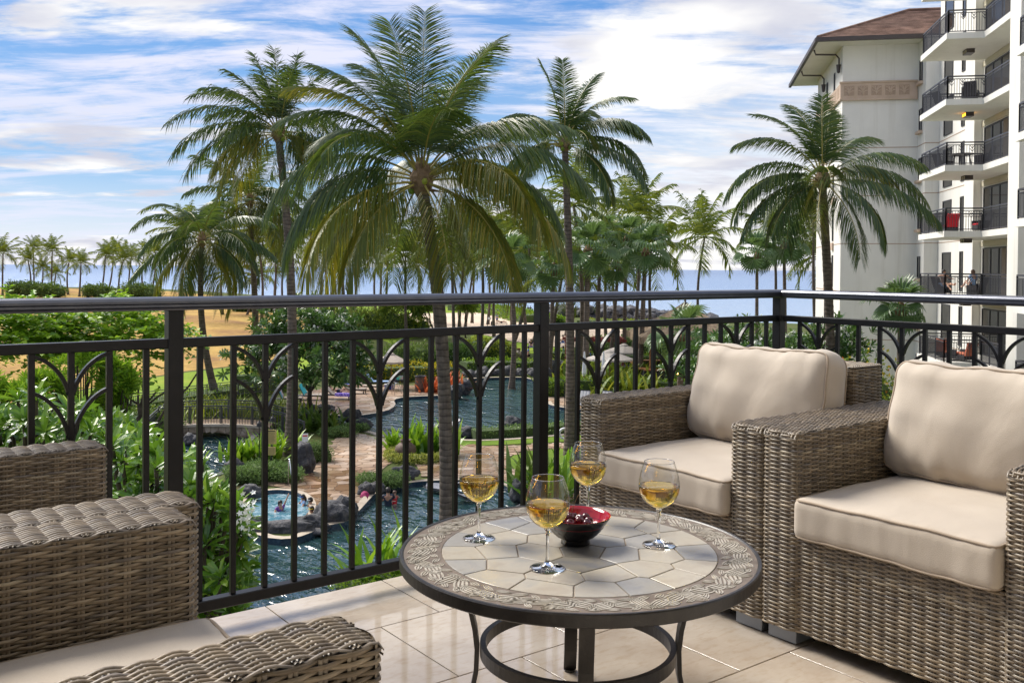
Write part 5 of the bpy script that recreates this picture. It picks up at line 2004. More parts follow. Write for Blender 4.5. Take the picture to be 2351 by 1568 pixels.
# ------------------------------------------------------------------ farther coconut palms share four crown shapes
crown_meshes = []
for k in range(5):
    rng = np.random.default_rng(60 + k)
    Vs, Fs, b = [], [], 0
    nf = 19 + k
    for q in range(nf):
        t = q / (nf - 1)
        V, F, rp = frond_arrays(rng, rng.uniform(0.85, 1.1), 2.399 * q + rng.uniform(-0.3, 0.3), math.radians(87 - 118 * t ** 1.15), 0.35 + 1.0 * t ** 0.7, 28, 0.34, 0.026, 1.1,
                                wind=(-0.14 * _r.x, -0.14 * _r.y), ragged=0.4, simple=True)
        Vs.append(V); Fs.append(F + b); b += len(V)
        P = np.array([tuple(p) for p in rp])
        w_ = np.array([0.0, 0, 0.012])
        ra = np.concatenate([P - w_, P + w_]); n_ = len(P)
        i_ = np.arange(n_ - 1)
        Fr = np.concatenate([np.stack([i_, i_ + 1, n_ + i_ + 1], 1), np.stack([i_, n_ + i_ + 1, n_ + i_], 1)])
        Vs.append(ra); Fs.append(Fr + b); b += len(ra)
    o = np_mesh('crown', np.concatenate(Vs), np.concatenate(Fs), M['palm_far'])
    crown_meshes.append(o.data)
    bpy.data.objects.remove(o)


def palm_far(label, x, y, dist, bx, by, L, k, bow=0.0, r=0.16, group=None):
    crown = atd(x, y, dist)
    b = gp(bx, by) if by else None
    if b is None:
        d = ray(bx, 700)
        b = Vector((d.x * dist, d.y * dist, G))
    root = thing('coconut_palm', label, 'palm tree', tuple(b), group=group)
    loc = crown - b
    rng = np.random.default_rng(int(x * 7 + y))
    tm, _ = trunk_mesh(rng, (0, 0, -0.3), loc, r * 1.3, r * 0.75, tuple(_r * bow)[:2], 7, 14, False)
    tm.build('trunk', M['bark'], root, smooth=True)
    c = link('crown', crown_meshes[k % 5], root)
    c.location = loc
    L *= rng.uniform(0.86, 1.14)
    c.scale = (L, L, L * rng.uniform(0.85, 1.15))
    c.rotation_euler = (rng.uniform(-0.22, 0.22), rng.uniform(-0.22, 0.22), rng.uniform(0, 6.28))
    return root


far_left = [  # x, y, distance, foot x, length, words
    (7, 582, 260, 6, 5.6, 'palm cut by the left edge of the photo, behind the dry field'),
    (76, 570, 300, 78, 5.2, 'tallest palm of the cluster at the far left of the dry field'),
    (64, 598, 270, 66, 4.8, 'palm just left of the tallest one at the far left of the field'),
    (120, 576, 280, 118, 5.4, 'slim palm with clear straight trunk right of the tallest left one'),
    (99, 616, 300, 96, 4.4, 'short palm between the bushes at the far left'),
    (128, 628, 290, 120, 4.2, 'lowest palm of the far left cluster, beside the slim one'),
    (159, 600, 275, 157, 4.8, 'palm right of the lowest one, its trunk forked near the foot'),
    (186, 604, 260, 182, 5.2, 'broad palm right of the slim far left ones'),
    (242, 588, 270, 231, 4.6, 'palm leaning left, first of the middle group behind the field'),
    (260, 580, 280, 246, 4.8, 'palm second in the middle group behind the field'),
    (284, 596, 260, 274, 5.0, 'yellowish palm in the middle group behind the field'),
    (302, 590, 270, 296, 4.8, 'dense palm above the round bush behind the field'),
    (332, 578, 275, 330, 4.6, 'palm with straight trunk rising from the round bush'),
    (357, 580, 265, 345, 5.2, 'palm right of the round bush, behind the drooping near palm'),
]
for i, (x, y, d, bx, L, lb) in enumerate(far_left):
    palm_far('distant ' + lb, x, y, d, bx, None, L * 1.0, i, bow=random.uniform(-0.8, 0.8), r=0.22)
mids = [
    (424, 530, 150, 405, 4.4, 'tall leaning palm above the leftmost near palm'), (520, 560, 170, 512, 4.2, 'palm between the two leftmost near palms'),
    (534, 629, 170, 520, 3.6, 'small low palm beside the leftmost near palms'), (588, 534, 125, 596, 4.4, 'palm rising just right of the tattered palm'),
    (593, 633, 170, 566, 3.6, 'low palm leaning over the dark bush'), (633, 562, 150, 628, 4.2, 'double palm left of the ragged palm trunk'),
    (640, 598, 155, 634, 3.8, 'lower palm of the pair left of the ragged palm trunk'), (660, 556, 150, 655, 4.2, 'palm behind the ragged palm trunk'),
    (714, 534, 110, 700, 4.4, 'palm between the ragged palm and the largest palm'), (752, 560, 120, 744, 4.2, 'palm over the grouped trunks on the green lawn'),
    (790, 545, 105, 806, 4.2, 'palm with a dark leaning trunk above the concrete path'), (828, 575, 130, 818, 4.0, 'palm above the pandanus on its left side'),
    (867, 584, 140, 872, 3.8, 'palm straight above the pandanus'), (894, 544, 120, 884, 3.6, 'slim palm with open sky round its crown'),
    (931, 588, 115, 934, 4.2, 'full palm left of the largest palm trunk'), (960, 610, 150, 948, 3.4, 'small palm peeping left of the largest trunk'),
    (1035, 549, 100, 1044, 4.2, 'bright palm just right of the largest trunk'), (1035, 606, 130, 1058, 3.6, 'low palm right of the largest trunk'),
    (1068, 560, 120, 1052, 4.0, 'palm with crossing trunk right of the largest one'), (1105, 548, 100, 1104, 4.2, 'palm over the sand volleyball area'),
    (1090, 600, 140, 1068, 3.4, 'small palm with leaning dark trunk over the sand'), (1145, 575, 120, 1135, 3.8, 'palm leaning at the end of the sand'),
    (1215, 560, 95, 1168, 4.4, 'palm leaning right over the bushes of the beach'), (1240, 600, 110, 1222, 4.0, 'palm left of the slim straight near palm'),
    (1317, 472, 78, 1330, 3.9, 'palm behind the slim straight near palm with orange stalks'), (1466, 500, 92, 1452, 4.0, 'tall palm above the fan palms'),
    (1495, 575, 100, 1500, 3.9, 'palm mixed with the fan palms on their right'), (1400, 560, 100, 1395, 3.9, 'palm hidden among the fan palms'),
    (1375, 640, 88, 1383, 3.0, 'low yellowish palm between the fan palms'), (1618, 545, 118, 1609, 4.8, 'lone palm standing free before the open sea'),
    (1776, 532, 105, 1772, 4.4, 'palm behind the right pair of fan palms'), (1868, 500, 95, 1876, 4.2, 'palm partly hidden by the white building edge'),
    (1882, 590, 105, 1880, 3.8, 'low palm at the foot of the white building edge'),
    (1290, 640, 85, 1262, 3.4, 'low palm behind the rail post with fronds near the sea'),
]
for i, (x, y, d, bx, L, lb) in enumerate(mids):
    palm_far(lb, x, y, d, bx, None, L * 1.22, i + 2, bow=random.uniform(-0.7, 0.7), r=0.16)
bare = [(745, 720), (757, 722), (770, 724), (779, 718), (868, 735), (1084, 736), (1120, 745), (1176, 760), (1208, 752), (1270, 770), (1300, 770), (1340, 760), (1420, 760)]


# ------------------------------------------------------------------ fan palms
def fan_leaf_arrays(rng, R, nseg=22, spread=4.6, cup=0.25, droop=0.25):
    """A pleated fan whose centre is the origin, opening along +x; its fingers part near the edge."""
    V = [(0.0, 0.0, 0.0)]
    F = []
    da = spread / nseg
    for i in range(nseg):
        am = -spread / 2 + da * (i + 0.5)
        rr_ = R * (0.78 + 0.22 * math.cos(am * 0.8)) * rng.uniform(0.92, 1.06)
        b = len(V)
        fold = 0.04 * R * (1 if i % 2 else -1)
        for a, r_, z in ((am - da * 0.5, R * 0.56, 0.0), (am, R * 0.58, fold), (am + da * 0.5, R * 0.56, 0.0),
                         (am - da * 0.34, R * 0.78, -droop * R * 0.25), (am + da * 0.34, R * 0.78, -droop * R * 0.25), (am + rng.uniform(-0.05, 0.05), rr_, -droop * R * rng.uniform(0.8, 1.3))):
            V.append((r_ * math.cos(a), r_ * math.sin(a), z + cup * r_ * abs(math.sin(a)) * 1.1))
        F += [(0, b, b + 1), (0, b + 1, b + 2), (b, b + 3, b + 1), (b + 1, b + 4, b + 2), (b + 1, b + 3, b + 4), (b + 3, b + 5, b + 4)]
    return np.array(V), np.array(F)


rngf = np.random.default_rng(3)
fan_meshes = []
for k in range(4):
    V, F = fan_leaf_arrays(rngf, 1.0, 19, 3.3, 0.25, 0.15 + 0.12 * k)
    o = np_mesh('fan_leaf', V, F, M['fan'])
    fan_meshes.append(o.data)
    bpy.data.objects.remove(o)


def fan_palm(label, x, y, dist, bx, R, seed, n=26, r=0.15, pet=1.0, bow=0.0, green=True, by=None):
    crown = atd(x, y, dist)
    d = ray(bx, 700)
    b = Vector((d.x * dist, d.y * dist, G))
    root = thing('fan_palm', label, 'palm tree', tuple(b))
    rng = np.random.default_rng(seed)
    loc = crown - b
    tm, _ = trunk_mesh(rng, (0, 0, -0.3), loc, r * 1.3, r * 0.9, tuple(_r * bow)[:2], 8, 24)
    tm.build('trunk', M['bark'], root)
    hb = MB().lathe([(r * 0.9, -1.1), (r * 1.7, -0.6), (r * 2.0, 0.0), (r * 1.0, 0.35), (0.001, 0.5)], 9, tuple(loc))
    hb.build('husk', M['husk'], root)
    n = int(n * 0.60)
    for k in range(n):
        t = k / (n - 1)
        az = 2.399 * k + rng.uniform(-0.2, 0.2)
        el = math.radians(82 - 118 * t)
        pl = pet * R * rng.uniform(0.55, 1.25)
        dv = Vector((math.cos(az) * math.cos(el), math.sin(az) * math.cos(el), math.sin(el)))
        p0 = loc + Vector((0, 0, 0.1))
        p1 = p0 + dv * pl + Vector((0, 0, -0.08 * pl))
        lf = link('fan_leaf', fan_meshes[k % 4], root)
        lf.location = p1
        tilt = el - 0.10 - 0.75 * t
        # leaf +x along outward direction, pitched down
        xv = Vector((math.cos(az) * math.cos(tilt), math.sin(az) * math.cos(tilt), math.sin(tilt)))
        yv = Vector((-math.sin(az), math.cos(az), 0))
        zv = xv.cross(yv)
        lf.rotation_euler = Matrix((xv, yv, zv)).transposed().to_euler()
        s_ = R * rng.uniform(1.05, 1.35)
        lf.scale = (s_, s_, s_)
        st = MB().tube([p0, p0 + dv * pl * 0.6 + Vector((0, 0, 0.02)), p1], [0.035, 0.025, 0.018], 4)
        st.build('petiole', M['strap'], root)
    return root


fan_palm('fan palm with a thick fibrous crown behind the slim straight near palm', 1350, 575, 72, 1345, 1.30, 1, 28, 0.20)
fan_palm('fan palm at the top left of the fan palm group', 1378, 545, 82, 1372, 1.15, 2, 24)
fan_palm('fan palm in the upper middle of the fan palm group', 1438, 548, 84, 1433, 1.15, 3, 24)
fan_palm('front fan palm of the group, above the thatched bar', 1482, 580, 74, 1470, 1.25, 4, 28, 0.17)
fan_palm('fan palm low behind the front fan palm of the group', 1420, 612, 80, 1400, 1.05, 5, 22, 0.14)
fan_palm('fan palm right of the largest palm, over the beach bushes', 1168, 598, 70, 1176, 1.25, 6, 24, 0.16, bow=0.3)
fan_palm('fan palm under the drooping fronds of the largest palm', 1272, 615, 76, 1262, 1.15, 7, 22, 0.15)
fan_palm('left one of the two fan palms before the open sea at the right', 1738, 585, 78, 1739, 1.15, 8, 24, 0.13)
fan_palm('right one of the two fan palms before the open sea at the right', 1800, 562, 80, 1806, 1.30, 9, 26, 0.14)
fan_palm('short fan palm with a light string in front of the thatched bar', 1568, 775, 62, 1560, 1.20, 10, 26, 0.17, pet=1.1)
fan_palm('fan palm top between the white building and the flowering bushes', 2068, 712, 42, 2065, 0.85, 11, 24, 0.12, pet=0.9)


# ------------------------------------------------------------------ trees with branches
def tree(kind, label, cat, base, height, spread, levels, seed, r0, leaf_fn, mats, bark='bark_dark', fork=3, flowers=None, lean=(0, 0)):
    rng = np.random.default_rng(seed)
    root = thing(kind, label, cat, tuple(base))
    br, tips = branch_tree(rng, (0, 0, -0.1), height, spread, levels, r0, lean, fork)
    m = MB()
    for i, (pts, rad) in enumerate(br):
        m.tube(pts, rad, 8 if i == 0 else 6, cap=(i == 0))
    m.build('trunk', M[bark], root, smooth=True)
    V, F = leaf_fn(rng, tips)
    np_mesh('crown', V, F, M[mats], root)
    if flowers:
        flowers(rng, tips, root)
    return root


def plum_leaves(per, ll, lw=0.28, jitter=0.5, extra=2, spread=1.15):
    def fn(rng, tips):
        T, Dd = [], []
        for p, d in tips:
            for k in range(extra):
                T.append(p + Vector(rng.normal(size=3)) * jitter * (0 if k == 0 else 1))
                Dd.append((d + Vector(rng.normal(size=3)) * 0.35 + Vector((0, 0, 0.25))).normalized())
        return rosettes(rng, T, Dd, per, ll, lw, spread)
    return fn


def plum_flowers(n_per=7, size=0.09, prob=0.35, name='flowers'):
    def fn(rng, tips, root):
        C, D, U, L = [], [], [], []
        for p, d in tips:
            if rng.random() > prob:
                continue
            c = p + Vector((0, 0, 1)) * 0.16 + Vector(rng.normal(size=3)) * 0.08
            for k in range(n_per):
                q = c + Vector(rng.normal(size=3)) * size * 1.3
                ax = Vector(rng.normal(size=3)).normalized()
                s = ax.cross(Vector((0.1, 0.2, 1))).normalized(); t = ax.cross(s)
                for j in range(5):
                    a = 2 * math.pi * j / 5
                    D.append((s * math.cos(a) + t * math.sin(a) + ax * 0.4).normalized()); U.append(ax); C.append(q); L.append(size)
        if C:
            L = np.array(L)
            V, F = leaf_quads(np.array(C), np.array(D), np.array(U), L, L * 0.6, 0.1, 0.1)
            np_mesh(name, V, F, M['petal'], root, kind='stuff')
    return fn


# plumeria right below the balcony, big rosettes of long leaves
def near_rosettes(seed, specs, per=15, ll=0.34, lw=0.27):
    """specs: photo x, y, distance of each rosette."""
    rng = np.random.default_rng(seed)
    T, Dd = [], []
    for x, y, d in specs:
        T.append(atd(x, y, d))
        dd = Vector(rng.normal(size=3)) * 0.45 + Vector((0, 0, 0.8)) - _f * 0.35
        Dd.append(dd.normalized())
    return rng, T, Dd, rosettes(rng, T, Dd, per, ll, lw, 1.25, bend=0.22)


def plumeria_near(label, specs, base, seed, mat='plum', trunkmat='bark_dark', flowers=(), ll=0.25):
    rng, T, Dd, (V, F) = near_rosettes(seed, specs, ll=ll)
    base = Vector(base)
    root = thing('plumeria_tree', label, 'tree', tuple(base))
    V = V - np.array(tuple(base))
    np_mesh('crown', V, F, M[mat], root)
    m = MB()
    ctr = sum(T, Vector()) / len(T) - base
    fork = Vector((ctr.x, ctr.y, 0)) * 0.5 + Vector((0, 0, max(1.0, ctr.z * 0.45)))
    m.tube([(0, 0, -0.2), fork * 0.5, fork], [0.16, 0.14, 0.13], 8)
    for t, d in zip(T, Dd):
        p = t - base
        mid = fork.lerp(p, 0.55) - Vector((0, 0, 0.15 * (p - fork).length))
        m.tube([fork, mid, p - Vector(d) * 0.02], [0.075, 0.045, 0.020], 5, cap=False)
    m.build('trunk', M[trunkmat], root, smooth=True)
    for (x, y, d) in flowers:
        c = atd(x, y, d) - base
        C, D, U, L = [], [], [], []
        for k in range(12):
            q = c + Vector(rng.normal(size=3)) * 0.045
            ax = (Vector(rng.normal(size=3)) - _f).normalized()
            s = ax.cross(Vector((0.1, 0.2, 1))).normalized(); t = ax.cross(s)
            for j in range(5):
                a = 2 * math.pi * j / 5
                C.append(q); D.append((s * math.cos(a) + t * math.sin(a) + ax * 0.4).normalized()); U.append(ax); L.append(0.032)
        L = np.array(L)
        Vf, Ff = leaf_quads(np.array(C), np.array(D), np.array(U), L, L * 0.6, 0.1, 0.1)
        np_mesh('flower_cluster', Vf, Ff, M['petal'], root, kind='stuff')
    return root


rp = random.Random(31)
sp = []
for k in range(240):
    t = rp.random()
    x = rp.uniform(-140, 330)
    ytop = 905 + 0.30 * max(0, x - 60) + (40 if x < 40 else 0)
    sp.append((x, rp.uniform(ytop, 1130), rp.uniform(10.5, 14.0)))
for k in range(190):
    x = rp.uniform(250, 565)
    ytop = 1010 + 0.35 * max(0, x - 330) if x < 470 else 1080 + (x - 470) * 1.15
    sp.append((x, rp.uniform(min(ytop, 1230), 1420), rp.uniform(8.5, 11.0)))
plumeria_near('glossy green plumeria crown filling the left side below the balcony', sp[:240], gp(60, 1500), 5, flowers=((36, 985, 10.5),))
plumeria_near('plumeria crown with white blossoms reaching up behind the rail post at the left', sp[240:], gp(420, 1700), 6, flowers=((562, 1155, 8.6), (566, 1178, 8.6), (558, 1195, 8.7)))

# broad tree with small round leaves at the left
def round_leaf_tree(label, x, y, dist, wpx, hpx, seed, n=5200, ll=0.13):
    rng = np.random.default_rng(seed)
    c = atd(x, y, dist)
    k = dist / FPX
    base = Vector((c.x, c.y, G))
    root = thing('broadleaf_tree', label, 'tree', tuple(base))
    rw, rh = wpx * k / 2, hpx * k / 2
    br, tips = branch_tree(rng, (0, 0, -0.1), c.z - G, 0.62, 3, 0.15, (0, 0), 3)
    m = MB()
    for i, (pts, rad) in enumerate(br):
        m.tube(pts, rad, 6, cap=False)
    m.build('trunk', M['bark_dark'], root, smooth=True)
    # leafy sprays: curved twigs with two rows of leaves
    C, D, U = [], [], []
    ns = n // 16
    for s_ in range(ns):
        d = Vector(rng.normal(size=3)).normalized()
        d.z = abs(d.z) * (1 if rng.random() < 0.8 else -0.6)
        rr_ = rng.uniform(0.35, 1.0) ** 0.6
        st = Vector((d.x * rw * rr_, d.y * rw * rr_, c.z - G + d.z * rh * rr_))
        dd = (Vector((d.x, d.y, d.z * 0.5 + rng.uniform(0, 0.7)))).normalized()
        Ls = rng.uniform(0.5, 1.2)
        side = dd.cross(Vector((0, 0, 1))).normalized()
        for q in range(16):
            t = q / 15
            p = st + dd * (t * Ls) + Vector((0, 0, -0.35 * t * t * Ls))
            C.append(p); D.append((side * (1 if q % 2 else -1) + dd * 0.5 + Vector((0, 0, -0.25)) + Vector(rng.normal(size=3)) * 0.25).normalized()); U.append(Vector((0, 0, 1)) + Vector(rng.normal(size=3)) * 0.3)
    L = np.full(len(C), ll) * rng.uniform(0.7, 1.2, len(C))
    V, F = leaf_quads(np.array(C), np.array(D), np.array(U), L, L * 0.95, 0.1, 0.12)
    np_mesh('crown', V, F, M['lime'], root)
    return root


round_leaf_tree('bright green broadleaf tree behind the left part of the railing', 262, 792, 26, 285, 150, 41, 6400, 0.17)
round_leaf_tree('bright green broadleaf tree cut by the left edge of the photo', 10, 790, 24, 250, 160, 42, 5000, 0.17)


def whorl_bush(label, blobs_px, seed, mat='ferny', ll=0.26, lw=0.16, n=70, per=12):
    rng = np.random.default_rng(seed)
    T, Dd = [], []
    for (x, y, d, wpx, hpx) in blobs_px:
        k = d / FPX
        for q in range(n):
            a = rng.uniform(0, 2 * math.pi)
            e = rng.uniform(-0.1, 1.4)
            o = _r * math.cos(a) * math.cos(e) * wpx * k / 2 + Vector((_f.x, _f.y, 0)) * math.sin(a) * math.cos(e) * wpx * k / 2 + Vector((0, 0, math.sin(e) * hpx * k / 2))
            T.append(atd(x, y, d) + o * rng.uniform(0.7, 1.05))
            Dd.append((o.normalized() + Vector((0, 0, 0.6)) + Vector(rng.normal(size=3)) * 0.3).normalized())
    V, F = rosettes(rng, T, Dd, per, ll, lw, 1.1, seg=1)
    x, y, d, _, _ = blobs_px[0]
    b = atd(x, y, d); b.z = G
    root = thing('shrub', label, 'shrub', tuple(b))
    np_mesh('foliage', V - np.array(tuple(b)), F, M[mat], root)
    m = MB()
    for t in T[::5]:
        p = t - b
        m.tube([(p.x * 0.1, p.y * 0.1, 0), (p.x * 0.6, p.y * 0.6, p.z * 0.6), tuple(p)], [0.05, 0.03, 0.012], 4, cap=False)
    m.build('stems', M['bark_dark'], root)
    return root


whorl_bush('tall shrub with whorled narrow leaves left of the bridge', ((190, 860, 19, 150, 120), (90, 905, 18, 130, 90), (270, 900, 19, 90, 130), (250, 960, 19, 70, 120)), 51, 'strap', 0.24, 0.15, 95)
whorl_bush('pale green shrub at the left edge of the photo under the broadleaf tree', ((10, 935, 16, 160, 90), (-60, 900, 16, 120, 100)), 52, 'lime', 0.24, 0.16, 80)

# plumeria trees in the grounds
tree('plumeria_tree', 'rounded plumeria tree full of white blossoms standing by the sun loungers', 'tree', gp(712, 962), 6.3, 0.78, 4, 62, 0.19, plum_leaves(13, 0.48, 0.27, 0.6, 8), 'plum_dark', flowers=plum_flowers(9, 0.12, 0.85), fork=3)
for (lb, x, d, h, sd) in (('plumeria tree with white blossoms behind the corner post', 1742, 46, 6.2, 63), ('plumeria tree in front of the white building wall', 1900, 44, 6.3, 64), ('plumeria tree left of the corner post behind the thatched bar garden', 1665, 50, 5.6, 65)):
    dd = ray(x, 700)
    tree('plumeria_tree', lb, 'tree', (dd.x * d, dd.y * d, G), h, 0.64, 4, sd, 0.17, plum_leaves(12, 0.40, 0.27, 0.45, 3), 'plum_dark', flowers=plum_flowers(7, 0.10, 0.35))


# ------------------------------------------------------------------ bushes, hedges and beds
def bush(name, label, cat, x, y, w_, h_, seed, mat, n=1400, ll=0.16, lw=0.6, depth=None, z=G, group=None, dist=None, blobs=4):
    """Leafy mound with its foot at photo point (x, y)."""
    rng = np.random.default_rng(seed)
    if dist:
        d = ray(x, y); p = Vector((d.x * dist, d.y * dist, z))
    else:
        p = gp(x, y, z)
    depth = depth or w_ * 0.7
    bl = []
    for k in range(blobs):
        u = (k + 0.5) / blobs - 0.5
        bl.append((_r.x * u * w_ * 0.75 + _f.x * (depth / 2 + rng.uniform(-0.1, 0.1) * depth), _r.y * u * w_ * 0.75 + _f.y * (depth / 2 + rng.uniform(-0.1, 0.1) * depth),
                   h_ * rng.uniform(0.22, 0.48), w_ * rng.uniform(0.20, 0.34), depth * 0.5, h_ * rng.uniform(0.34, 0.60)))
    V, F = clump_crown(rng, bl, n, ll, lw)
    V[:, 2] = np.maximum(V[:, 2], 0.01)
    root = thing(name, label, cat, tuple(p), group=group)
    np_mesh('foliage', V, F, M[mat], root)
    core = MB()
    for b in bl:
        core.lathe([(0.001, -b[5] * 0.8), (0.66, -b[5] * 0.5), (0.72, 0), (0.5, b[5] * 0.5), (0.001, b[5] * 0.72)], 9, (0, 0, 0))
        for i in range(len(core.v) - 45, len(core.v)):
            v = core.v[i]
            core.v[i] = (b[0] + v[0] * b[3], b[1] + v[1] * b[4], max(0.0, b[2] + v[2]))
    core.build('shaded_core', M['core'], root)
    return root


M['core'] = mat_noise('shaded_inner_foliage', (0.040, 0.070, 0.016), (0.065, 0.10, 0.024), 3, 0.95, 0.0)  # dark green for solid cores, inner shade put into the colour


def hedge(name, label, cat, pts, w_, h_, seed, mat, dens=120, ll=0.13, lw=0.6, z=G, kind=None, soft=0.15):
    """Clipped or loose hedge along a line of photo points."""
    rng = np.random.default_rng(seed)
    P = [gp(x, y, z) for x, y in pts]
    o = P[0].copy()
    C, Nn = [], []
    for a, b in zip(P, P[1:]):
        L = (b - a).length
        n = int(L * dens * (w_ + 2 * h_) / 2.2)
        t = rng.random(n)
        ang = rng.uniform(-0.3, math.pi + 0.3, n)
        dv = (b - a).normalized()
        s = Vector((dv.y, -dv.x, 0))
        for ti, an in zip(t, ang):
            ca, sa = math.cos(an), math.sin(an)
            k = (abs(ca) ** 4 + abs(sa) ** 4) ** -0.25 * rng.uniform(0.82, 1.04)
            bump_ = 1 + soft * mnoise.noise(Vector((ti * L * 0.9, an, seed)))
            p = a + dv * (ti * L) + s * (ca * k * w_ / 2 * bump_) + Vector((0, 0, max(0.02, sa) * k * h_ * bump_))
            C.append(p - o); Nn.append(s * ca + Vector((0, 0, sa)))
    n = len(C)
    D = np.array([tuple(v) for v in Nn]) * 0.8 + rng.normal(size=(n, 3)) * 0.6
    D /= np.linalg.norm(D, axis=1, keepdims=True)
    U = np.array([0, 0, 1.0]) + rng.normal(size=(n, 3)) * 0.6
    L = ll * rng.uniform(0.65, 1.3, n)
    V, F = leaf_quads(np.array([tuple(c) for c in C]), D, U, L, L * lw, 0.15, 0.15)
    root = thing(name, label, cat, tuple(o))
    np_mesh('foliage', V, F, M[mat], root)
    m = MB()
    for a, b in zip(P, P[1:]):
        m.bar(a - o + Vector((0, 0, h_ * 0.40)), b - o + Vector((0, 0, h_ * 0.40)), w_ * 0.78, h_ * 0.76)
    m.build('shaded_core', M['core'], root)
    return root


def strap_plant(name, label, cat, x, y, h_, n, seed, mat='strap', w_=0.07, spread=0.8, z=G, dist=None, wide=0.0, group=None, droop=0.8):
    """Arching strap leaves from one base; every leaf is a bent blade."""
    rng = np.random.default_rng(seed)
    if dist:
        d = ray(x, y); p = Vector((d.x * dist, d.y * dist, z))
    else:
        p = gp(x, y, z)
    V, F = [], []
    for k in range(n):
        a = rng.uniform(0, 2 * math.pi)
        el = math.radians(rng.uniform(88 - 70 * spread, 88))
        L = h_ * rng.uniform(0.75, 1.15)
        pos = Vector((rng.normal() * wide * 0.5, rng.normal() * wide * 0.3, 0))
        pos = Vector((_r.x * pos.x + _f.x * pos.y, _r.y * pos.x + _f.y * pos.y, 0))
        b = len(V)
        m_ = 5
        for i in range(m_ + 1):
            t = i / m_
            e = el - droop * t * t
            dv = Vector((math.cos(a) * math.cos(e), math.sin(a) * math.cos(e), math.sin(e)))
            s = Vector((-math.sin(a), math.cos(a), 0))
            ww = w_ * (0.6 + 1.2 * math.sin(math.pi * min(1, t * 0.75 + 0.2))) * (1 - t ** 3) * 0.5
            V.append(pos + s * ww); V.append(pos - s * ww)
            pos = pos + dv * (L / m_)
        for i in range(m_):
            F += [(b + 2 * i, b + 2 * i + 1, b + 2 * i + 3), (b + 2 * i, b + 2 * i + 3, b + 2 * i + 2)]
    root = thing(name, label, cat, tuple(p), group=group)
    np_mesh('leaves', np.array([tuple(v) for v in V]), np.array(F), M[mat], root)
    return root


# far bushes behind the dry field
for i, (x, y, w_, h_, lb) in enumerate(((34, 664, 11, 5.0, 'dark bush behind the dry field at the far left'), (98, 664, 9, 4.6, 'dark bush below the short palm behind the dry field'), (215, 664, 9, 4.0, 'low round bush standing alone behind the dry field'),
                                        (312, 668, 11, 5.2, 'large round bush below the middle palm group'), (560, 682, 7, 3.2, 'dark bush behind the tattered palm trunk'), (618, 684, 9, 3.4, 'dark wide bush left of the ragged palm trunk'))):
    bush('bush', lb, 'bush', x, y, w_, h_, 100 + i, 'bushy', 3000, 0.42, 0.7, dist=250 if x < 400 else 180)
bush('pandanus', 'wide pandanus bush with spiky heads behind the handrail left of the largest palm', 'bush', 850, 700, 7.2, 4.4, 110, 'pandanus', 3200, 0.6, 0.16, dist=115)
bush('bush', 'yellowish bush right of the pandanus by the largest trunk', 'bush', 945, 700, 4, 3.4, 111, 'ferny', 900, 0.35, 0.6, dist=118)
for i, (x, lb) in enumerate(((1000, 'pandanus with thin forked trunks on the sand right of the largest trunk'), (925, 'pandanus with thin forked trunks on the sand left of the largest trunk'), (1070, 'small pandanus with hanging leaves at the end of the sand'))):
    dd = ray(x, 700)
    dist = 118
    tree('pandanus_tree', lb, 'tree', (dd.x * dist, dd.y * dist, G), 4.8, 0.5, 2, 120 + i, 0.12, lambda rng, tips: rosettes(rng, [t[0] for t in tips], [t[1] for t in tips], 26, 1.25, 0.07, 1.9, seg=1, bend=0.45), 'pandanus')
hedge('hedge', 'long green beach hedge along the far side of the sand', 'hedge', ((1040, 714), (1090, 713), (1140, 719), (1180, 728), (1226, 741)), 6, 1.5, 130, 'hedge', 16, 0.42)
bush('bush', 'green bush bank before the breakwater, right of the rail post', 'bush', 1262, 742, 6, 1.6, 131, 'hedge', 1300, 0.4)
hedge('hedge', 'low ochre shrubs in front of the breakwater', 'hedge', ((1330, 745), (1440, 748), (1520, 752)), 4, 0.9, 132, 'ferny', 16, 0.35)

# garden hedges around the lagoon
hedge('hedge', 'clipped green hedge on the far bank of the lagoon', 'hedge', ((1064, 858), (1110, 856), (1160, 856), (1222, 858)), 2.2, 1.25, 140, 'hedge', 75, 0.20)
hedge('hedge', 'green hedge behind the lagoon right of the rail post', 'hedge', ((1236, 830), (1330, 832), (1480, 840), (1640, 850)), 3, 1.2, 141, 'hedge', 40, 0.20)
bush('bush', 'tall cream-speckled bush behind the far lagoon hedge', 'bush', 1130, 832, 4.6, 2.7, 142, 'ferny', 3400, 0.20, 0.7)
bush('bush', 'tall dark green bush behind the beige parasol', 'bush', 950, 852, 5.2, 2.9, 143, 'bushy', 4200, 0.22, 0.4)
bush('bush', 'big green bush right of the largest trunk, behind the orange plants', 'bush', 1046, 850, 3.8, 2.8, 144, 'plum_dark', 3000, 0.28, 0.3)
hedge('hedge', 'yellow croton hedge behind the parasol', 'hedge', ((800, 884), (870, 876), (940, 873), (1010, 874), (1040, 878)), 1.9, 1.35, 145, 'yellow', 95, 0.20)
strap_plant('bromeliad', 'orange bromeliad clump left of the largest trunk by the lagoon', 'plant', 990, 900, 1.15, 110, 146, 'orange', 0.10, 1.0, wide=0.8)
strap_plant('bromeliad', 'orange bromeliad clump right of the largest trunk by the lagoon', 'plant', 1034, 898, 1.5, 150, 147, 'orange', 0.10, 1.0, wide=1.0)
bush('bush', 'round bright hedge at the right bank of the lagoon by the striped chairs', 'bush', 1282, 915, 2.6, 1.6, 148, 'hedge', 3200, 0.12)
hedge('hedge', 'bright green hedge behind the striped pool chairs', 'hedge', ((1320, 898), (1400, 899), (1500, 902), (1640, 908)), 1.8, 1.05, 149, 'hedge', 75, 0.17)
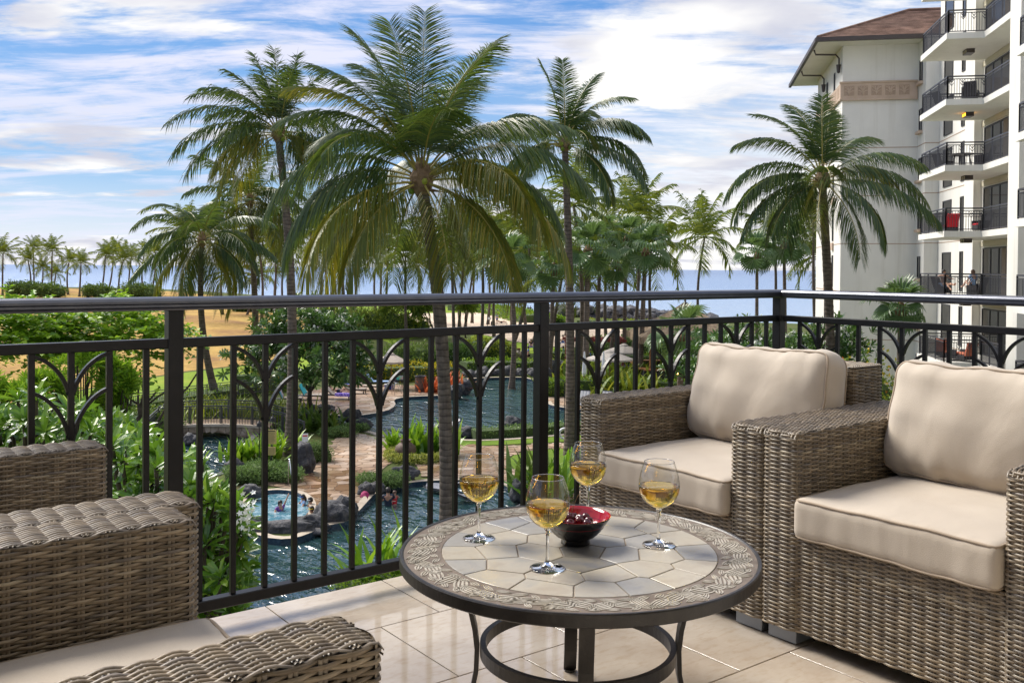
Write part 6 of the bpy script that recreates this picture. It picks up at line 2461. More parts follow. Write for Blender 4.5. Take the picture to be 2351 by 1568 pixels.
for i, (x, y, lb) in enumerate(((1345, 895, 'ochre fern clump behind the first striped chair'), (1390, 880, 'ochre fern clump between rail bars above the striped chairs'), (1440, 875, 'ochre fern clump left of the thatched bar counter'),
                                (1500, 872, 'broad ochre fern clump under the bar counter'), (1540, 878, 'fern clump in front of the bar beside the short fan palm'), (1450, 905, 'dark fern clump between the striped chairs'), (1590, 885, 'fern clump right of the short fan palm'), (1310, 860, 'fern clump behind the lagoon rocks right of the rail post'))):
    strap_plant('fern', lb, 'plant', x, y, 1.9, 110, 150 + i, 'ferny', 0.16, 1.0, wide=2.2, droop=1.2)
hedge('shrub_bank', 'pale grey-green shrubs between the lagoon and the curved lawn', 'hedge', ((1086, 1006), (1140, 1003), (1220, 998), (1290, 992), (1360, 988)), 1.2, 0.55, 160, 'ground_cover', 150, 0.11)
bush('shrub', 'low grey-green shrub at the path edge under the flowering tree', 'shrub', 768, 1008, 1.9, 0.65, 161, 'ground_cover', 2600, 0.08)
bush('shrub', 'grey-green shrub next to the lava rock that juts into the lagoon', 'shrub', 812, 994, 1.5, 0.6, 162, 'ground_cover', 1800, 0.08)
strap_plant('fern', 'dark arching fern left of the flowering tree foot', 'plant', 700, 985, 1.5, 80, 163, 'bushy', 0.13, 1.0, wide=1.2, droop=1.3)
strap_plant('fern', 'dark arching fern right of the flowering tree foot', 'plant', 745, 988, 1.5, 80, 164, 'bushy', 0.13, 1.0, wide=1.2, droop=1.3)
bush('shrub', 'round mound of small leaves behind the tall brown rock', 'shrub', 722, 1066, 1.3, 0.95, 165, 'ground_cover', 2600, 0.07)
bush('ground_cover', 'wide bed of small-leaved shrubs left of the spa', 'shrub', 608, 1116, 2.3, 0.85, 166, 'ground_cover', 9000, 0.07, depth=2.3)
bush('ground_cover', 'grey-green bed of shrubs at the left of the spa near the river', 'shrub', 548, 1118, 1.5, 0.8, 167, 'ground_cover', 4500, 0.07, depth=1.6)
bush('shrub', 'small-leaved shrub bank beside the magenta towel', 'shrub', 870, 1126, 1.9, 0.62, 168, 'ground_cover', 5000, 0.07, depth=1.5)
for i, (x, y, h_, lb) in enumerate(((575, 1060, 1.3, 'bright strap-leaved clump on the river bank behind the yellow sign'), (612, 1056, 1.5, 'tall strap-leaved clump right of the yellow sign'), (550, 1058, 1.1, 'strap-leaved clump spilling over the river rock'), (655, 1040, 1.3, 'strap-leaved clump beside the leaning palm trunk'))):
    strap_plant('crinum_lily', lb, 'plant', x, y, h_, 46, 170 + i, 'strap', 0.11, 0.9, wide=0.7)
# round planter: yellow-green ring, strap leaves, clay pot
ctr = gp(963, 1052)
rng = np.random.default_rng(180)
bl = []
for k in range(16):
    a = 2 * math.pi * k / 16
    bl.append((math.cos(a) * 1.30, math.sin(a) * 1.30, 0.14, 0.40, 0.40, 0.30))
V, F = clump_crown(rng, bl, 7500, 0.10, 0.65)
V[:, 2] = np.maximum(V[:, 2], 0.01)
rt = thing('planter_ring', 'low yellow-green clipped ring of shrubs round the clay pot on the terrace', 'shrub', tuple(ctr))
np_mesh('foliage', V, F, M['variegated'], rt)
MB().lathe([(0.001, 0.10), (1.3, 0.09), (1.45, 0.06), (1.7, 0.0)], 40).build('soil', M['soil'], rt)
strap_plant('crinum_lily', 'strap-leaved clump standing in the ring left of the clay pot', 'plant', 908, 1036, 1.35, 34, 181, 'strap', 0.13, 0.75, z=G + 0.1, wide=0.4)
strap_plant('crinum_lily', 'dense strap-leaved clump standing in the ring right of the clay pot', 'plant', 975, 1040, 1.75, 70, 182, 'strap', 0.13, 0.65, z=G + 0.1, wide=1.0)
strap_plant('crinum_lily', 'strap-leaved clump on the ring right of the largest trunk', 'plant', 1026, 1044, 1.2, 30, 183, 'strap', 0.12, 0.9, z=G + 0.1, wide=0.6)
# below the railing near the table
strap_plant('crinum_lily', 'bright strap-leaved plant just outside the railing left of the table', 'plant', 868, 1345, 1.9, 46, 184, 'strap', 0.11, 0.8, z=WATER, wide=0.9)
bush('shrub', 'yellow-green groundcover directly below the balcony edge', 'shrub', 865, 1385, 2.6, 0.6, 185, 'hedge', 3000, 0.09, z=WATER)
strap_plant('crinum_lily', 'tall leafy plant behind the wide rail post by the lower pool', 'plant', 1222, 1130, 2.2, 34, 186, 'bushy', 0.14, 0.85, wide=0.8)
strap_plant('crinum_lily', 'tall leafy plant behind the wine glasses by the lower pool', 'plant', 1265, 1150, 2.3, 40, 187, 'plum', 0.14, 0.9, wide=0.8)
strap_plant('crinum_lily', 'small bright plant at the foot of the slim straight palm', 'plant', 1330, 1062, 0.9, 30, 188, 'strap', 0.10, 0.9, wide=0.6)
# left side hedges by the bridge and fence
hedge('hedge', 'bright green hedge in front of the long fence', 'hedge', ((290, 950), (360, 938), (440, 925), (520, 912), (600, 900), (650, 893)), 2.4, 0.75, 190, 'hedge', 52, 0.17)
hedge('hedge', 'hedge with yellow flowers beyond the bridge', 'hedge', ((560, 905), (610, 897), (660, 890)), 2.6, 1.6, 191, 'yellow', 60, 0.15)
for i, (x, y, lb) in enumerate(((335, 985, 'grassy clump at the left foot of the bridge ramp'), (520, 962, 'grassy clump seen through the bridge railing at its left half'), (570, 960, 'grassy clump seen through the bridge railing at its right half'), (625, 965, 'bright grassy clump behind the right bridge ramp'), (460, 962, 'grassy clump behind the rail post beyond the bridge'))):
    strap_plant('ornamental_grass', lb, 'plant', x, y, 1.7, 130, 200 + i, 'ferny', 0.06, 1.0, wide=2.6, droop=1.2)
bush('bush', 'dark green bush beside the left bridge ramp', 'bush', 300, 1010, 4, 1.6, 210, 'bushy', 2200, 0.16)
# bushes at the right in front of the building
for i, (x, y, d, w_, h_, lb) in enumerate(((2030, 860, 34, 4.6, 6.3, 'tall flowering bush with red and yellow leaves before the building balconies'), (1960, 860, 38, 4.2, 5.2, 'mixed green bush left of the tall flowering bush'), (2120, 900, 31, 3.8, 5.2, 'flowering bush before the lower terrace at the right'), (2080, 900, 27, 3.4, 4.2, 'leafy bush behind the gap between the armchairs'), (2210, 900, 32, 2.6, 4.2, 'small leafy bush before the dark lower railing'))):
    bush('bush', lb, 'bush', x, y, w_, h_, 220 + i, 'redbush', 5200, 0.15, 0.7, dist=d, blobs=5)
# trees behind the bar and along the shore at the right
for i, (x, d, w_, h_, lb) in enumerate(((1600, 88, 9, 3.2, 'dark bush right of the thatched bar'), (1420, 95, 7, 2.6, 'low dark bush behind the umbrellas of the bar'))):
    bush('bush', lb, 'bush', x, 760, w_, h_, 230 + i, 'bushy', 1500, 0.3, 0.6, dist=d)

# ------------------------------------------------------------------ the hotel building at the right
_fh = Vector((math.cos(YAW), math.sin(YAW), 0))


def uv(u, v, z=0.0):
    """Building plan coordinates: u away to the right, v along the facade away from us."""
    lat = 20.95 + 0.983 * (u - 1.64) + 0.18 * v
    fwd = 39.4 - 0.18 * (u - 1.64) + 0.983 * v
    return _r * lat + _fh * fwd + Vector((0, 0, z))


E1 = (uv(1, 0) - uv(0, 0)).normalized()
E2 = (uv(0, 1) - uv(0, 0)).normalized()
RZB = math.atan2(E1.y, E1.x)
bld = thing('hotel_building', 'white stucco hotel building with stacked balconies and brown tiled roof', 'building', tuple(uv(5, 10, G)))
BO = uv(5, 10, G)


def ub(m, u0, u1, v0, v1, z0, z1, mi=0):
    """Box in building coordinates, relative to the building origin."""
    c = uv((u0 + u1) / 2, (v0 + v1) / 2, (z0 + z1) / 2) - BO
    m.box(tuple(c), (abs(u1 - u0), abs(v1 - v0), z1 - z0), rz=RZB, mi=mi)
    return m


def uprism(m, poly, z0, z1):
    m.prism([tuple(uv(u, v) - BO)[:2] for u, v in poly], z0 - BO.z, z1 - BO.z)
    return m


uprism(MB(), [(-2, 31.5), (-2, 20.3), (2.55, 20.3), (2.55, 18.3), (16, 18.3), (16, 31.5)], G - 0.3, 15.6).build('wall', M['stucco'], bld)
uprism(MB(), [(3.35, 18.28), (3.35, 10.6), (2.7, 10.6), (2.7, 9.0), (3.1, 9.0), (3.1, 0.4), (1.64, 0.4), (1.64, -0.9), (3.1, -0.9), (3.1, -16), (14, -16), (14, 18.28)], G - 0.3, 21).build('wall', M['stucco'], bld)
# cream return walls seen between the balconies
for k in range(-2, 6):
    z = 3.05 * k
    ub(MB(), 3.06, 3.30, 0.42, 8.98, z + 2.45, z + 2.73).build('lintel_beam', M['stucco_cream'], bld)
m = MB()
for z in (-3.2, -0.15, 2.9, 5.95, 9.0):
    ub(m, -2.012, 2.562, 20.288, 20.31, z - 0.025, z + 0.025)
    ub(m, -2.012, -1.99, 20.31, 31.4, z - 0.025, z + 0.025)
    ub(m, 2.538, 2.56, 18.30, 20.29, z - 0.025, z + 0.025)
    ub(m, 2.56, 3.352, 18.288, 18.31, z - 0.025, z + 0.025)
    ub(m, 3.338, 3.36, 10.6, 18.29, z - 0.025, z + 0.025)
m.build('wall_joints', M['frieze_dark'], bld)

# tan frieze with tulip panels
def frieze_front(u0, u1, v, z0, z1):
    f = ub(MB(), u0, u1, v - 0.14, v + 0.01, z0, z1).build('frieze', M['frieze'], bld)
    f2 = ub(MB(), u0 - 0.05, u1, v - 0.20, v + 0.01, z1 - 0.0, z1 + 0.10).build('frieze_cap', M['frieze'], bld)
    ub(MB(), u0 - 0.05, u1, v - 0.20, v + 0.01, z0 - 0.10, z0).build('frieze_cap', M['frieze'], bld)
    n = 5
    for k in range(n):
        a = u0 + 0.22 + k * 0.83
        p = ub(MB(), a, a + 0.62, v - 0.148, v - 0.138, z0 + 0.20, z1 - 0.18).build('panel', M['frieze_dark'], bld)
        m = MB()
        c = a + 0.31
        for sg in (-1, 1):
            for w_, hh in ((0.28, 0.50), (0.28, 0.28), (0.12, 0.52)):
                pts = []
                for i in range(6):
                    t = i / 5
                    pts.append(tuple(uv(c + sg * w_ * (1 - math.cos(t * math.pi / 2)), v - 0.16, z0 + 0.24 + (hh) * math.sin(t * math.pi / 2)) - BO))
                for q, r_ in zip(pts, pts[1:]):
                    m.bar(q, r_, 0.05, 0.05)
        m.build('tulip_relief', M['frieze'], p)


frieze_front(-2.14, 2.50, 20.3, 12.1, 13.1)
ub(MB(), -2.14, -1.99, 20.31, 31.5, 12.1, 13.1).build('frieze', M['frieze'], bld)
for k in range(9):
    ub(MB(), -2.15, -2.13, 20.7 + k * 1.15, 21.5 + k * 1.15, 12.3, 12.92).build('panel', M['frieze_dark'], bld)


# windows: frame and pane
def window(u0, u1, v0, v1, z0, z1, mull=0, face='u', curtain=False):
    """face 'u': window lies in a plane of constant u (faces left); u1 is ignored."""
    m = MB()
    t = 0.07
    u = u0
    ub(m, u - 0.05, u + 0.02, v0, v1, z0, z0 + t); ub(m, u - 0.05, u + 0.02, v0, v1, z1 - t, z1)
    ub(m, u - 0.05, u + 0.02, v0, v0 + t, z0 + t, z1 - t); ub(m, u - 0.05, u + 0.02, v1 - t, v1, z0 + t, z1 - t)
    for k in range(mull):
        vv = v0 + (v1 - v0) * (k + 1) / (mull + 1)
        ub(m, u - 0.045, u + 0.02, vv - 0.045, vv + 0.045, z0 + t, z1 - t)
    f = m.build('window', M['frame'], bld)
    ub(MB(), u - 0.018, u + 0.01, v0 + t, v1 - t, z0 + t, z1 - t).build('pane', M['win'], f)
    if curtain:
        ub(MB(), u - 0.028, u - 0.020, v0 + t + 0.15, v0 + t + 0.75, z0 + t, z1 - t).build('curtain', M['curtain'], f)
    return f


for k in range(-2, 6):
    z = 3.05 * k
    window(3.1, 0, 4.9, 8.6, z + 0.02, z + 2.38, 2, curtain=k % 2 == 0)
    window(3.35, 0, 15.4, 17.2, z + 0.05, z + 2.3, 0)
    window(3.35, 0, 13.0, 13.6, z + 0.1, z + 2.3, 0)
    if k < 5:
        window(2.55, 0, 19.1, 19.8, z + 0.75, z + 2.1, 0)
        ub(MB(), 2.33, 2.55, 18.95, 19.95, z + 0.55, z + 0.72).build('window_sill', M['frieze'], bld)
        for vv in (23.2, 26.4):
            window(-2.0, 0, vv, vv + 0.45, z + 0.1, z + 2.2, 0)
            ub(MB(), -2.12, -2.0, vv - 0.1, vv + 0.55, z - 0.5, z - 0.02).build('window_sill', M['frieze'], bld)
    window(3.1, 0, -7.5, -2.5, z + 0.02, z + 2.38, 2)

# roof: hipped, with courses of tiles
EA = 15.62
e = [(-3.8, 18.5), (16, 18.5), (16, 33.5), (-3.8, 33.5)]
rdg = [(3.1, 25.5), (16, 25.5)]
RZ = 18.9
ub(MB(), -3.75, 16, 18.55, 33.4, EA - 0.12, EA - 0.02).build('soffit', M['stucco'], bld)
g_ = MB()
ub(g_, -3.92, 16, 18.33, 18.53, EA - 0.22, EA + 0.04)
ub(g_, -3.95, -3.76, 18.53, 33.5, EA - 0.22, EA + 0.04)
g_.build('gutter', M['gutter'], bld)


def slope(a, b, c, d, n):
    """a-b eave line, d-c ridge line; n courses."""
    for i in range(n):
        t0, t1 = i / n, (i + 1) / n + 0.012
        L0, R0_ = Vector(a).lerp(Vector(d), t0), Vector(b).lerp(Vector(c), t0)
        L1, R1 = Vector(a).lerp(Vector(d), min(1, t1)), Vector(b).lerp(Vector(c), min(1, t1))
        up = Vector((0, 0, 0.055))
        m = MB()
        nb = max(1, int((R0_ - L0).length / 0.9))
        # slightly uneven front edge, tile by tile
        vs_, fs = [], []
        for k in range(nb + 1):
            q = k / nb
            j = ((k * 7919 + i * 104729) % 13) / 13 * 0.015
            vs_ += [L0.lerp(R0_, q), L0.lerp(R0_, q) + up + Vector((0, 0, j)), L1.lerp(R1, q)]
        for k in range(nb):
            o_ = 3 * k
            fs += [(o_, o_ + 3, o_ + 4, o_ + 1), (o_ + 1, o_ + 4, o_ + 5, o_ + 2)]
        m.add(vs_, fs)
        m.build('tile_course', M['roof_tile'], roof)


def q3(u, v, z):
    return tuple(uv(u, v, z) - BO)


m = MB()
m.add([q3(-3.8, 18.5, EA), q3(16, 18.5, EA), q3(16, 25.5, RZ), q3(3.1, 25.5, RZ), q3(-3.8, 33.5, EA), q3(16, 33.5, EA)], [(0, 1, 2, 3), (0, 3, 4), (4, 3, 2, 5)])
roof = m.build('roof', M['roof_tile'], bld)
slope(q3(-3.85, 18.45, EA + 0.03), q3(16, 18.45, EA + 0.03), q3(16, 25.5, RZ + 0.03), q3(3.1, 25.5, RZ + 0.03), 22)
slope(q3(-3.85, 33.5, EA + 0.03), q3(-3.85, 18.45, EA + 0.03), q3(3.1, 25.5, RZ + 0.03), q3(3.1, 25.6, RZ + 0.03), 20)
m = MB()
m.tube([q3(-3.8, 18.5, EA + 0.09), q3(3.1, 25.5, RZ + 0.10), q3(16, 25.5, RZ + 0.10)], 0.10, 6)
m.build('ridge_tiles', M['roof_tile'], roof)
for v0, du in ((20.0, 0), (26.6, 0)):
    m = MB()
    m.tube([q3(-3.7, v0 + 0.8, EA - 0.2), q3(-3.6, v0 + 0.8, EA - 0.5), q3(-2.35, v0 + 0.8, EA - 0.55), q3(-2.15, v0 + 0.8, EA - 0.8), q3(-2.15, v0 + 0.8, EA - 1.3)], 0.06, 6)
    m.lathe([(0.001, -0.55), (0.10, -0.5), (0.14, -0.1), (0.16, 0), (0.001, 0)], 8, q3(-2.18, v0 + 0.8, EA - 1.2))
    m.build('downpipe', M['gutter'], bld)


# balconies
def bld_rail(pts, z, parent, motif_seg=None):
    m = MB()
    bars_ = MB()
    for si, (a, b) in enumerate(zip(pts, pts[1:])):
        A, B = Vector(uv(*a)) - BO, Vector(uv(*b)) - BO
        A.z = B.z = 0
        L = (B - A).length
        zz = z - BO.z
        for h_, t in ((1.05, 0.06), (0.93, 0.035), (0.08, 0.04)):
            m.bar(A + Vector((0, 0, zz + h_)), B + Vector((0, 0, zz + h_)), t)
        n = max(1, round(L / 1.35))
        for k in range(n + 1):
            p = A.lerp(B, k / n)
            m.bar(p + Vector((0, 0, zz)), p + Vector((0, 0, zz + 1.04)), 0.05)
        nb = round(L / 0.115)
        for k in range(nb):
            p = A.lerp(B, (k + 0.5) / nb)
            bars_.bar(p + Vector((0, 0, zz + 0.08)), p + Vector((0, 0, zz + 0.93)), 0.017)
            if motif_seg == si and k % 4 == 1:
                dv = (B - A).normalized()
                for sg in (-1, 1):
                    for h0, h1 in ((0.62, 0.76), (0.76, 0.90)):
                        bars_.bar(p + Vector((0, 0, zz + h0)), p + dv * sg * 0.09 + Vector((0, 0, zz + h1)), 0.022)
    r_ = m.build('railing', M['bldg_rail'], parent)
    r_['kind'] = 'thing'
    bars_.build('bars', M['bldg_rail'], r_)
    return r_


for k in range(-2, 6):
    z = 3.05 * k
    m = MB()
    m.prism([tuple(uv(u, v) - BO)[:2] for u, v in ((0, 8.7), (0, 3.85), (1.62, 3.85), (1.64, 0.42), (3.12, 0.42), (3.12, 8.7))], z - 0.28 - BO.z, z - BO.z)
    slab = m.build('balcony_slab', M['stucco'], bld)
    if k < 5:
        bld_rail([(3.0, 8.55), (0.10, 8.55), (0.10, 3.95), (1.72, 3.95), (1.74, 0.55)], z, slab, 2)
    if k > -2:
        m = MB()
        c = uv(1.64, 6.3, z - 0.38) - BO
        m.box(tuple(c), (0.34, 0.62, 0.16), rz=RZB)
        lamp = m.build('ceiling_lamp', M['lamp_on'] if k == 3 else M['lamp_off'], bld, label='lit amber ceiling lamp' if k == 3 else None)
        m = MB()
        for dz in (-0.09, 0.09):
            m.box(tuple(c + Vector((0, 0, dz))), (0.38, 0.66, 0.02), rz=RZB)
        for dv in (-0.32, 0, 0.32):
            m.box(tuple(c + E2 * dv), (0.37, 0.025, 0.17), rz=RZB)
        m.build('lamp_frame', M['gutter'], lamp)
    # nearer stack at the right edge
    m = MB()
    m.prism([tuple(uv(u, v) - BO)[:2] for u, v in ((-0.25, -6.3), (-0.25, -13), (3.1, -13), (3.1, -3.6), (1.3, -3.6), (1.3, -6.3))], z - 0.28 - BO.z, z - BO.z)
    slab = m.build('balcony_slab', M['stucco'], bld)
    if k < 5:
        bld_rail([(1.4, -3.7), (1.4, -6.4), (-0.15, -6.4), (-0.15, -12.5)], z, slab, 1)


# furniture on the far balconies
def mini_chair(label, u, v, z, rz, cmat, seatcol, cat='chair', long=False):
    t = thing('lounge_chair' if long else 'patio_chair', label, cat, tuple(uv(u, v, z)), RZB + rz)
    L = 1.5 if long else 0.55
    MB().box((0.0, 0, 0.20), (L, 0.6, 0.22), bev=0.02).build('base', M[cmat], t)
    MB().box((0.02, 0, 0.36), (L - 0.08, 0.52, 0.10), bev=0.03).build('seat', M[seatcol], t)
    m = MB()
    m.bar((-L / 2, 0, 0.30), (-L / 2 - 0.22, 0, 0.92), 0.56, 0.09)
    m.build('backrest', M[cmat if not long else seatcol], t)
    for sy in (-0.32, 0.32):
        MB().box((0, sy, 0.42), (0.5, 0.06, 0.24), bev=0.01).build('armrest', M[cmat], t)
    return t


def mini_table(label, u, v, z, r_, h_):
    t = thing('patio_table', label, 'table', tuple(uv(u, v, z)))
    MB().lathe([(0.001, h_ - 0.04), (r_, h_ - 0.04), (r_, h_), (0.001, h_)], 20).build('tabletop', M['dark_wicker'], t)
    for k in range(4):
        a = math.pi / 4 + k * math.pi / 2
        MB().bar((r_ * 0.8 * math.cos(a), r_ * 0.8 * math.sin(a), 0), (r_ * 0.6 * math.cos(a), r_ * 0.6 * math.sin(a), h_ - 0.04), 0.05).build('leg', M['dark_wicker'], t)
    return t


mini_chair('dark patio chair on the third balcony from the top, left of its table', 0.9, 7.4, 6.1, 0.3, 'dark_wicker', 'dark_wicker')
mini_table('dark patio table on the third balcony from the top', 1.3, 5.9, 6.1, 0.55, 0.74)
mini_chair('dark patio chair on the third balcony from the top, right of its table', 1.9, 4.8, 6.1, 2.6, 'dark_wicker', 'dark_wicker')
mini_chair('red cushioned lounge chair on the fourth balcony from the top', 0.95, 7.0, 3.05, 1.6, 'dark_wicker', 'red_cloth', long=True)
mini_chair('dark armchair with a high red back cushion on the fourth balcony from the top', 1.9, 5.0, 3.05, 3.3, 'dark_wicker', 'red_cloth')
mini_chair('dark chair with terracotta seat on the second balcony from the top, left one', 0.8, 7.2, 9.15, 0.3, 'dark_wicker', 'terracotta_cloth')
mini_chair('dark chair with terracotta seat on the second balcony from the top, right one', 1.4, 5.0, 9.15, 1.2, 'dark_wicker', 'terracotta_cloth')
mini_chair('terracotta lounge chair on the lower terrace seen between the rail bars, left one', 0.9, 7.2, -3.05, 1.2, 'dark_wicker', 'terracotta_cloth', long=True)
mini_chair('terracotta lounge chair on the lower terrace seen between the rail bars, right one', 1.0, 5.0, -3.05, 2.0, 'dark_wicker', 'terracotta_cloth', long=True)
mini_chair('dark armchair on the balcony level with ours, holding the reclining man', 0.9, 7.4, 0, -0.9, 'dark_wicker', 'dark_wicker')
mini_chair('dark ottoman-like chair on the balcony level with ours, under the second guest', 1.7, 5.0, 0, 2.4, 'dark_wicker', 'dark_wicker')

# ------------------------------------------------------------------ people
def skin_mesh(name, nodes, edges, mat, parent, sub=1):
    """nodes: {key: ((x, y, z), radius or (rx, ry))}; one continuous surface grown along the edges."""
    keys = list(nodes)
    me = bpy.data.meshes.new(name)
    me.from_pydata([nodes[k][0] for k in keys], [(keys.index(a), keys.index(b)) for a, b in edges], [])
    me.materials.append(mat)
    o = link(name, me, parent)
    sm = o.modifiers.new('Skin', 'SKIN')
    sm.use_smooth_shade = True
    if sub:
        ss = o.modifiers.new('Sub', 'SUBSURF')
        ss.levels = ss.render_levels = sub
    sv = me.skin_vertices[0].data
    for i, k in enumerate(keys):
        r = nodes[k][1]
        sv[i].radius = r if isinstance(r, tuple) else (r, r)
        sv[i].use_root = (i == 0)
    return o


POSES = {
    # x = right of the figure, y = the way it faces, z = up; adult, 1.7 m
    'stand': dict(pelvis=(0, 0, .92), belly=(0, .01, 1.08), chest=(0, 0, 1.28), neck=(0, 0, 1.45), head=(0, .02, 1.57), shl=(-.17, 0, 1.40), ell=(-.22, -.02, 1.14), hal=(-.22, .08, .90),
                  shr=(.17, 0, 1.40), elr=(.22, -.02, 1.14), har=(.22, .08, .90), hil=(-.09, 0, .86), knl=(-.10, .02, .48), anl=(-.10, 0, .08), tol=(-.10, .14, .04),
                  hir=(.09, 0, .86), knr=(.10, .02, .48), anr=(.10, 0, .08), tor=(.10, .14, .04)),
    'sit': dict(pelvis=(0, 0, .10), belly=(0, .02, .27), chest=(0, .02, .46), neck=(0, .03, .62), head=(0, .06, .74), shl=(-.17, .02, .57), ell=(-.24, .10, .36), hal=(-.14, .28, .34),
                shr=(.17, .02, .57), elr=(.24, .10, .36), har=(.14, .28, .34), hil=(-.09, .05, .09), knl=(-.13, .38, .30), anl=(-.11, .58, .06), tol=(-.11, .72, .05),
                hir=(.09, .05, .09), knr=(.13, .38, .30), anr=(.11, .58, .06), tor=(.11, .72, .05)),
    'lie': dict(pelvis=(0, 0, .12), belly=(0, -.16, .14), chest=(0, -.34, .22), neck=(0, -.50, .33), head=(0, -.60, .42), shl=(-.17, -.44, .30), ell=(-.30, -.24, .18), hal=(-.16, -.10, .22),
                shr=(.17, -.44, .30), elr=(.30, -.24, .18), har=(.16, -.10, .22), hil=(-.09, .08, .12), knl=(-.11, .44, .30), anl=(-.10, .78, .10), tol=(-.10, .84, .20),
                hir=(.09, .08, .12), knr=(.11, .46, .14), anr=(.10, .88, .08), tor=(.10, .92, .18)),
    'swim': dict(pelvis=(0, 0, -.30), belly=(0, .01, -.14), chest=(0, 0, .04), neck=(0, 0, .20), head=(0, .03, .32), shl=(-.17, 0, .15), ell=(-.30, .10, -.02), hal=(-.24, .30, -.05),
                 shr=(.17, 0, .15), elr=(.30, .10, -.02), har=(.24, .30, -.05), hil=(-.09, 0, -.36), knl=(-.10, .05, -.62), anl=(-.10, 0, -.80), tol=(-.10, .1, -.82),
                 hir=(.09, 0, -.36), knr=(.10, .05, -.62), anr=(.10, 0, -.80), tor=(.10, .1, -.82)),
}
RAD = dict(pelvis=(.150, .105), belly=(.125, .095), chest=(.150, .105), neck=.052, head=(.078, .095), shl=.058, ell=.040, hal=.030, shr=.058, elr=.040, har=.030,
           hil=.088, knl=.058, anl=.036, tol=.034, hir=.088, knr=.058, anr=.036, tor=.034)
EDG = [('pelvis', 'belly'), ('belly', 'chest'), ('chest', 'neck'), ('neck', 'head'), ('chest', 'shl'), ('shl', 'ell'), ('ell', 'hal'), ('chest', 'shr'), ('shr', 'elr'), ('elr', 'har'),
       ('pelvis', 'hil'), ('hil', 'knl'), ('knl', 'anl'), ('anl', 'tol'), ('pelvis', 'hir'), ('hir', 'knr'), ('knr', 'anr'), ('anr', 'tor')]


def person(label, loc, face, pose='stand', s=1.0, skin='skin', top=None, bottom=None, hair='hair', long_hair=False, goggles=None, group=None, over=None, head_s=1.0, fingers=False):
    """face: direction the figure looks, as a world angle."""
    t = thing('person', label, 'person', tuple(loc), face - math.pi / 2, group=group)
    P = dict(POSES[pose])
    if over:
        P.update(over)
    t.scale = (s, s, s)
    nodes = {k: (P[k], RAD[k]) for k in P}
    hd = Vector(P['head'])
    nodes['crown'] = (tuple(hd + Vector((0, -.005, .085 * head_s))), (.062 * head_s, .078 * head_s))
    nodes['nose'] = (tuple(hd + Vector((0, .105, .02))), .014)
    edges = EDG + [('head', 'crown'), ('head', 'nose')]
    # hands: five short fingers on each palm
    for sd, el in (('hal', 'ell'), ('har', 'elr')):
        h = Vector(P[sd]); d = (h - Vector(P[el])).normalized()
        w_ = d.cross(Vector((0.1, 0.2, 1))).normalized()
        pk = sd + 'p'
        nodes[pk] = (tuple(h + d * 0.07), (.038, .018))
        edges.append((sd, pk))
        if fingers:
            for q in range(4):
                b = h + d * 0.10 + w_ * (q - 1.5) * 0.019
                e = h + d * (0.165 - 0.012 * abs(q - 1.4)) + w_ * (q - 1.5) * 0.027
                nodes[pk + 'f%d' % q] = (tuple(e), .008)
                edges.append((pk, pk + 'f%d' % q))
            nodes[pk + 't'] = (tuple(h + d * 0.09 + w_ * 0.062), .009)
            edges.append((sd, pk + 't'))
    body = skin_mesh('body', nodes, edges, M[skin], t, 1)
    hr = MB()
    hv = []
    hs = head_s
    hr.lathe([(0.001, 0.135), (0.06, 0.120), (0.088, 0.080), (0.096, 0.03), (0.090, -0.02), (0.080, -0.05)], 14)
    hr.v = [(x * hs, (y - (0.012 if z > -0.03 else 0.02)) * 1.12 * hs - (0.0 if z > 0.06 else 0.012), z * hs) for x, y, z in hr.v]
    hr.f = [f for f in hr.f if not (sum(hr.v[i][2] for i in f) / 4 < 0.055 * hs and sum(hr.v[i][1] for i in f) / 4 > 0.03 * hs)]
    if long_hair:
        hr.tube([(0, -.10, .03), (0, -.135, -.06), (0, -.13, -.20), (0, -.12, -.30)], [.05, .055, .045, .015], 7)
    ho = hr.build('hair', M[hair], t, smooth=True)
    ho.location = hd
    ey = MB()
    for sx_ in (-.032, .032):
        ey.lathe([(0.001, -.010), (.010, 0), (.001, .010)], 8, (sx_ * hs, .088 * hs, .036 * hs))
    ey.box((0, .098 * hs, -.045 * hs), (.04, .012, .010))
    eo = ey.build('face_features', M['eye'], t)
    eo.location = hd
    if goggles:
        gm = MB()
        gm.box((0, .100, .036), (.135, .035, .045), bev=.012)
        gm.lathe([(.094, .020), (.102, .022), (.102, .052), (.094, .054)], 16)
        go = gm.build('goggles', M[goggles], t)
        go.location = hd
    if top:
        n2 = {k: (P[k], tuple(x * 1.10 for x in RAD[k]) if isinstance(RAD[k], tuple) else RAD[k] * 1.14) for k in ('belly', 'chest', 'shl', 'shr', 'pelvis')}
        n2['chest'] = (tuple(Vector(P['chest']) + Vector((0, 0, .0))), (.165, .118))
        for sd, el in (('shl', 'ell'), ('shr', 'elr')):
            n2[el + 'm'] = (tuple(Vector(P[sd]).lerp(Vector(P[el]), .55)), .058)
        skin_mesh('shirt', n2, [('belly', 'chest'), ('chest', 'shl'), ('chest', 'shr'), ('pelvis', 'belly'), ('shl', 'ellm'), ('shr', 'elrm')], M[top], t, 1)
    if bottom:
        n2 = {'pelvis': (P['pelvis'], (.165, .120)), 'hil': (P['hil'], .100), 'hir': (P['hir'], .100),
              'kl': (tuple(Vector(P['hil']).lerp(Vector(P['knl']), .45)), .092), 'kr': (tuple(Vector(P['hir']).lerp(Vector(P['knr']), .45)), .092)}
        skin_mesh('shorts', n2, [('pelvis', 'hil'), ('hil', 'kl'), ('pelvis', 'hir'), ('hir', 'kr')], M[bottom], t, 1)
    return t


FWD = YAW                       # looking away from the camera
CAMW = YAW + math.pi            # looking at the camera
RGT = YAW - math.pi / 2
LFT = YAW + math.pi / 2

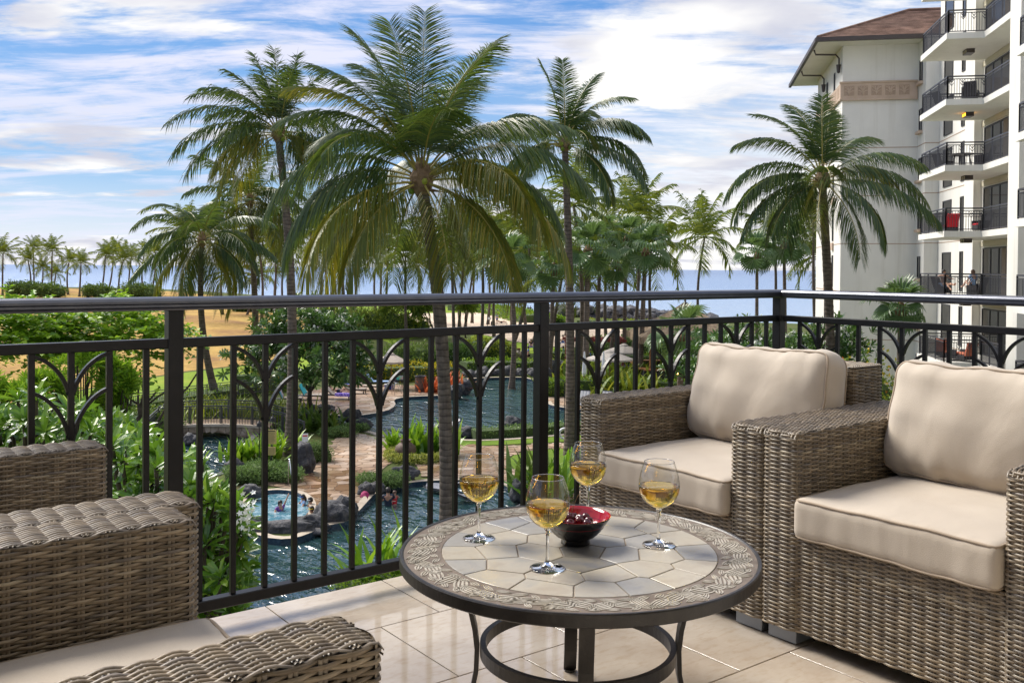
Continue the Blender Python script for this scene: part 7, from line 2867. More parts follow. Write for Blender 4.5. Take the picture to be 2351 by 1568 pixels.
# bathers
p = gp(891, 1160, WATER)
person('woman in a dark swimsuit standing in the pool, seen from behind', (p.x, p.y, WATER), FWD + 0.2, 'swim', 1.05, 'skin', 'navy', None, 'hair', fingers=True,
       over=dict(pelvis=(0, 0, -.12), belly=(0, .01, .04), chest=(0, 0, .24), neck=(0, 0, .40), head=(0, .03, .53), shl=(-.17, 0, .35), ell=(-.26, .10, .12), hal=(-.06, .24, .20), shr=(.17, 0, .35), elr=(.27, .10, .14), har=(.10, .26, .24)))
bun = gp(891, 1160, WATER)
p = gp(906, 1158, WATER)
person('small child in a red swimsuit held against the woman in the pool', (p.x, p.y, WATER + 0.05), CAMW + 0.4, 'swim', 0.72, 'skin_pale', 'red_suit', 'red_suit', 'hair_brown', fingers=True,
       over=dict(pelvis=(0, 0, -.10), belly=(0, .01, .06), chest=(0, 0, .24), neck=(0, 0, .40), head=(0, .03, .53), shl=(-.15, 0, .35), ell=(-.22, .12, .30), hal=(-.10, .28, .42), shr=(.15, 0, .35), elr=(.24, .08, .16), har=(.14, .24, .18)), head_s=1.15)
p = gp(643, 1172, G - .09)
person('child in a purple swimsuit waving one arm in the spa', (p.x, p.y, G - .09), RGT - 0.9, 'swim', 0.82, 'skin', 'purple_suit', None, 'hair', long_hair=True, fingers=True,
       over=dict(shl=(-.16, 0, .16), ell=(-.25, .02, .38), hal=(-.33, .06, .60), head=(0, .02, .33)), head_s=1.1)
p = gp(696, 1158, G - .09)
person('child with blue goggles and dark ponytail at the back right of the spa', (p.x, p.y, G - .09), LFT + 0.5, 'swim', 0.85, 'skin', 'lightblue', None, 'hair', long_hair=True, goggles='blue_cloth', fingers=True, head_s=1.1)
p = gp(713, 1165, G - .09)
person('child with white goggles on the forehead beside the boulder in the spa', (p.x, p.y, G - .09), LFT + 0.3, 'swim', 0.85, 'skin', None, None, 'hair', goggles='white', fingers=True, head_s=1.1)
p = gp(716, 1186, G - .09)
person('child with a yellow and black diving mask nearest the big boulder in the spa', (p.x, p.y, G - .09), LFT + 0.9, 'swim', 0.85, 'skin_dark', None, None, 'hair', goggles='yellow_plastic', fingers=True, head_s=1.1)
p = gp(509, 1040, WATER)
person('swimmer whose dark head shows in the river left of the sign', (p.x, p.y, WATER - .18), CAMW, 'swim', 1.0, 'skin_dark', None, None, 'hair')
p = gp(822, 1330, WATER)
person('swimmer with only the head above water near the balcony edge', (p.x, p.y, WATER - .18), FWD, 'swim', 1.0, 'skin', None, None, 'hair_brown')

# guests on the far balcony
person('bare-chested man leaning back with legs stretched out on the far balcony', tuple(uv(0.85, 7.2, 0.40)), math.atan2(-E2.y, -E2.x) + 0.25, 'sit', 1.0, 'skin', None, 'lightblue', 'hair', fingers=True,
       over=dict(hal=(-.42, .02, .42), ell=(-.34, -.02, .44), har=(.40, .10, .44), elr=(.34, 0, .46), knl=(-.12, .50, .16), anl=(-.10, .92, .12), tol=(-.10, .96, .24), knr=(.12, .50, .20), anr=(.10, .88, -.10), tor=(.10, 1.0, -.12)))
person('second guest in light clothes sitting at the right end of the far balcony', tuple(uv(1.6, 4.9, 0.40)), math.atan2(E2.y, E2.x) + 0.4, 'sit', 1.0, 'skin_pale', 'lightblue', 'black_cloth', 'hair_brown', fingers=True)


# ------------------------------------------------------------------ sun loungers and poolside things
def lounger(label, x, y, rz, cushion_mat='canvas', towel=None, back=0.9, frame='dark_wicker'):
    p = gp(x, y, G + 0.05)
    t = thing('sun_lounger', label, 'sun lounger', tuple(p), rz)
    # head at -x, foot at +x
    MB().box((0.1, 0, 0.28), (1.9, 0.62, 0.05), bev=0.01).build('frame', M[frame], t)
    for sx_ in (-0.75, 0.95):
        for sy_ in (-0.27, 0.27):
            MB().box((sx_, sy_, 0.13), (0.06, 0.05, 0.26)).build('leg', M[frame], t)
    MB().box((0.42, 0, 0.345), (1.25, 0.58, 0.08), bev=0.025).build('seat_cushion', M[cushion_mat], t)
    bx_, bz_ = -0.20 - 0.72 * math.cos(back), 0.36 + 0.72 * math.sin(back)
    m = MB(); m.bar((-0.20, 0, 0.36), (bx_, 0, bz_), 0.58, 0.08)
    m.build('back_cushion', M[cushion_mat], t)
    m = MB(); m.bar((-0.23, 0, 0.33), (bx_ - 0.03, 0, bz_ - 0.03), 0.62, 0.03)
    m.build('backrest', M[frame], t)
    if towel:
        def draped(nm, a, b, w_, mt):
            d = b - a
            mm = MB()
            nn = 8
            vs_, fs = [], []
            for i in range(nn + 1):
                q = a.lerp(b, i / nn)
                for j in range(7):
                    yy = (j / 6 - 0.5) * w_
                    drop = -0.28 * max(0, abs(yy) - 0.29) / 0.12 if abs(yy) > 0.29 else 0
                    vs_.append((q.x, max(-0.33, min(0.33, yy)), q.z + 0.055 + drop * 0.5 + 0.008 * math.sin(i * 2.1 + j)))
            for i in range(nn):
                for j in range(6):
                    fs.append((i * 7 + j, i * 7 + j + 1, i * 7 + 8 + j, i * 7 + 7 + j))
            mm.add(vs_, fs)
            o = mm.build('beach_towel', mt, smooth=True)
            o.location = p; o.rotation_euler = (0, 0, rz)
            return o
        lbl, mt, where = towel
        if where == 'back':
            o = draped('towel', Vector((bx_ + 0.02, 0, bz_ + 0.02)), Vector((-0.16, 0, 0.40)), 0.84, mt)
        else:
            o = draped('towel', Vector((0.0, 0, 0.355)), Vector((1.02, 0, 0.355)), 0.90, mt)
        tag(o, lbl, 'towel')
    return t


az_l = RGT - 0.25
lounger('sun lounger with a striped towel over its back, leftmost by the pool', 656, 925, RGT + 0.1, towel=('rainbow-striped beach towel hanging over the leftmost sun lounger back', M['stripe_towel'], 'back'), back=1.2)
lounger('sun lounger with a turquoise towel beside the flowering tree', 708, 918, RGT - 0.1, towel=('turquoise beach towel over the sun lounger beside the flowering tree', M['teal_cloth'], 'back'), back=1.1)
lounger('sun lounger with a violet towel under a sunbather', 772, 916, RGT - 0.15, towel=('violet patterned beach towel hanging off the sunbather lounger', M['violet_towel'], 'seat'), back=0.7)
lounger('sun lounger under the man in the blue shirt', 806, 903, RGT - 0.1, back=0.8)
lounger('empty beige sun lounger right of the man in the blue shirt', 838, 896, RGT - 0.05, back=0.9)
lounger('sun lounger with blue seat behind the empty beige one', 862, 886, RGT, 'lightblue', back=0.9)
p = gp(776, 914, G + .05)
person('sunbather lying on the violet towel with bent knees', (p.x, p.y, G + 0.42), RGT - 0.15, 'lie', 0.95, 'skin', None, 'navy', 'hair_brown', fingers=True)
p = gp(806, 902, G + .05)
person('man in a blue shirt lying on a sun lounger', (p.x, p.y, G + 0.42), RGT - 0.1, 'lie', 1.0, 'skin_pale', 'blue_cloth', 'blue_cloth', 'hair', fingers=True)


def parasol(label, x, y, r_, h_, mat='canvas', base_z=G, droop=0.55, sides=8, dist=None):
    if dist:
        d = ray(x, y); p = Vector((d.x * dist, d.y * dist, base_z))
    else:
        p = gp(x, y, base_z)
    t = thing('parasol', label, 'parasol', tuple(p))
    MB().tube([(0, 0, 0), (0, 0, h_ + 0.05)], 0.03, 8).build('pole', M['wood'], t)
    MB().lathe([(0.001, 0.0), (0.26, 0.0), (0.24, 0.07), (0.001, 0.09)], 16).build('base', M['dark_wicker'], t)
    m = MB()
    for k in range(sides):
        a0, a1 = 2 * math.pi * k / sides, 2 * math.pi * (k + 1) / sides
        rows_ = []
        for rr_, zz in ((0.02, h_), (0.35, h_ - droop * 0.30), (0.7, h_ - droop * 0.66), (1.0, h_ - droop), (1.0, h_ - droop - 0.13)):
            rows_.append([((rr_ * r_) * math.cos(a0 + (a1 - a0) * q / 2) * (1 if q != 1 else 0.955), (rr_ * r_) * math.sin(a0 + (a1 - a0) * q / 2) * (1 if q != 1 else 0.955), zz - (0.02 if q == 1 else 0)) for q in range(3)])
        vs_ = [v for r2 in rows_ for v in r2]
        fs = []
        for i in range(4):
            for q in range(2):
                fs.append((i * 3 + q, i * 3 + q + 1, i * 3 + 4 + q, i * 3 + 3 + q))
        m.add(vs_, fs)
    c = m.build('canopy', M[mat], t)
    MB().lathe([(0.001, h_ + 0.10), (r_ * 0.2, h_ - 0.02), (r_ * 0.24, h_ - 0.10)], sides).build('vent', M[mat], c)
    for k in range(sides):
        a = 2 * math.pi * k / sides
        MB().bar((0, 0, h_ - 0.04), (r_ * 0.98 * math.cos(a), r_ * 0.98 * math.sin(a), h_ - droop - 0.02), 0.02).build('rib', M['wood'], c)
    return t


parasol('beige parasol with wooden pole over the towel table by the lagoon', 898, 893, 1.15, 2.60)
parasol('wide beige parasol left of the thatched bar', 1400, 840, 1.75, 2.75, 'canvas_grey', dist=70)
parasol('second beige parasol behind the one left of the thatched bar', 1432, 830, 1.6, 2.75, 'canvas_grey', dist=76)
for i, (x, lb) in enumerate(((1342, 'closed white parasol left of the bar parasols'), (1386, 'closed white parasol between the bar parasols'))):
    d = ray(x, 800) * 68
    t = thing('closed_parasol', lb, 'parasol', (d.x, d.y, G))
    MB().tube([(0, 0, 0), (0, 0, 2.9)], 0.03, 6).build('pole', M['wood'], t)
    MB().lathe([(0.10, 1.1), (0.17, 1.3), (0.13, 2.0), (0.05, 2.85), (0.001, 2.9)], 8).build('canopy', M['white'], t)

# table with towels, cooler, bin, rails
p = gp(914, 893, G + .05)
t = thing('side_table', 'small dark table under the beige parasol holding towels', 'table', tuple(p))
MB().box((0, 0, 0.62), (1.1, 0.7, 0.05), bev=0.01).build('tabletop', M['dark_wicker'], t)
for sx_ in (-0.5, 0.5):
    for sy_ in (-0.3, 0.3):
        MB().box((sx_, sy_, 0.3), (0.05, 0.05, 0.6)).build('leg', M['dark_wicker'], t)
o = MB().box((0.1, 0, 0.80), (0.7, 0.5, 0.30), bev=0.06).build('towel_pile', M['mixed_towel'])
o.location = p
tag(o, 'bright turquoise and green towel bundle on the small dark table', 'towels')
p = gp(893, 894, G + .05)
t = thing('cool_box', 'blue cool box with white lid under the parasol table', 'cool box', tuple(p))
MB().box((0, 0, 0.17), (0.55, 0.36, 0.34), bev=0.03).build('box', M['blue_plastic'], t)
MB().box((0, 0, 0.37), (0.58, 0.39, 0.06), bev=0.015).build('lid', M['white'], t)
p = gp(965, 898, G + .05)
t = thing('litter_bin', 'brown cylindrical litter bin left of the orange plants', 'bin', tuple(p))
MB().lathe([(0.001, 0), (0.38, 0), (0.38, 1.0), (0.36, 1.02), (0.001, 1.02)], 20).build('body', M['clay'], t)
MB().lathe([(0.28, 1.02), (0.41, 1.02), (0.41, 1.10), (0.28, 1.10), (0.28, 1.02)], 20).build('rim', M['dark_wicker'], t)


def pool_rail(label, x, y, rz, h_=0.85, run=0.9, down=0.7, gap=0.0, z=G + 0.05):
    p = gp(x, y, z)
    t = thing('pool_handrail', label, 'handrail', tuple(p), rz)
    for k, dy in enumerate((0.0, gap) if gap else (0.0,)):
        pts = [(0, dy, -0.05), (0, dy, h_ - 0.15), (0.04, dy, h_ - 0.04), (0.14, dy, h_), (0.25, dy, h_ - 0.03)]
        pts += [(0.25 + (run - 0.25) * i / 4, dy, h_ - 0.03 - (h_ - 0.03 + down - 0.4) * i / 4) for i in range(1, 5)]
        MB().tube(pts, 0.024, 8).build('rail', M['steel'], t, smooth=True)
    return t


pool_rail('shiny steel handrail leading down into the lagoon', 906, 907, YAW + 0.1 - 1.2, gap=0.55)
pool_rail('long pale steel handrail at the back of the spa', 662, 1116, CAMW + 0.40, 1.15, 1.75, 0.95, z=G)
p = gp(663, 1116)

# torches
def torch(label, x, ytop, ybase, h_=1.9, z=G):
    p = gp(x, ybase, z)
    t = thing('garden_torch', label, 'torch', tuple(p))
    MB().tube([(0, 0, 0), (0, 0, h_ - 0.25)], 0.022, 6).build('pole', M['torch'], t)
    MB().lathe([(0.02, h_ - 0.26), (0.13, h_ - 0.24), (0.10, h_ - 0.08), (0.05, h_ - 0.02), (0.001, h_ + 0.06)], 10).build('lamp_head', M['torch'], t)
    return t


torch('black garden torch at the back of the shrub bed left of the sign', 595, 976, 1080, 2.15)
torch('black garden torch right behind the yellow sign', 626, 964, 1068, 2.2)
torch('black garden torch at the left bridge ramp, right one of two', 297, 944, 1000, 1.25, G)
torch('black garden torch at the left bridge ramp, left one of two', 269, 933, 985, 1.25, G)

# yellow notice boards
p = gp(622, 1090)
t = thing('notice_board', 'yellow notice with small print on posts in the shrub bed by the river', 'sign', tuple(p), YAW - math.pi / 2)
MB().tube([(0, 0.03, 0), (0, 0.03, 1.95)], 0.03, 6).build('post', M['torch'], t)
b = MB().box((0, 0, 1.62), (0.46, 0.03, 0.62), bev=0.01).build('board', M['sign'], t)
m = MB()
m.box((0, -0.018, 1.87), (0.34, 0.004, 0.055))
for i in range(9):
    m.box((-0.01 + 0.02 * (i % 2), -0.018, 1.78 - i * 0.05), (0.36 - 0.05 * (i % 3), 0.004, 0.014))
m.build('print', M['sign_ink'], b)
b = MB().box((0.02, 0, 1.02), (0.36, 0.03, 0.36), bev=0.01).build('board', M['sign'], t)
m = MB()
for i in range(6):
    m.box((0.02, -0.018, 1.13 - i * 0.045), (0.27 - 0.04 * (i % 2), 0.004, 0.014))
m.build('print', M['sign_ink'], b)
# white notice fixed on the tall rock
p = gp(700, 1092)
o = MB().box((0, 0, 1.62), (0.26, 0.02, 0.34), rz=0.25, bev=0.004)
o.box((0.0, -0.014, 1.70), (0.20, 0.004, 0.05), rz=0.25, mi=1)
o.box((-0.04, -0.014, 1.57), (0.10, 0.004, 0.12), rz=0.25, mi=2)
o = o.build('safety_notice', [M['white'], M['red_suit'], M['black_cloth']])
o.location = (p.x + _f.x * 0.0, p.y + _f.y * 0.0, G)
o.rotation_euler = (0, 0, YAW - math.pi / 2)
tag(o, 'small white notice with red and black print fixed on the tall brown rock', 'sign')

# magenta towel on the rock
p = gp(838, 1131, G + 0.5)
m = MB()
vs_, fs = [], []
for i in range(9):
    for j in range(7):
        a, b_ = (i / 8 - 0.5), (j / 6 - 0.5)
        vs_.append((a * 0.42, b_ * 0.30, 0.05 - 0.5 * a * a - 0.35 * b_ * b_ + 0.03 * math.sin(i * 1.9 + j)))
for i in range(8):
    for j in range(6):
        fs.append((i * 7 + j, i * 7 + j + 1, i * 7 + 8 + j, i * 7 + 7 + j))
m.add(vs_, fs)
o = m.build('beach_towel', M['magenta'], smooth=True)
o.location = (p.x + _f.x * 0.1, p.y + _f.y * 0.1, G + 0.47)
o.rotation_euler = (0.2, 0, YAW)
tag(o, 'magenta towel draped over the rock at the pool corner', 'towel')

# clay pot
p = gp(931, 1052, G + .1)
t = thing('clay_pot', 'round brown clay pot lying in the planter ring on the terrace', 'pot', tuple(p))
MB().lathe([(0.001, 0), (0.22, 0), (0.42, 0.16), (0.50, 0.36), (0.46, 0.56), (0.30, 0.70), (0.22, 0.76), (0.25, 0.84), (0.28, 0.86), (0.24, 0.86), (0.19, 0.76), (0.001, 0.70)], 28).build('body', M['clay'], t, smooth=True)

# grey floating loungers in the pools
def floater(label, x, y, rz, s=1.0, tilt=0.5):
    p = gp(x, y, WATER)
    t = thing('pool_float', label, 'pool float', (p.x, p.y, WATER + 0.06), rz)
    m = MB()
    n, k = 12, 6
    vs_, fs = [], []
    for side in (0, 1):
        for i in range(n + 1):
            tt = i / n
            w_ = 0.42 * math.sin(math.pi * (0.12 + 0.80 * tt)) ** 0.7
            zz = 0.55 * max(0, tt - 0.5) ** 1.4 * 1.9 + 0.10 * (1 - tt)
            for j in range(k + 1):
                q = j / k * 2 - 1
                vs_.append(((tt - 0.5) * 1.6 * s, q * w_ * s, (zz + 0.10 * q * q - side * 0.07) * s))
    for side in (0, 1):
        o_ = side * (n + 1) * (k + 1)
        for i in range(n):
            for j in range(k):
                f = (o_ + i * (k + 1) + j, o_ + i * (k + 1) + j + 1, o_ + (i + 1) * (k + 1) + j + 1, o_ + (i + 1) * (k + 1) + j)
                fs.append(f[::-1] if side else f)
    m.add(vs_, fs)
    m.build('shell', M['canvas_grey'] if False else M['float_grey'], t, smooth=True)
    return t


M['float_grey'] = mat_plain('grey_foam', (0.30, 0.30, 0.33), 0.45)
floater('grey shell-shaped float in the lagoon right of the largest trunk', 1026, 985, RGT + 0.4)
floater('grey shell-shaped float in the lower pool right of the largest trunk', 1022, 1130, RGT - 0.3, 1.1)
floater('grey shell-shaped float in the lower pool left of the second float and table', 1075, 1150, LFT + 0.5, 0.9)

# striped pool chairs on the right terrace
for i, (x, y, lb) in enumerate(((1335, 945, 'leftmost'), (1386, 946, 'second'), (1432, 947, 'third'), (1476, 948, 'fourth'))):
    p = gp(x, y, G + .05)
    t = thing('pool_chair', lb + ' grey and white striped pool chair from the left, beyond the lagoon', 'pool chair', tuple(p), LFT + 1.15, group='striped pool chairs beyond the lagoon')
    m = MB(); m.bar((0.15, 0, 0.42), (-0.35, 0, 0.36), 0.62, 0.05, mi=0); m.build('seat', M['stripe_sling'], t)
    m = MB(); m.bar((-0.33, 0, 0.36), (-0.72, 0, 1.20), 0.62, 0.05); m.build('backrest', M['stripe_sling'], t)
    m = MB(); m.bar((-0.72, -0.31, 1.22), (-0.72, 0.31, 1.22), 0.05); m.build('top_bar', M['dark_wicker'], t)
    for sx_ in (-0.45, 0.15):
        for sy_ in (-0.33, 0.33):
            MB().box((sx_, sy_, 0.2), (0.05, 0.05, 0.42)).build('leg', M['dark_wicker'], t)
    for sy_ in (-0.33, 0.33):
        MB().bar((0.2, sy_, 0.60), (-0.50, sy_, 0.66), 0.05).build('armrest', M['dark_wicker'], t)
p = gp(1364, 950, G + .05)
t = thing('side_table', 'small dark side table between the two left striped chairs', 'table', tuple(p), YAW)
MB().box((0, 0, 0.42), (0.5, 0.5, 0.04), bev=0.01).build('tabletop', M['dark_wicker'], t)
for sx_ in (-0.2, 0.2):
    for sy_ in (-0.2, 0.2):
        MB().box((sx_, sy_, 0.2), (0.04, 0.04, 0.4)).build('leg', M['dark_wicker'], t)

# life ring and pole at the slim palm
p = gp(1295, 1040)
t = thing('life_ring', 'white life ring hanging on a thin black pole left of the slim palm', 'life ring', tuple(p))
MB().tube([(0, 0, 0), (0, 0, 3.4)], 0.02, 6).build('pole', M['torch'], t)
m = MB()
m.tube([tuple(Vector((_r.x, _r.y, 0)) * (0.24 * math.cos(a)) + Vector((0, 0, 0.95 + 0.24 * math.sin(a)))) for a in [2 * math.pi * k / 20 for k in range(20)]], 0.062, 8, closed=True)
rg = m.build('ring', M['white'], t, smooth=True)
rg.location = (-_f.x * 0.09, -_f.y * 0.09, 0)

# iron fence beyond the hedge
def iron_fence(label, P, h_=1.1, step=0.13, group=None, zt=None, posts=2.4):
    """P: list of world points on the ground line (z used)."""
    root = thing('metal_fence', label, 'fence', tuple(P[0]), group=group)
    o = Vector(P[0])
    rl_, nbar, bars_ = MB(), 0, MB()
    for a, b in zip(P, P[1:]):
        a, b = Vector(a) - o, Vector(b) - o
        L = (b - a).length
        for hh in (h_, h_ - 0.14, 0.08):
            rl_.bar(a + Vector((0, 0, hh)), b + Vector((0, 0, hh)), 0.045)
        for k in range(int(L / posts) + 1):
            q = a.lerp(b, min(1, k * posts / L))
            MB().bar(q, q + Vector((0, 0, h_ + 0.04)), 0.06).build('post', M['bldg_rail'], root)
        for k in range(int(L / step)):
            q = a.lerp(b, (k + 0.5) * step / L)
            bars_.bar(q + Vector((0, 0, 0.08)), q + Vector((0, 0, h_ - 0.12)), 0.022)
    rl_.build('rails', M['bldg_rail'], root)
    bars_.build('bars', M['bldg_rail'], root, kind='stuff')
    return root


def at_dist(x, d, z=G):
    v = ray(x, 700)
    return Vector((v.x * d, v.y * d, z))


iron_fence('long low dark metal fence between the hedge and the bright lawn', [at_dist(255, 54.3, G + 0.25), at_dist(400, 58.5, G + 0.25), at_dist(640, 65, G + 0.25)], 0.95)

# footbridge with stone face
br = thing('footbridge', 'low arched footbridge of pale stone with dark metal railings over the river', 'bridge', tuple(at_dist(480, 49.3)))
BRO = at_dist(480, 49.3)
Lb, Rb = at_dist(345, 48.9), at_dist(618, 49.6)
dirb = (Rb - Lb).normalized()
nb_ = Vector((-dirb.y, dirb.x, 0))
if nb_.dot(_fh) < 0:
    nb_ = -nb_
Lb_len = (Rb - Lb).length


def deckz(s):
    return -7.42 + 0.16 * math.sin(math.pi * min(1, max(0, s / Lb_len)))


m = MB()
vs_, fs = [], []
N_ = 14
for i in range(N_ + 1):
    s = Lb_len * i / N_
    q = Lb + dirb * s
    zt = deckz(s)
    zb = -8.0 + 0.42 * math.sin(math.pi * min(1, max(0, (s / Lb_len - 0.18) / 0.64))) if 0.18 < s / Lb_len < 0.82 else -8.0
    for off, z in ((0, zb), (0, zt), (2.3, zt), (2.3, zb)):
        w_ = q + nb_ * off - BRO
        vs_.append((w_.x, w_.y, z - G))
for i in range(N_):
    for k in range(4):
        k2 = (k + 1) % 4
        fs.append((i * 4 + k, i * 4 + 4 + k, i * 4 + 4 + k2, i * 4 + k2))
fs += [(0, 1, 2, 3), tuple(N_ * 4 + k for k in (3, 2, 1, 0))]
m.add(vs_, fs)
m.build('deck', M['mortar'], br)
m = MB()
for i in range(N_):
    a, b = Lb + dirb * (Lb_len * i / N_), Lb + dirb * (Lb_len * (i + 1) / N_)
    m.bar(Vector((a.x, a.y, deckz(Lb_len * i / N_) + 0.06)) - nb_ * 0.06 - BRO, Vector((b.x, b.y, deckz(Lb_len * (i + 1) / N_) + 0.06)) - nb_ * 0.06 - BRO, 0.30, 0.13)
m.build('coping', M['curb'], br)
# irregular facing stones
rsd = random.Random(17)
sds = []
s = 0.1
while s < Lb_len:
    for zz in (-7.92, -7.70, -7.52):
        sds.append((s + rsd.uniform(-0.12, 0.12), zz + rsd.uniform(-0.05, 0.05)))
    s += 0.36
for i, sd in enumerate(sds):
    fr_ = sd[0] / Lb_len
    if 0.22 < fr_ < 0.78 and sd[1] < -7.88 + 0.40 * math.sin(math.pi * (fr_ - 0.18) / 0.64) - 0.02:
        continue
    zt = deckz(sd[0]) - 0.01
    pc = voronoi(sds, i, [(max(0, sd[0] - 0.45), -8.05), (min(Lb_len, sd[0] + 0.45), -8.05), (min(Lb_len, sd[0] + 0.45), zt), (max(0, sd[0] - 0.45), zt)], 0.03, 1.2)
    if len(pc) < 3:
        continue
    m = MB()
    n = len(pc)
    out_ = 0.05 + rsd.uniform(0, 0.03)
    fr2, bk = [], []
    for a, b in pc:
        q = Lb + dirb * a - BRO
        bk.append((q.x, q.y, b - G)); fr2.append((q.x - nb_.x * out_, q.y - nb_.y * out_, b - G))
    m.add(bk + fr2, [tuple(range(n, 2 * n))] + [(k, (k + 1) % n, n + (k + 1) % n, n + k) for k in range(n)])
    m.build('stone', M['rock_pale'], br)


def bridge_rail(P, h_=1.05, nm='railing'):
    rl_, bars_ = MB(), MB()
    for a, b in zip(P, P[1:]):
        a, b = Vector(a) - BRO, Vector(b) - BRO
        L = (b - a).length
        for hh, tt in ((h_, 0.06), (h_ - 0.12, 0.035), (0.10, 0.04)):
            rl_.bar(a + Vector((0, 0, hh)), b + Vector((0, 0, hh)), tt)
        for k in range(max(1, int(L / 0.14))):
            q = a.lerp(b, (k + 0.5) / max(1, int(L / 0.14)))
            bars_.bar(q + Vector((0, 0, 0.1)), q + Vector((0, 0, h_ - 0.12)), 0.022)
        rl_.bar(a, a + Vector((0, 0, h_ + 0.03)), 0.07)
    rl_.bar(Vector(P[-1]) - BRO, Vector(P[-1]) - BRO + Vector((0, 0, h_ + 0.03)), 0.07)
    r_ = rl_.build(nm, M['bldg_rail'], br)
    bars_.build('bars', M['bldg_rail'], r_)


def br_pt(s, off):
    q = Lb + dirb * s + nb_ * off
    return Vector((q.x, q.y, deckz(s)))


bridge_rail([at_dist(262, 42.0, G - 0.1), at_dist(320, 45.5, G), br_pt(0.4, 0.12), br_pt(2.0, 0.08), br_pt(3.6, 0.08), br_pt(5.2, 0.1), at_dist(650, 49.6, G + 0.05), at_dist(700, 48.6, G - 0.25)])
bridge_rail([at_dist(300, 47.5, G), br_pt(0.4, 2.2), br_pt(2.0, 2.25), br_pt(3.6, 2.25), br_pt(5.4, 2.2), at_dist(650, 51.8, G), at_dist(705, 51.0, G - 0.2)])
q0, q1, q2 = at_dist(262, 42.8, G), at_dist(330, 46.6, G), br_pt(0, 0)
m = MB()
w_ = nb_ * 1.9
pts = [(at_dist(248, 41.8), at_dist(290, 43.0)), (at_dist(305, 45.4), at_dist(345, 48.0)), (Lb, Lb + nb_ * 2.3)]
vs_ = []
for a, b in pts:
    for v in (a, b):
        vs_.append((v.x - BRO.x, v.y - BRO.y, 0.06))
m.add(vs_, [(0, 1, 3, 2), (2, 3, 5, 4)])
m.build('ramp', M['mortar'], br)

# ------------------------------------------------------------------ thatched bar
bd = 76
bc_ = at_dist(1573, bd)
bar = thing('thatched_bar', 'open beach bar under a big thatched roof behind the far armchair', 'bar hut', tuple(bc_), YAW)
m = MB()
RR, zt, ze = 5.0, 6.15, 3.55
n = 4
rows_ = []
for k, (f, z) in enumerate(((1.0, ze), (0.75, ze + 0.62), (0.5, ze + 1.26), (0.25, ze + 1.9), (0.03, zt))):
    ring_ = []
    for c in range(4):
        a = math.pi / 4 + c * math.pi / 2
        b_ = a + math.pi / 2
        A = Vector((math.cos(a), math.sin(a), 0)) * RR * 1.18 * f
        B = Vector((math.cos(b_), math.sin(b_), 0)) * RR * 1.18 * f
        for q in range(8):
            v = A.lerp(B, q / 8)
            ring_.append((v.x, v.y, z + 0.05 * math.sin(q * 2.3 + k * 1.7 + c)))
    rows_.append(ring_)
vs_ = [v for r2 in rows_ for v in r2]
fs = []
for k in range(4):
    for i in range(32):
        j = (i + 1) % 32
        fs.append((k * 32 + i, k * 32 + j, k * 32 + 32 + j, k * 32 + 32 + i))
m.add(vs_, fs)
rf = m.build('roof', M['thatch'], bar)
# shaggy fringe of thatch
V, F = [], []
rt_ = random.Random(5)
for c in range(4):
    a = math.pi / 4 + c * math.pi / 2
    A = Vector((math.cos(a), math.sin(a), 0)) * RR * 1.18
    B = Vector((math.cos(a + math.pi / 2), math.sin(a + math.pi / 2), 0)) * RR * 1.18
    for q in range(130):
        v = A.lerp(B, (q + rt_.random()) / 130)
        d = (B - A).normalized()
        h_ = rt_.uniform(0.28, 0.50)
        w2 = 0.09
        b0 = len(V)
        o2 = v.normalized() * rt_.uniform(0.0, 0.12)
        V += [tuple(v - d * w2 + Vector((0, 0, ze + 0.10))), tuple(v + d * w2 + Vector((0, 0, ze + 0.10))), tuple(v + o2 + d * w2 * 0.5 + Vector((0, 0, ze - h_))), tuple(v + o2 - d * w2 * 0.5 + Vector((0, 0, ze - h_)))]
        F.append((b0, b0 + 1, b0 + 2, b0 + 3))
np_mesh('fringe', V, F, M['thatch'], rf, kind='stuff')
MB().lathe([(0.001, 0.4), (0.10, 0.2), (0.06, 0.1), (0.22, 0), (0.22, -0.3)], 8, (0, 0, zt)).build('finial', M['gutter'], rf)
for sx_ in (-3.2, 3.2):
    for sy_ in (-3.2, 3.2):
        MB().box((sx_, sy_, 1.8), (0.26, 0.26, 3.6)).build('post', M['wood'], bar)
m = MB()
m.box((-3.7, 0, 0.55), (0.3, 7.0, 1.0)); m.box((3.7, 0, 0.55), (0.3, 7.0, 1.0)); m.box((0, -3.7, 0.55), (7.7, 0.3, 1.0)); m.box((0, 3.7, 0.55), (7.7, 0.3, 1.0))
m.build('bar_front', M['rock'], bar)
m = MB()
m.box((-3.75, 0, 1.10), (0.7, 7.6, 0.09)); m.box((3.75, 0, 1.10), (0.7, 7.6, 0.09)); m.box((0, -3.75, 1.105), (6.8, 0.7, 0.09)); m.box((0, 3.75, 1.105), (6.8, 0.7, 0.09))
m.build('counter_top', M['wood'], bar)
m = MB()
m.box((0, 0.3, 1.3), (1.1, 2.4, 2.6))
sh = m.build('back_shelf', M['wood'], bar)
for k in range(24):
    zz = (1.25, 1.65, 2.05)[k % 3]
    MB().lathe([(0.001, 0), (0.05, 0), (0.05, 0.2), (0.02, 0.27), (0.02, 0.33), (0.001, 0.33)], 6, (-0.62, -0.8 + (k // 3) * 0.28, zz)).build('bottle', [M['strap'], M['wood'], M['white']][k % 3] if k % 3 else M['clay'], sh)
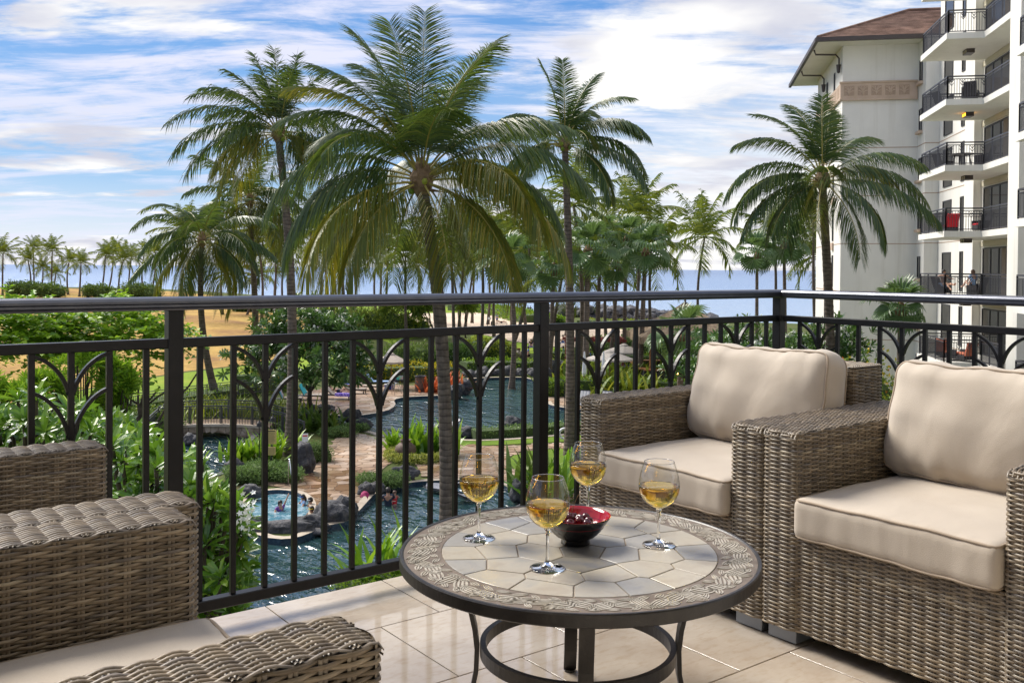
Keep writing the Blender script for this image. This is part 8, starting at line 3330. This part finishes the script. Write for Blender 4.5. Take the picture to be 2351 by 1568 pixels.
# red pergola beams left of the bar
t = thing('pergola', 'dark red pergola frame behind the bar parasols', 'pergola', tuple(at_dist(1365, 82)), YAW)
for y_ in (-2.4, 2.4):
    for x_ in (-1.2, 1.2):
        MB().box((x_, y_, 1.3), (0.16, 0.16, 2.6)).build('post', M['wood_dark'], t)
for x_ in (-1.2, 1.2):
    MB().box((x_, 0, 2.68), (0.14, 5.4, 0.22)).build('beam', M['wood_dark'], t)
for k in range(9):
    MB().box((0, -2.4 + k * 0.6, 2.84), (3.0, 0.08, 0.12)).build('rafter', M['wood_dark'], t)

# string light bulb at the short fan palm
p = at_dist(1556, 61, -4.75 + 0)
t = thing('light_bulb', 'glowing bulb tied to the short fan palm trunk', 'lamp', (p.x, p.y, 1.17 - (858 - 619) * 61 / 2150))
MB().lathe([(0.001, -0.07), (0.06, -0.04), (0.07, 0.02), (0.03, 0.08), (0.001, 0.09)], 10).build('bulb', M['flame'], t, smooth=True)
MB().lathe([(0.03, 0.08), (0.035, 0.15), (0.001, 0.16)], 8).build('socket', M['torch'], t)

# beach wall, bench and odd things beyond the lagoon
p = gp(1155, 815)
t = thing('bench', 'long wooden bench on the small lawn beyond the far hedge', 'bench', tuple(p), RGT + 0.25)
MB().box((0, 0, 0.62), (3.6, 0.5, 0.10)).build('seat', M['wood'], t)
for x_ in (-1.6, 0, 1.6):
    MB().box((x_, 0, 0.3), (0.35, 0.42, 0.56)).build('support', M['rock_pale'], t)
for i, (x, lb) in enumerate(((1187, 'left'), (1205, 'right'))):
    o = rock(lb + ' one of two smooth white boulders at the bench end', x, 822, 1.6, 1.25, 90 + i, G, 1.1, None, mat=M['curb'])
p = gp(1119, 752)
t = thing('beach_post', 'white sign post with dark box on the sand', 'post', tuple(p))
MB().tube([(0, 0, 0), (0, 0, 1.9)], 0.06, 8).build('pole', M['torch'], t)
MB().box((0.3 * _r.x, 0.3 * _r.y, 1.35), (0.5, 0.08, 0.35), rz=YAW - math.pi / 2).build('board', M['white'], t)
MB().lathe([(0.001, 0.3), (0.3, 0.35), (0.32, 0.75), (0.22, 0.95), (0.001, 1.0)], 12, (0.8 * _r.x, 0.8 * _r.y, 0)).build('drum', M['torch'], t)

# small figures on the park lawn, the sand and the shore
crowd = [
    (1110 + 31, 745, 'stand', 'skin', 'lightblue', 'blue_cloth', 'person in blue shorts standing on the sand', CAMW), (1150, 748, 'lie', 'skin', 'black_cloth', 'black_cloth', 'person lying on a dark lounger on the sand', RGT),
    (905, 740, 'stand', 'skin', 'pink', 'black_cloth', 'child in a pink top at the edge of the sand', LFT), (894, 738, 'sit', 'skin', 'black_cloth', 'black_cloth', 'person in green and black sitting at the edge of the sand', RGT), (900, 736, 'sit', 'skin_pale', 'lei_white', 'lei_white', 'person in white sitting at the edge of the sand', CAMW),
    (857, 748, 'sit', 'skin_pale', 'lei_white', 'lei_white', 'girl with red hair and white top on the lawn, left one', FWD), (870, 749, 'sit', 'skin_pale', 'lei_white', 'lei_white', 'girl with red hair and white top on the lawn, right one', FWD), (864, 748, 'sit', 'skin', 'black_cloth', 'black_cloth', 'person in black sitting between the two girls in white', FWD),
    (918, 756, 'sit', 'skin', 'black_cloth', 'black_cloth', 'person in black sitting at the lawn edge, left one of the pair', FWD), (925, 757, 'sit', 'skin', 'black_cloth', 'black_cloth', 'person in black sitting at the lawn edge, right one of the pair', FWD),
    (905, 752, 'stand', 'skin', 'black_cloth', 'black_cloth', 'dark clothed person walking beside the sand', RGT), (782, 713, 'sit', 'skin', 'lightblue', 'lei_white', 'person in light blue sitting on the grass left of the path', RGT),
    (1202, 722, 'stand', 'skin_dark', 'black_cloth', 'black_cloth', 'silhouetted person on the shore, leftmost of three', FWD), (1212, 723, 'stand', 'skin_dark', 'black_cloth', 'black_cloth', 'silhouetted person on the shore, middle of three', FWD), (1218, 723, 'stand', 'skin_dark', 'black_cloth', 'black_cloth', 'silhouetted person on the shore, rightmost of three', FWD),
    (1219, 806, 'sit', 'skin', 'black_cloth', 'blue_cloth', 'person in a black top sitting left of the wide rail post', CAMW), (1293, 795, 'sit', 'skin', None, 'blue_cloth', 'bare-chested person on the sand right of the wide rail post', LFT),
    (1294, 826, 'sit', 'skin', 'blue_cloth', 'blue_cloth', 'person in a blue shirt behind the slim straight palm', LFT), (1363, 836, 'sit', 'skin', 'lei_white', 'lei_white', 'person in a white patterned shirt sitting by the bar parasols', RGT), (1354, 834, 'sit', 'skin', 'black_cloth', 'black_cloth', 'person in a dark shirt sitting beside the white patterned shirt', RGT),
    (1392, 838, 'sit', 'skin_dark', 'purple_suit', 'purple_suit', 'person in a violet shirt sitting by the bar parasols', LFT), (1213, 838, 'stand', 'skin', 'blue_cloth', 'black_cloth', 'person in blue half hidden behind the wide rail post', LFT),
]
for x, y, pose, sk, tp, bt, lb, fc in crowd:
    p = gp(x, y)
    person(lb, (p.x, p.y, G + (0.45 if pose != 'stand' else 0.03)), fc, pose, 1.0 if pose != 'stand' or 'child' not in lb else 0.75, sk, tp, bt, 'hair_brown' if 'red hair' in lb else 'hair')
    if pose == 'sit':
        t = thing('beach_chair', 'chair under ' + lb, 'chair', (p.x, p.y, G + .03), fc - math.pi / 2)
        MB().box((0, 0.1, 0.38), (0.52, 0.5, 0.05), bev=0.01).build('seat', M['blue_cloth'], t)
        m = MB(); m.bar((0, -0.16, 0.38), (0, -0.34, 0.95), 0.5, 0.04); m.build('backrest', M['blue_cloth'], t)
        for sx_ in (-0.24, 0.24):
            for sy_ in (-0.12, 0.32):
                MB().box((sx_, sy_, 0.18), (0.04, 0.04, 0.38)).build('leg', M['steel'], t)
p = gp(1150, 748)
t = thing('beach_lounger', 'dark lounger on the sand under the lying person', 'sun lounger', (p.x, p.y, G + .03), RGT - math.pi / 2)
MB().box((0, 0.1, 0.33), (0.6, 1.9, 0.08), bev=0.01).build('seat', M['black_cloth'], t)
for sx_ in (-0.25, 0.25):
    for sy_ in (-0.7, 0.9):
        MB().box((sx_, sy_, 0.15), (0.05, 0.05, 0.3)).build('leg', M['steel'], t)

# bare trunks standing on the park lawn, crowns hidden by nearer fronds
for i, (x, y) in enumerate(bare):
    d = 2150 * 8.87 / (y - 615)
    top = [545, 560, 552, 570, 540, 560, 575, 560, 590, 560, 585, 540, 560][i]
    words = ['first trunk of the clump on the park lawn', 'second trunk of the clump on the park lawn', 'third trunk of the clump on the park lawn', 'last trunk of the clump on the park lawn',
             'pale trunk right of the concrete path', 'pale trunk on the sand right of the largest palm', 'dark trunk leaning over the sand', 'crooked slim trunk left of the wide rail post', 'trunk near the wide rail post',
             'slim trunk right behind the wide rail post', 'trunk before the breakwater left of the slim palm', 'trunk before the breakwater among the fan palms', 'leaning trunk among the fan palms'][i]
    palm_far('palm with the ' + words, x + (i % 3 - 1) * 8, top, min(d, 150), x, None, 3.8, i, bow=random.uniform(-0.6, 0.6), r=0.17)
# short bollards by the concrete path
for i, (x, y, lb) in enumerate(((788, 725, 'left'), (809, 737, 'middle'), (835, 743, 'right'))):
    p = gp(x, y)
    o = MB().lathe([(0.001, 0), (0.14, 0), (0.14, 1.25), (0.10, 1.32), (0.001, 1.34)], 10).build('path_bollard', M['torch'], smooth=False)
    o.location = p
    tag(o, lb + ' dark bollard along the concrete path', 'bollard', 'bollards along the path')
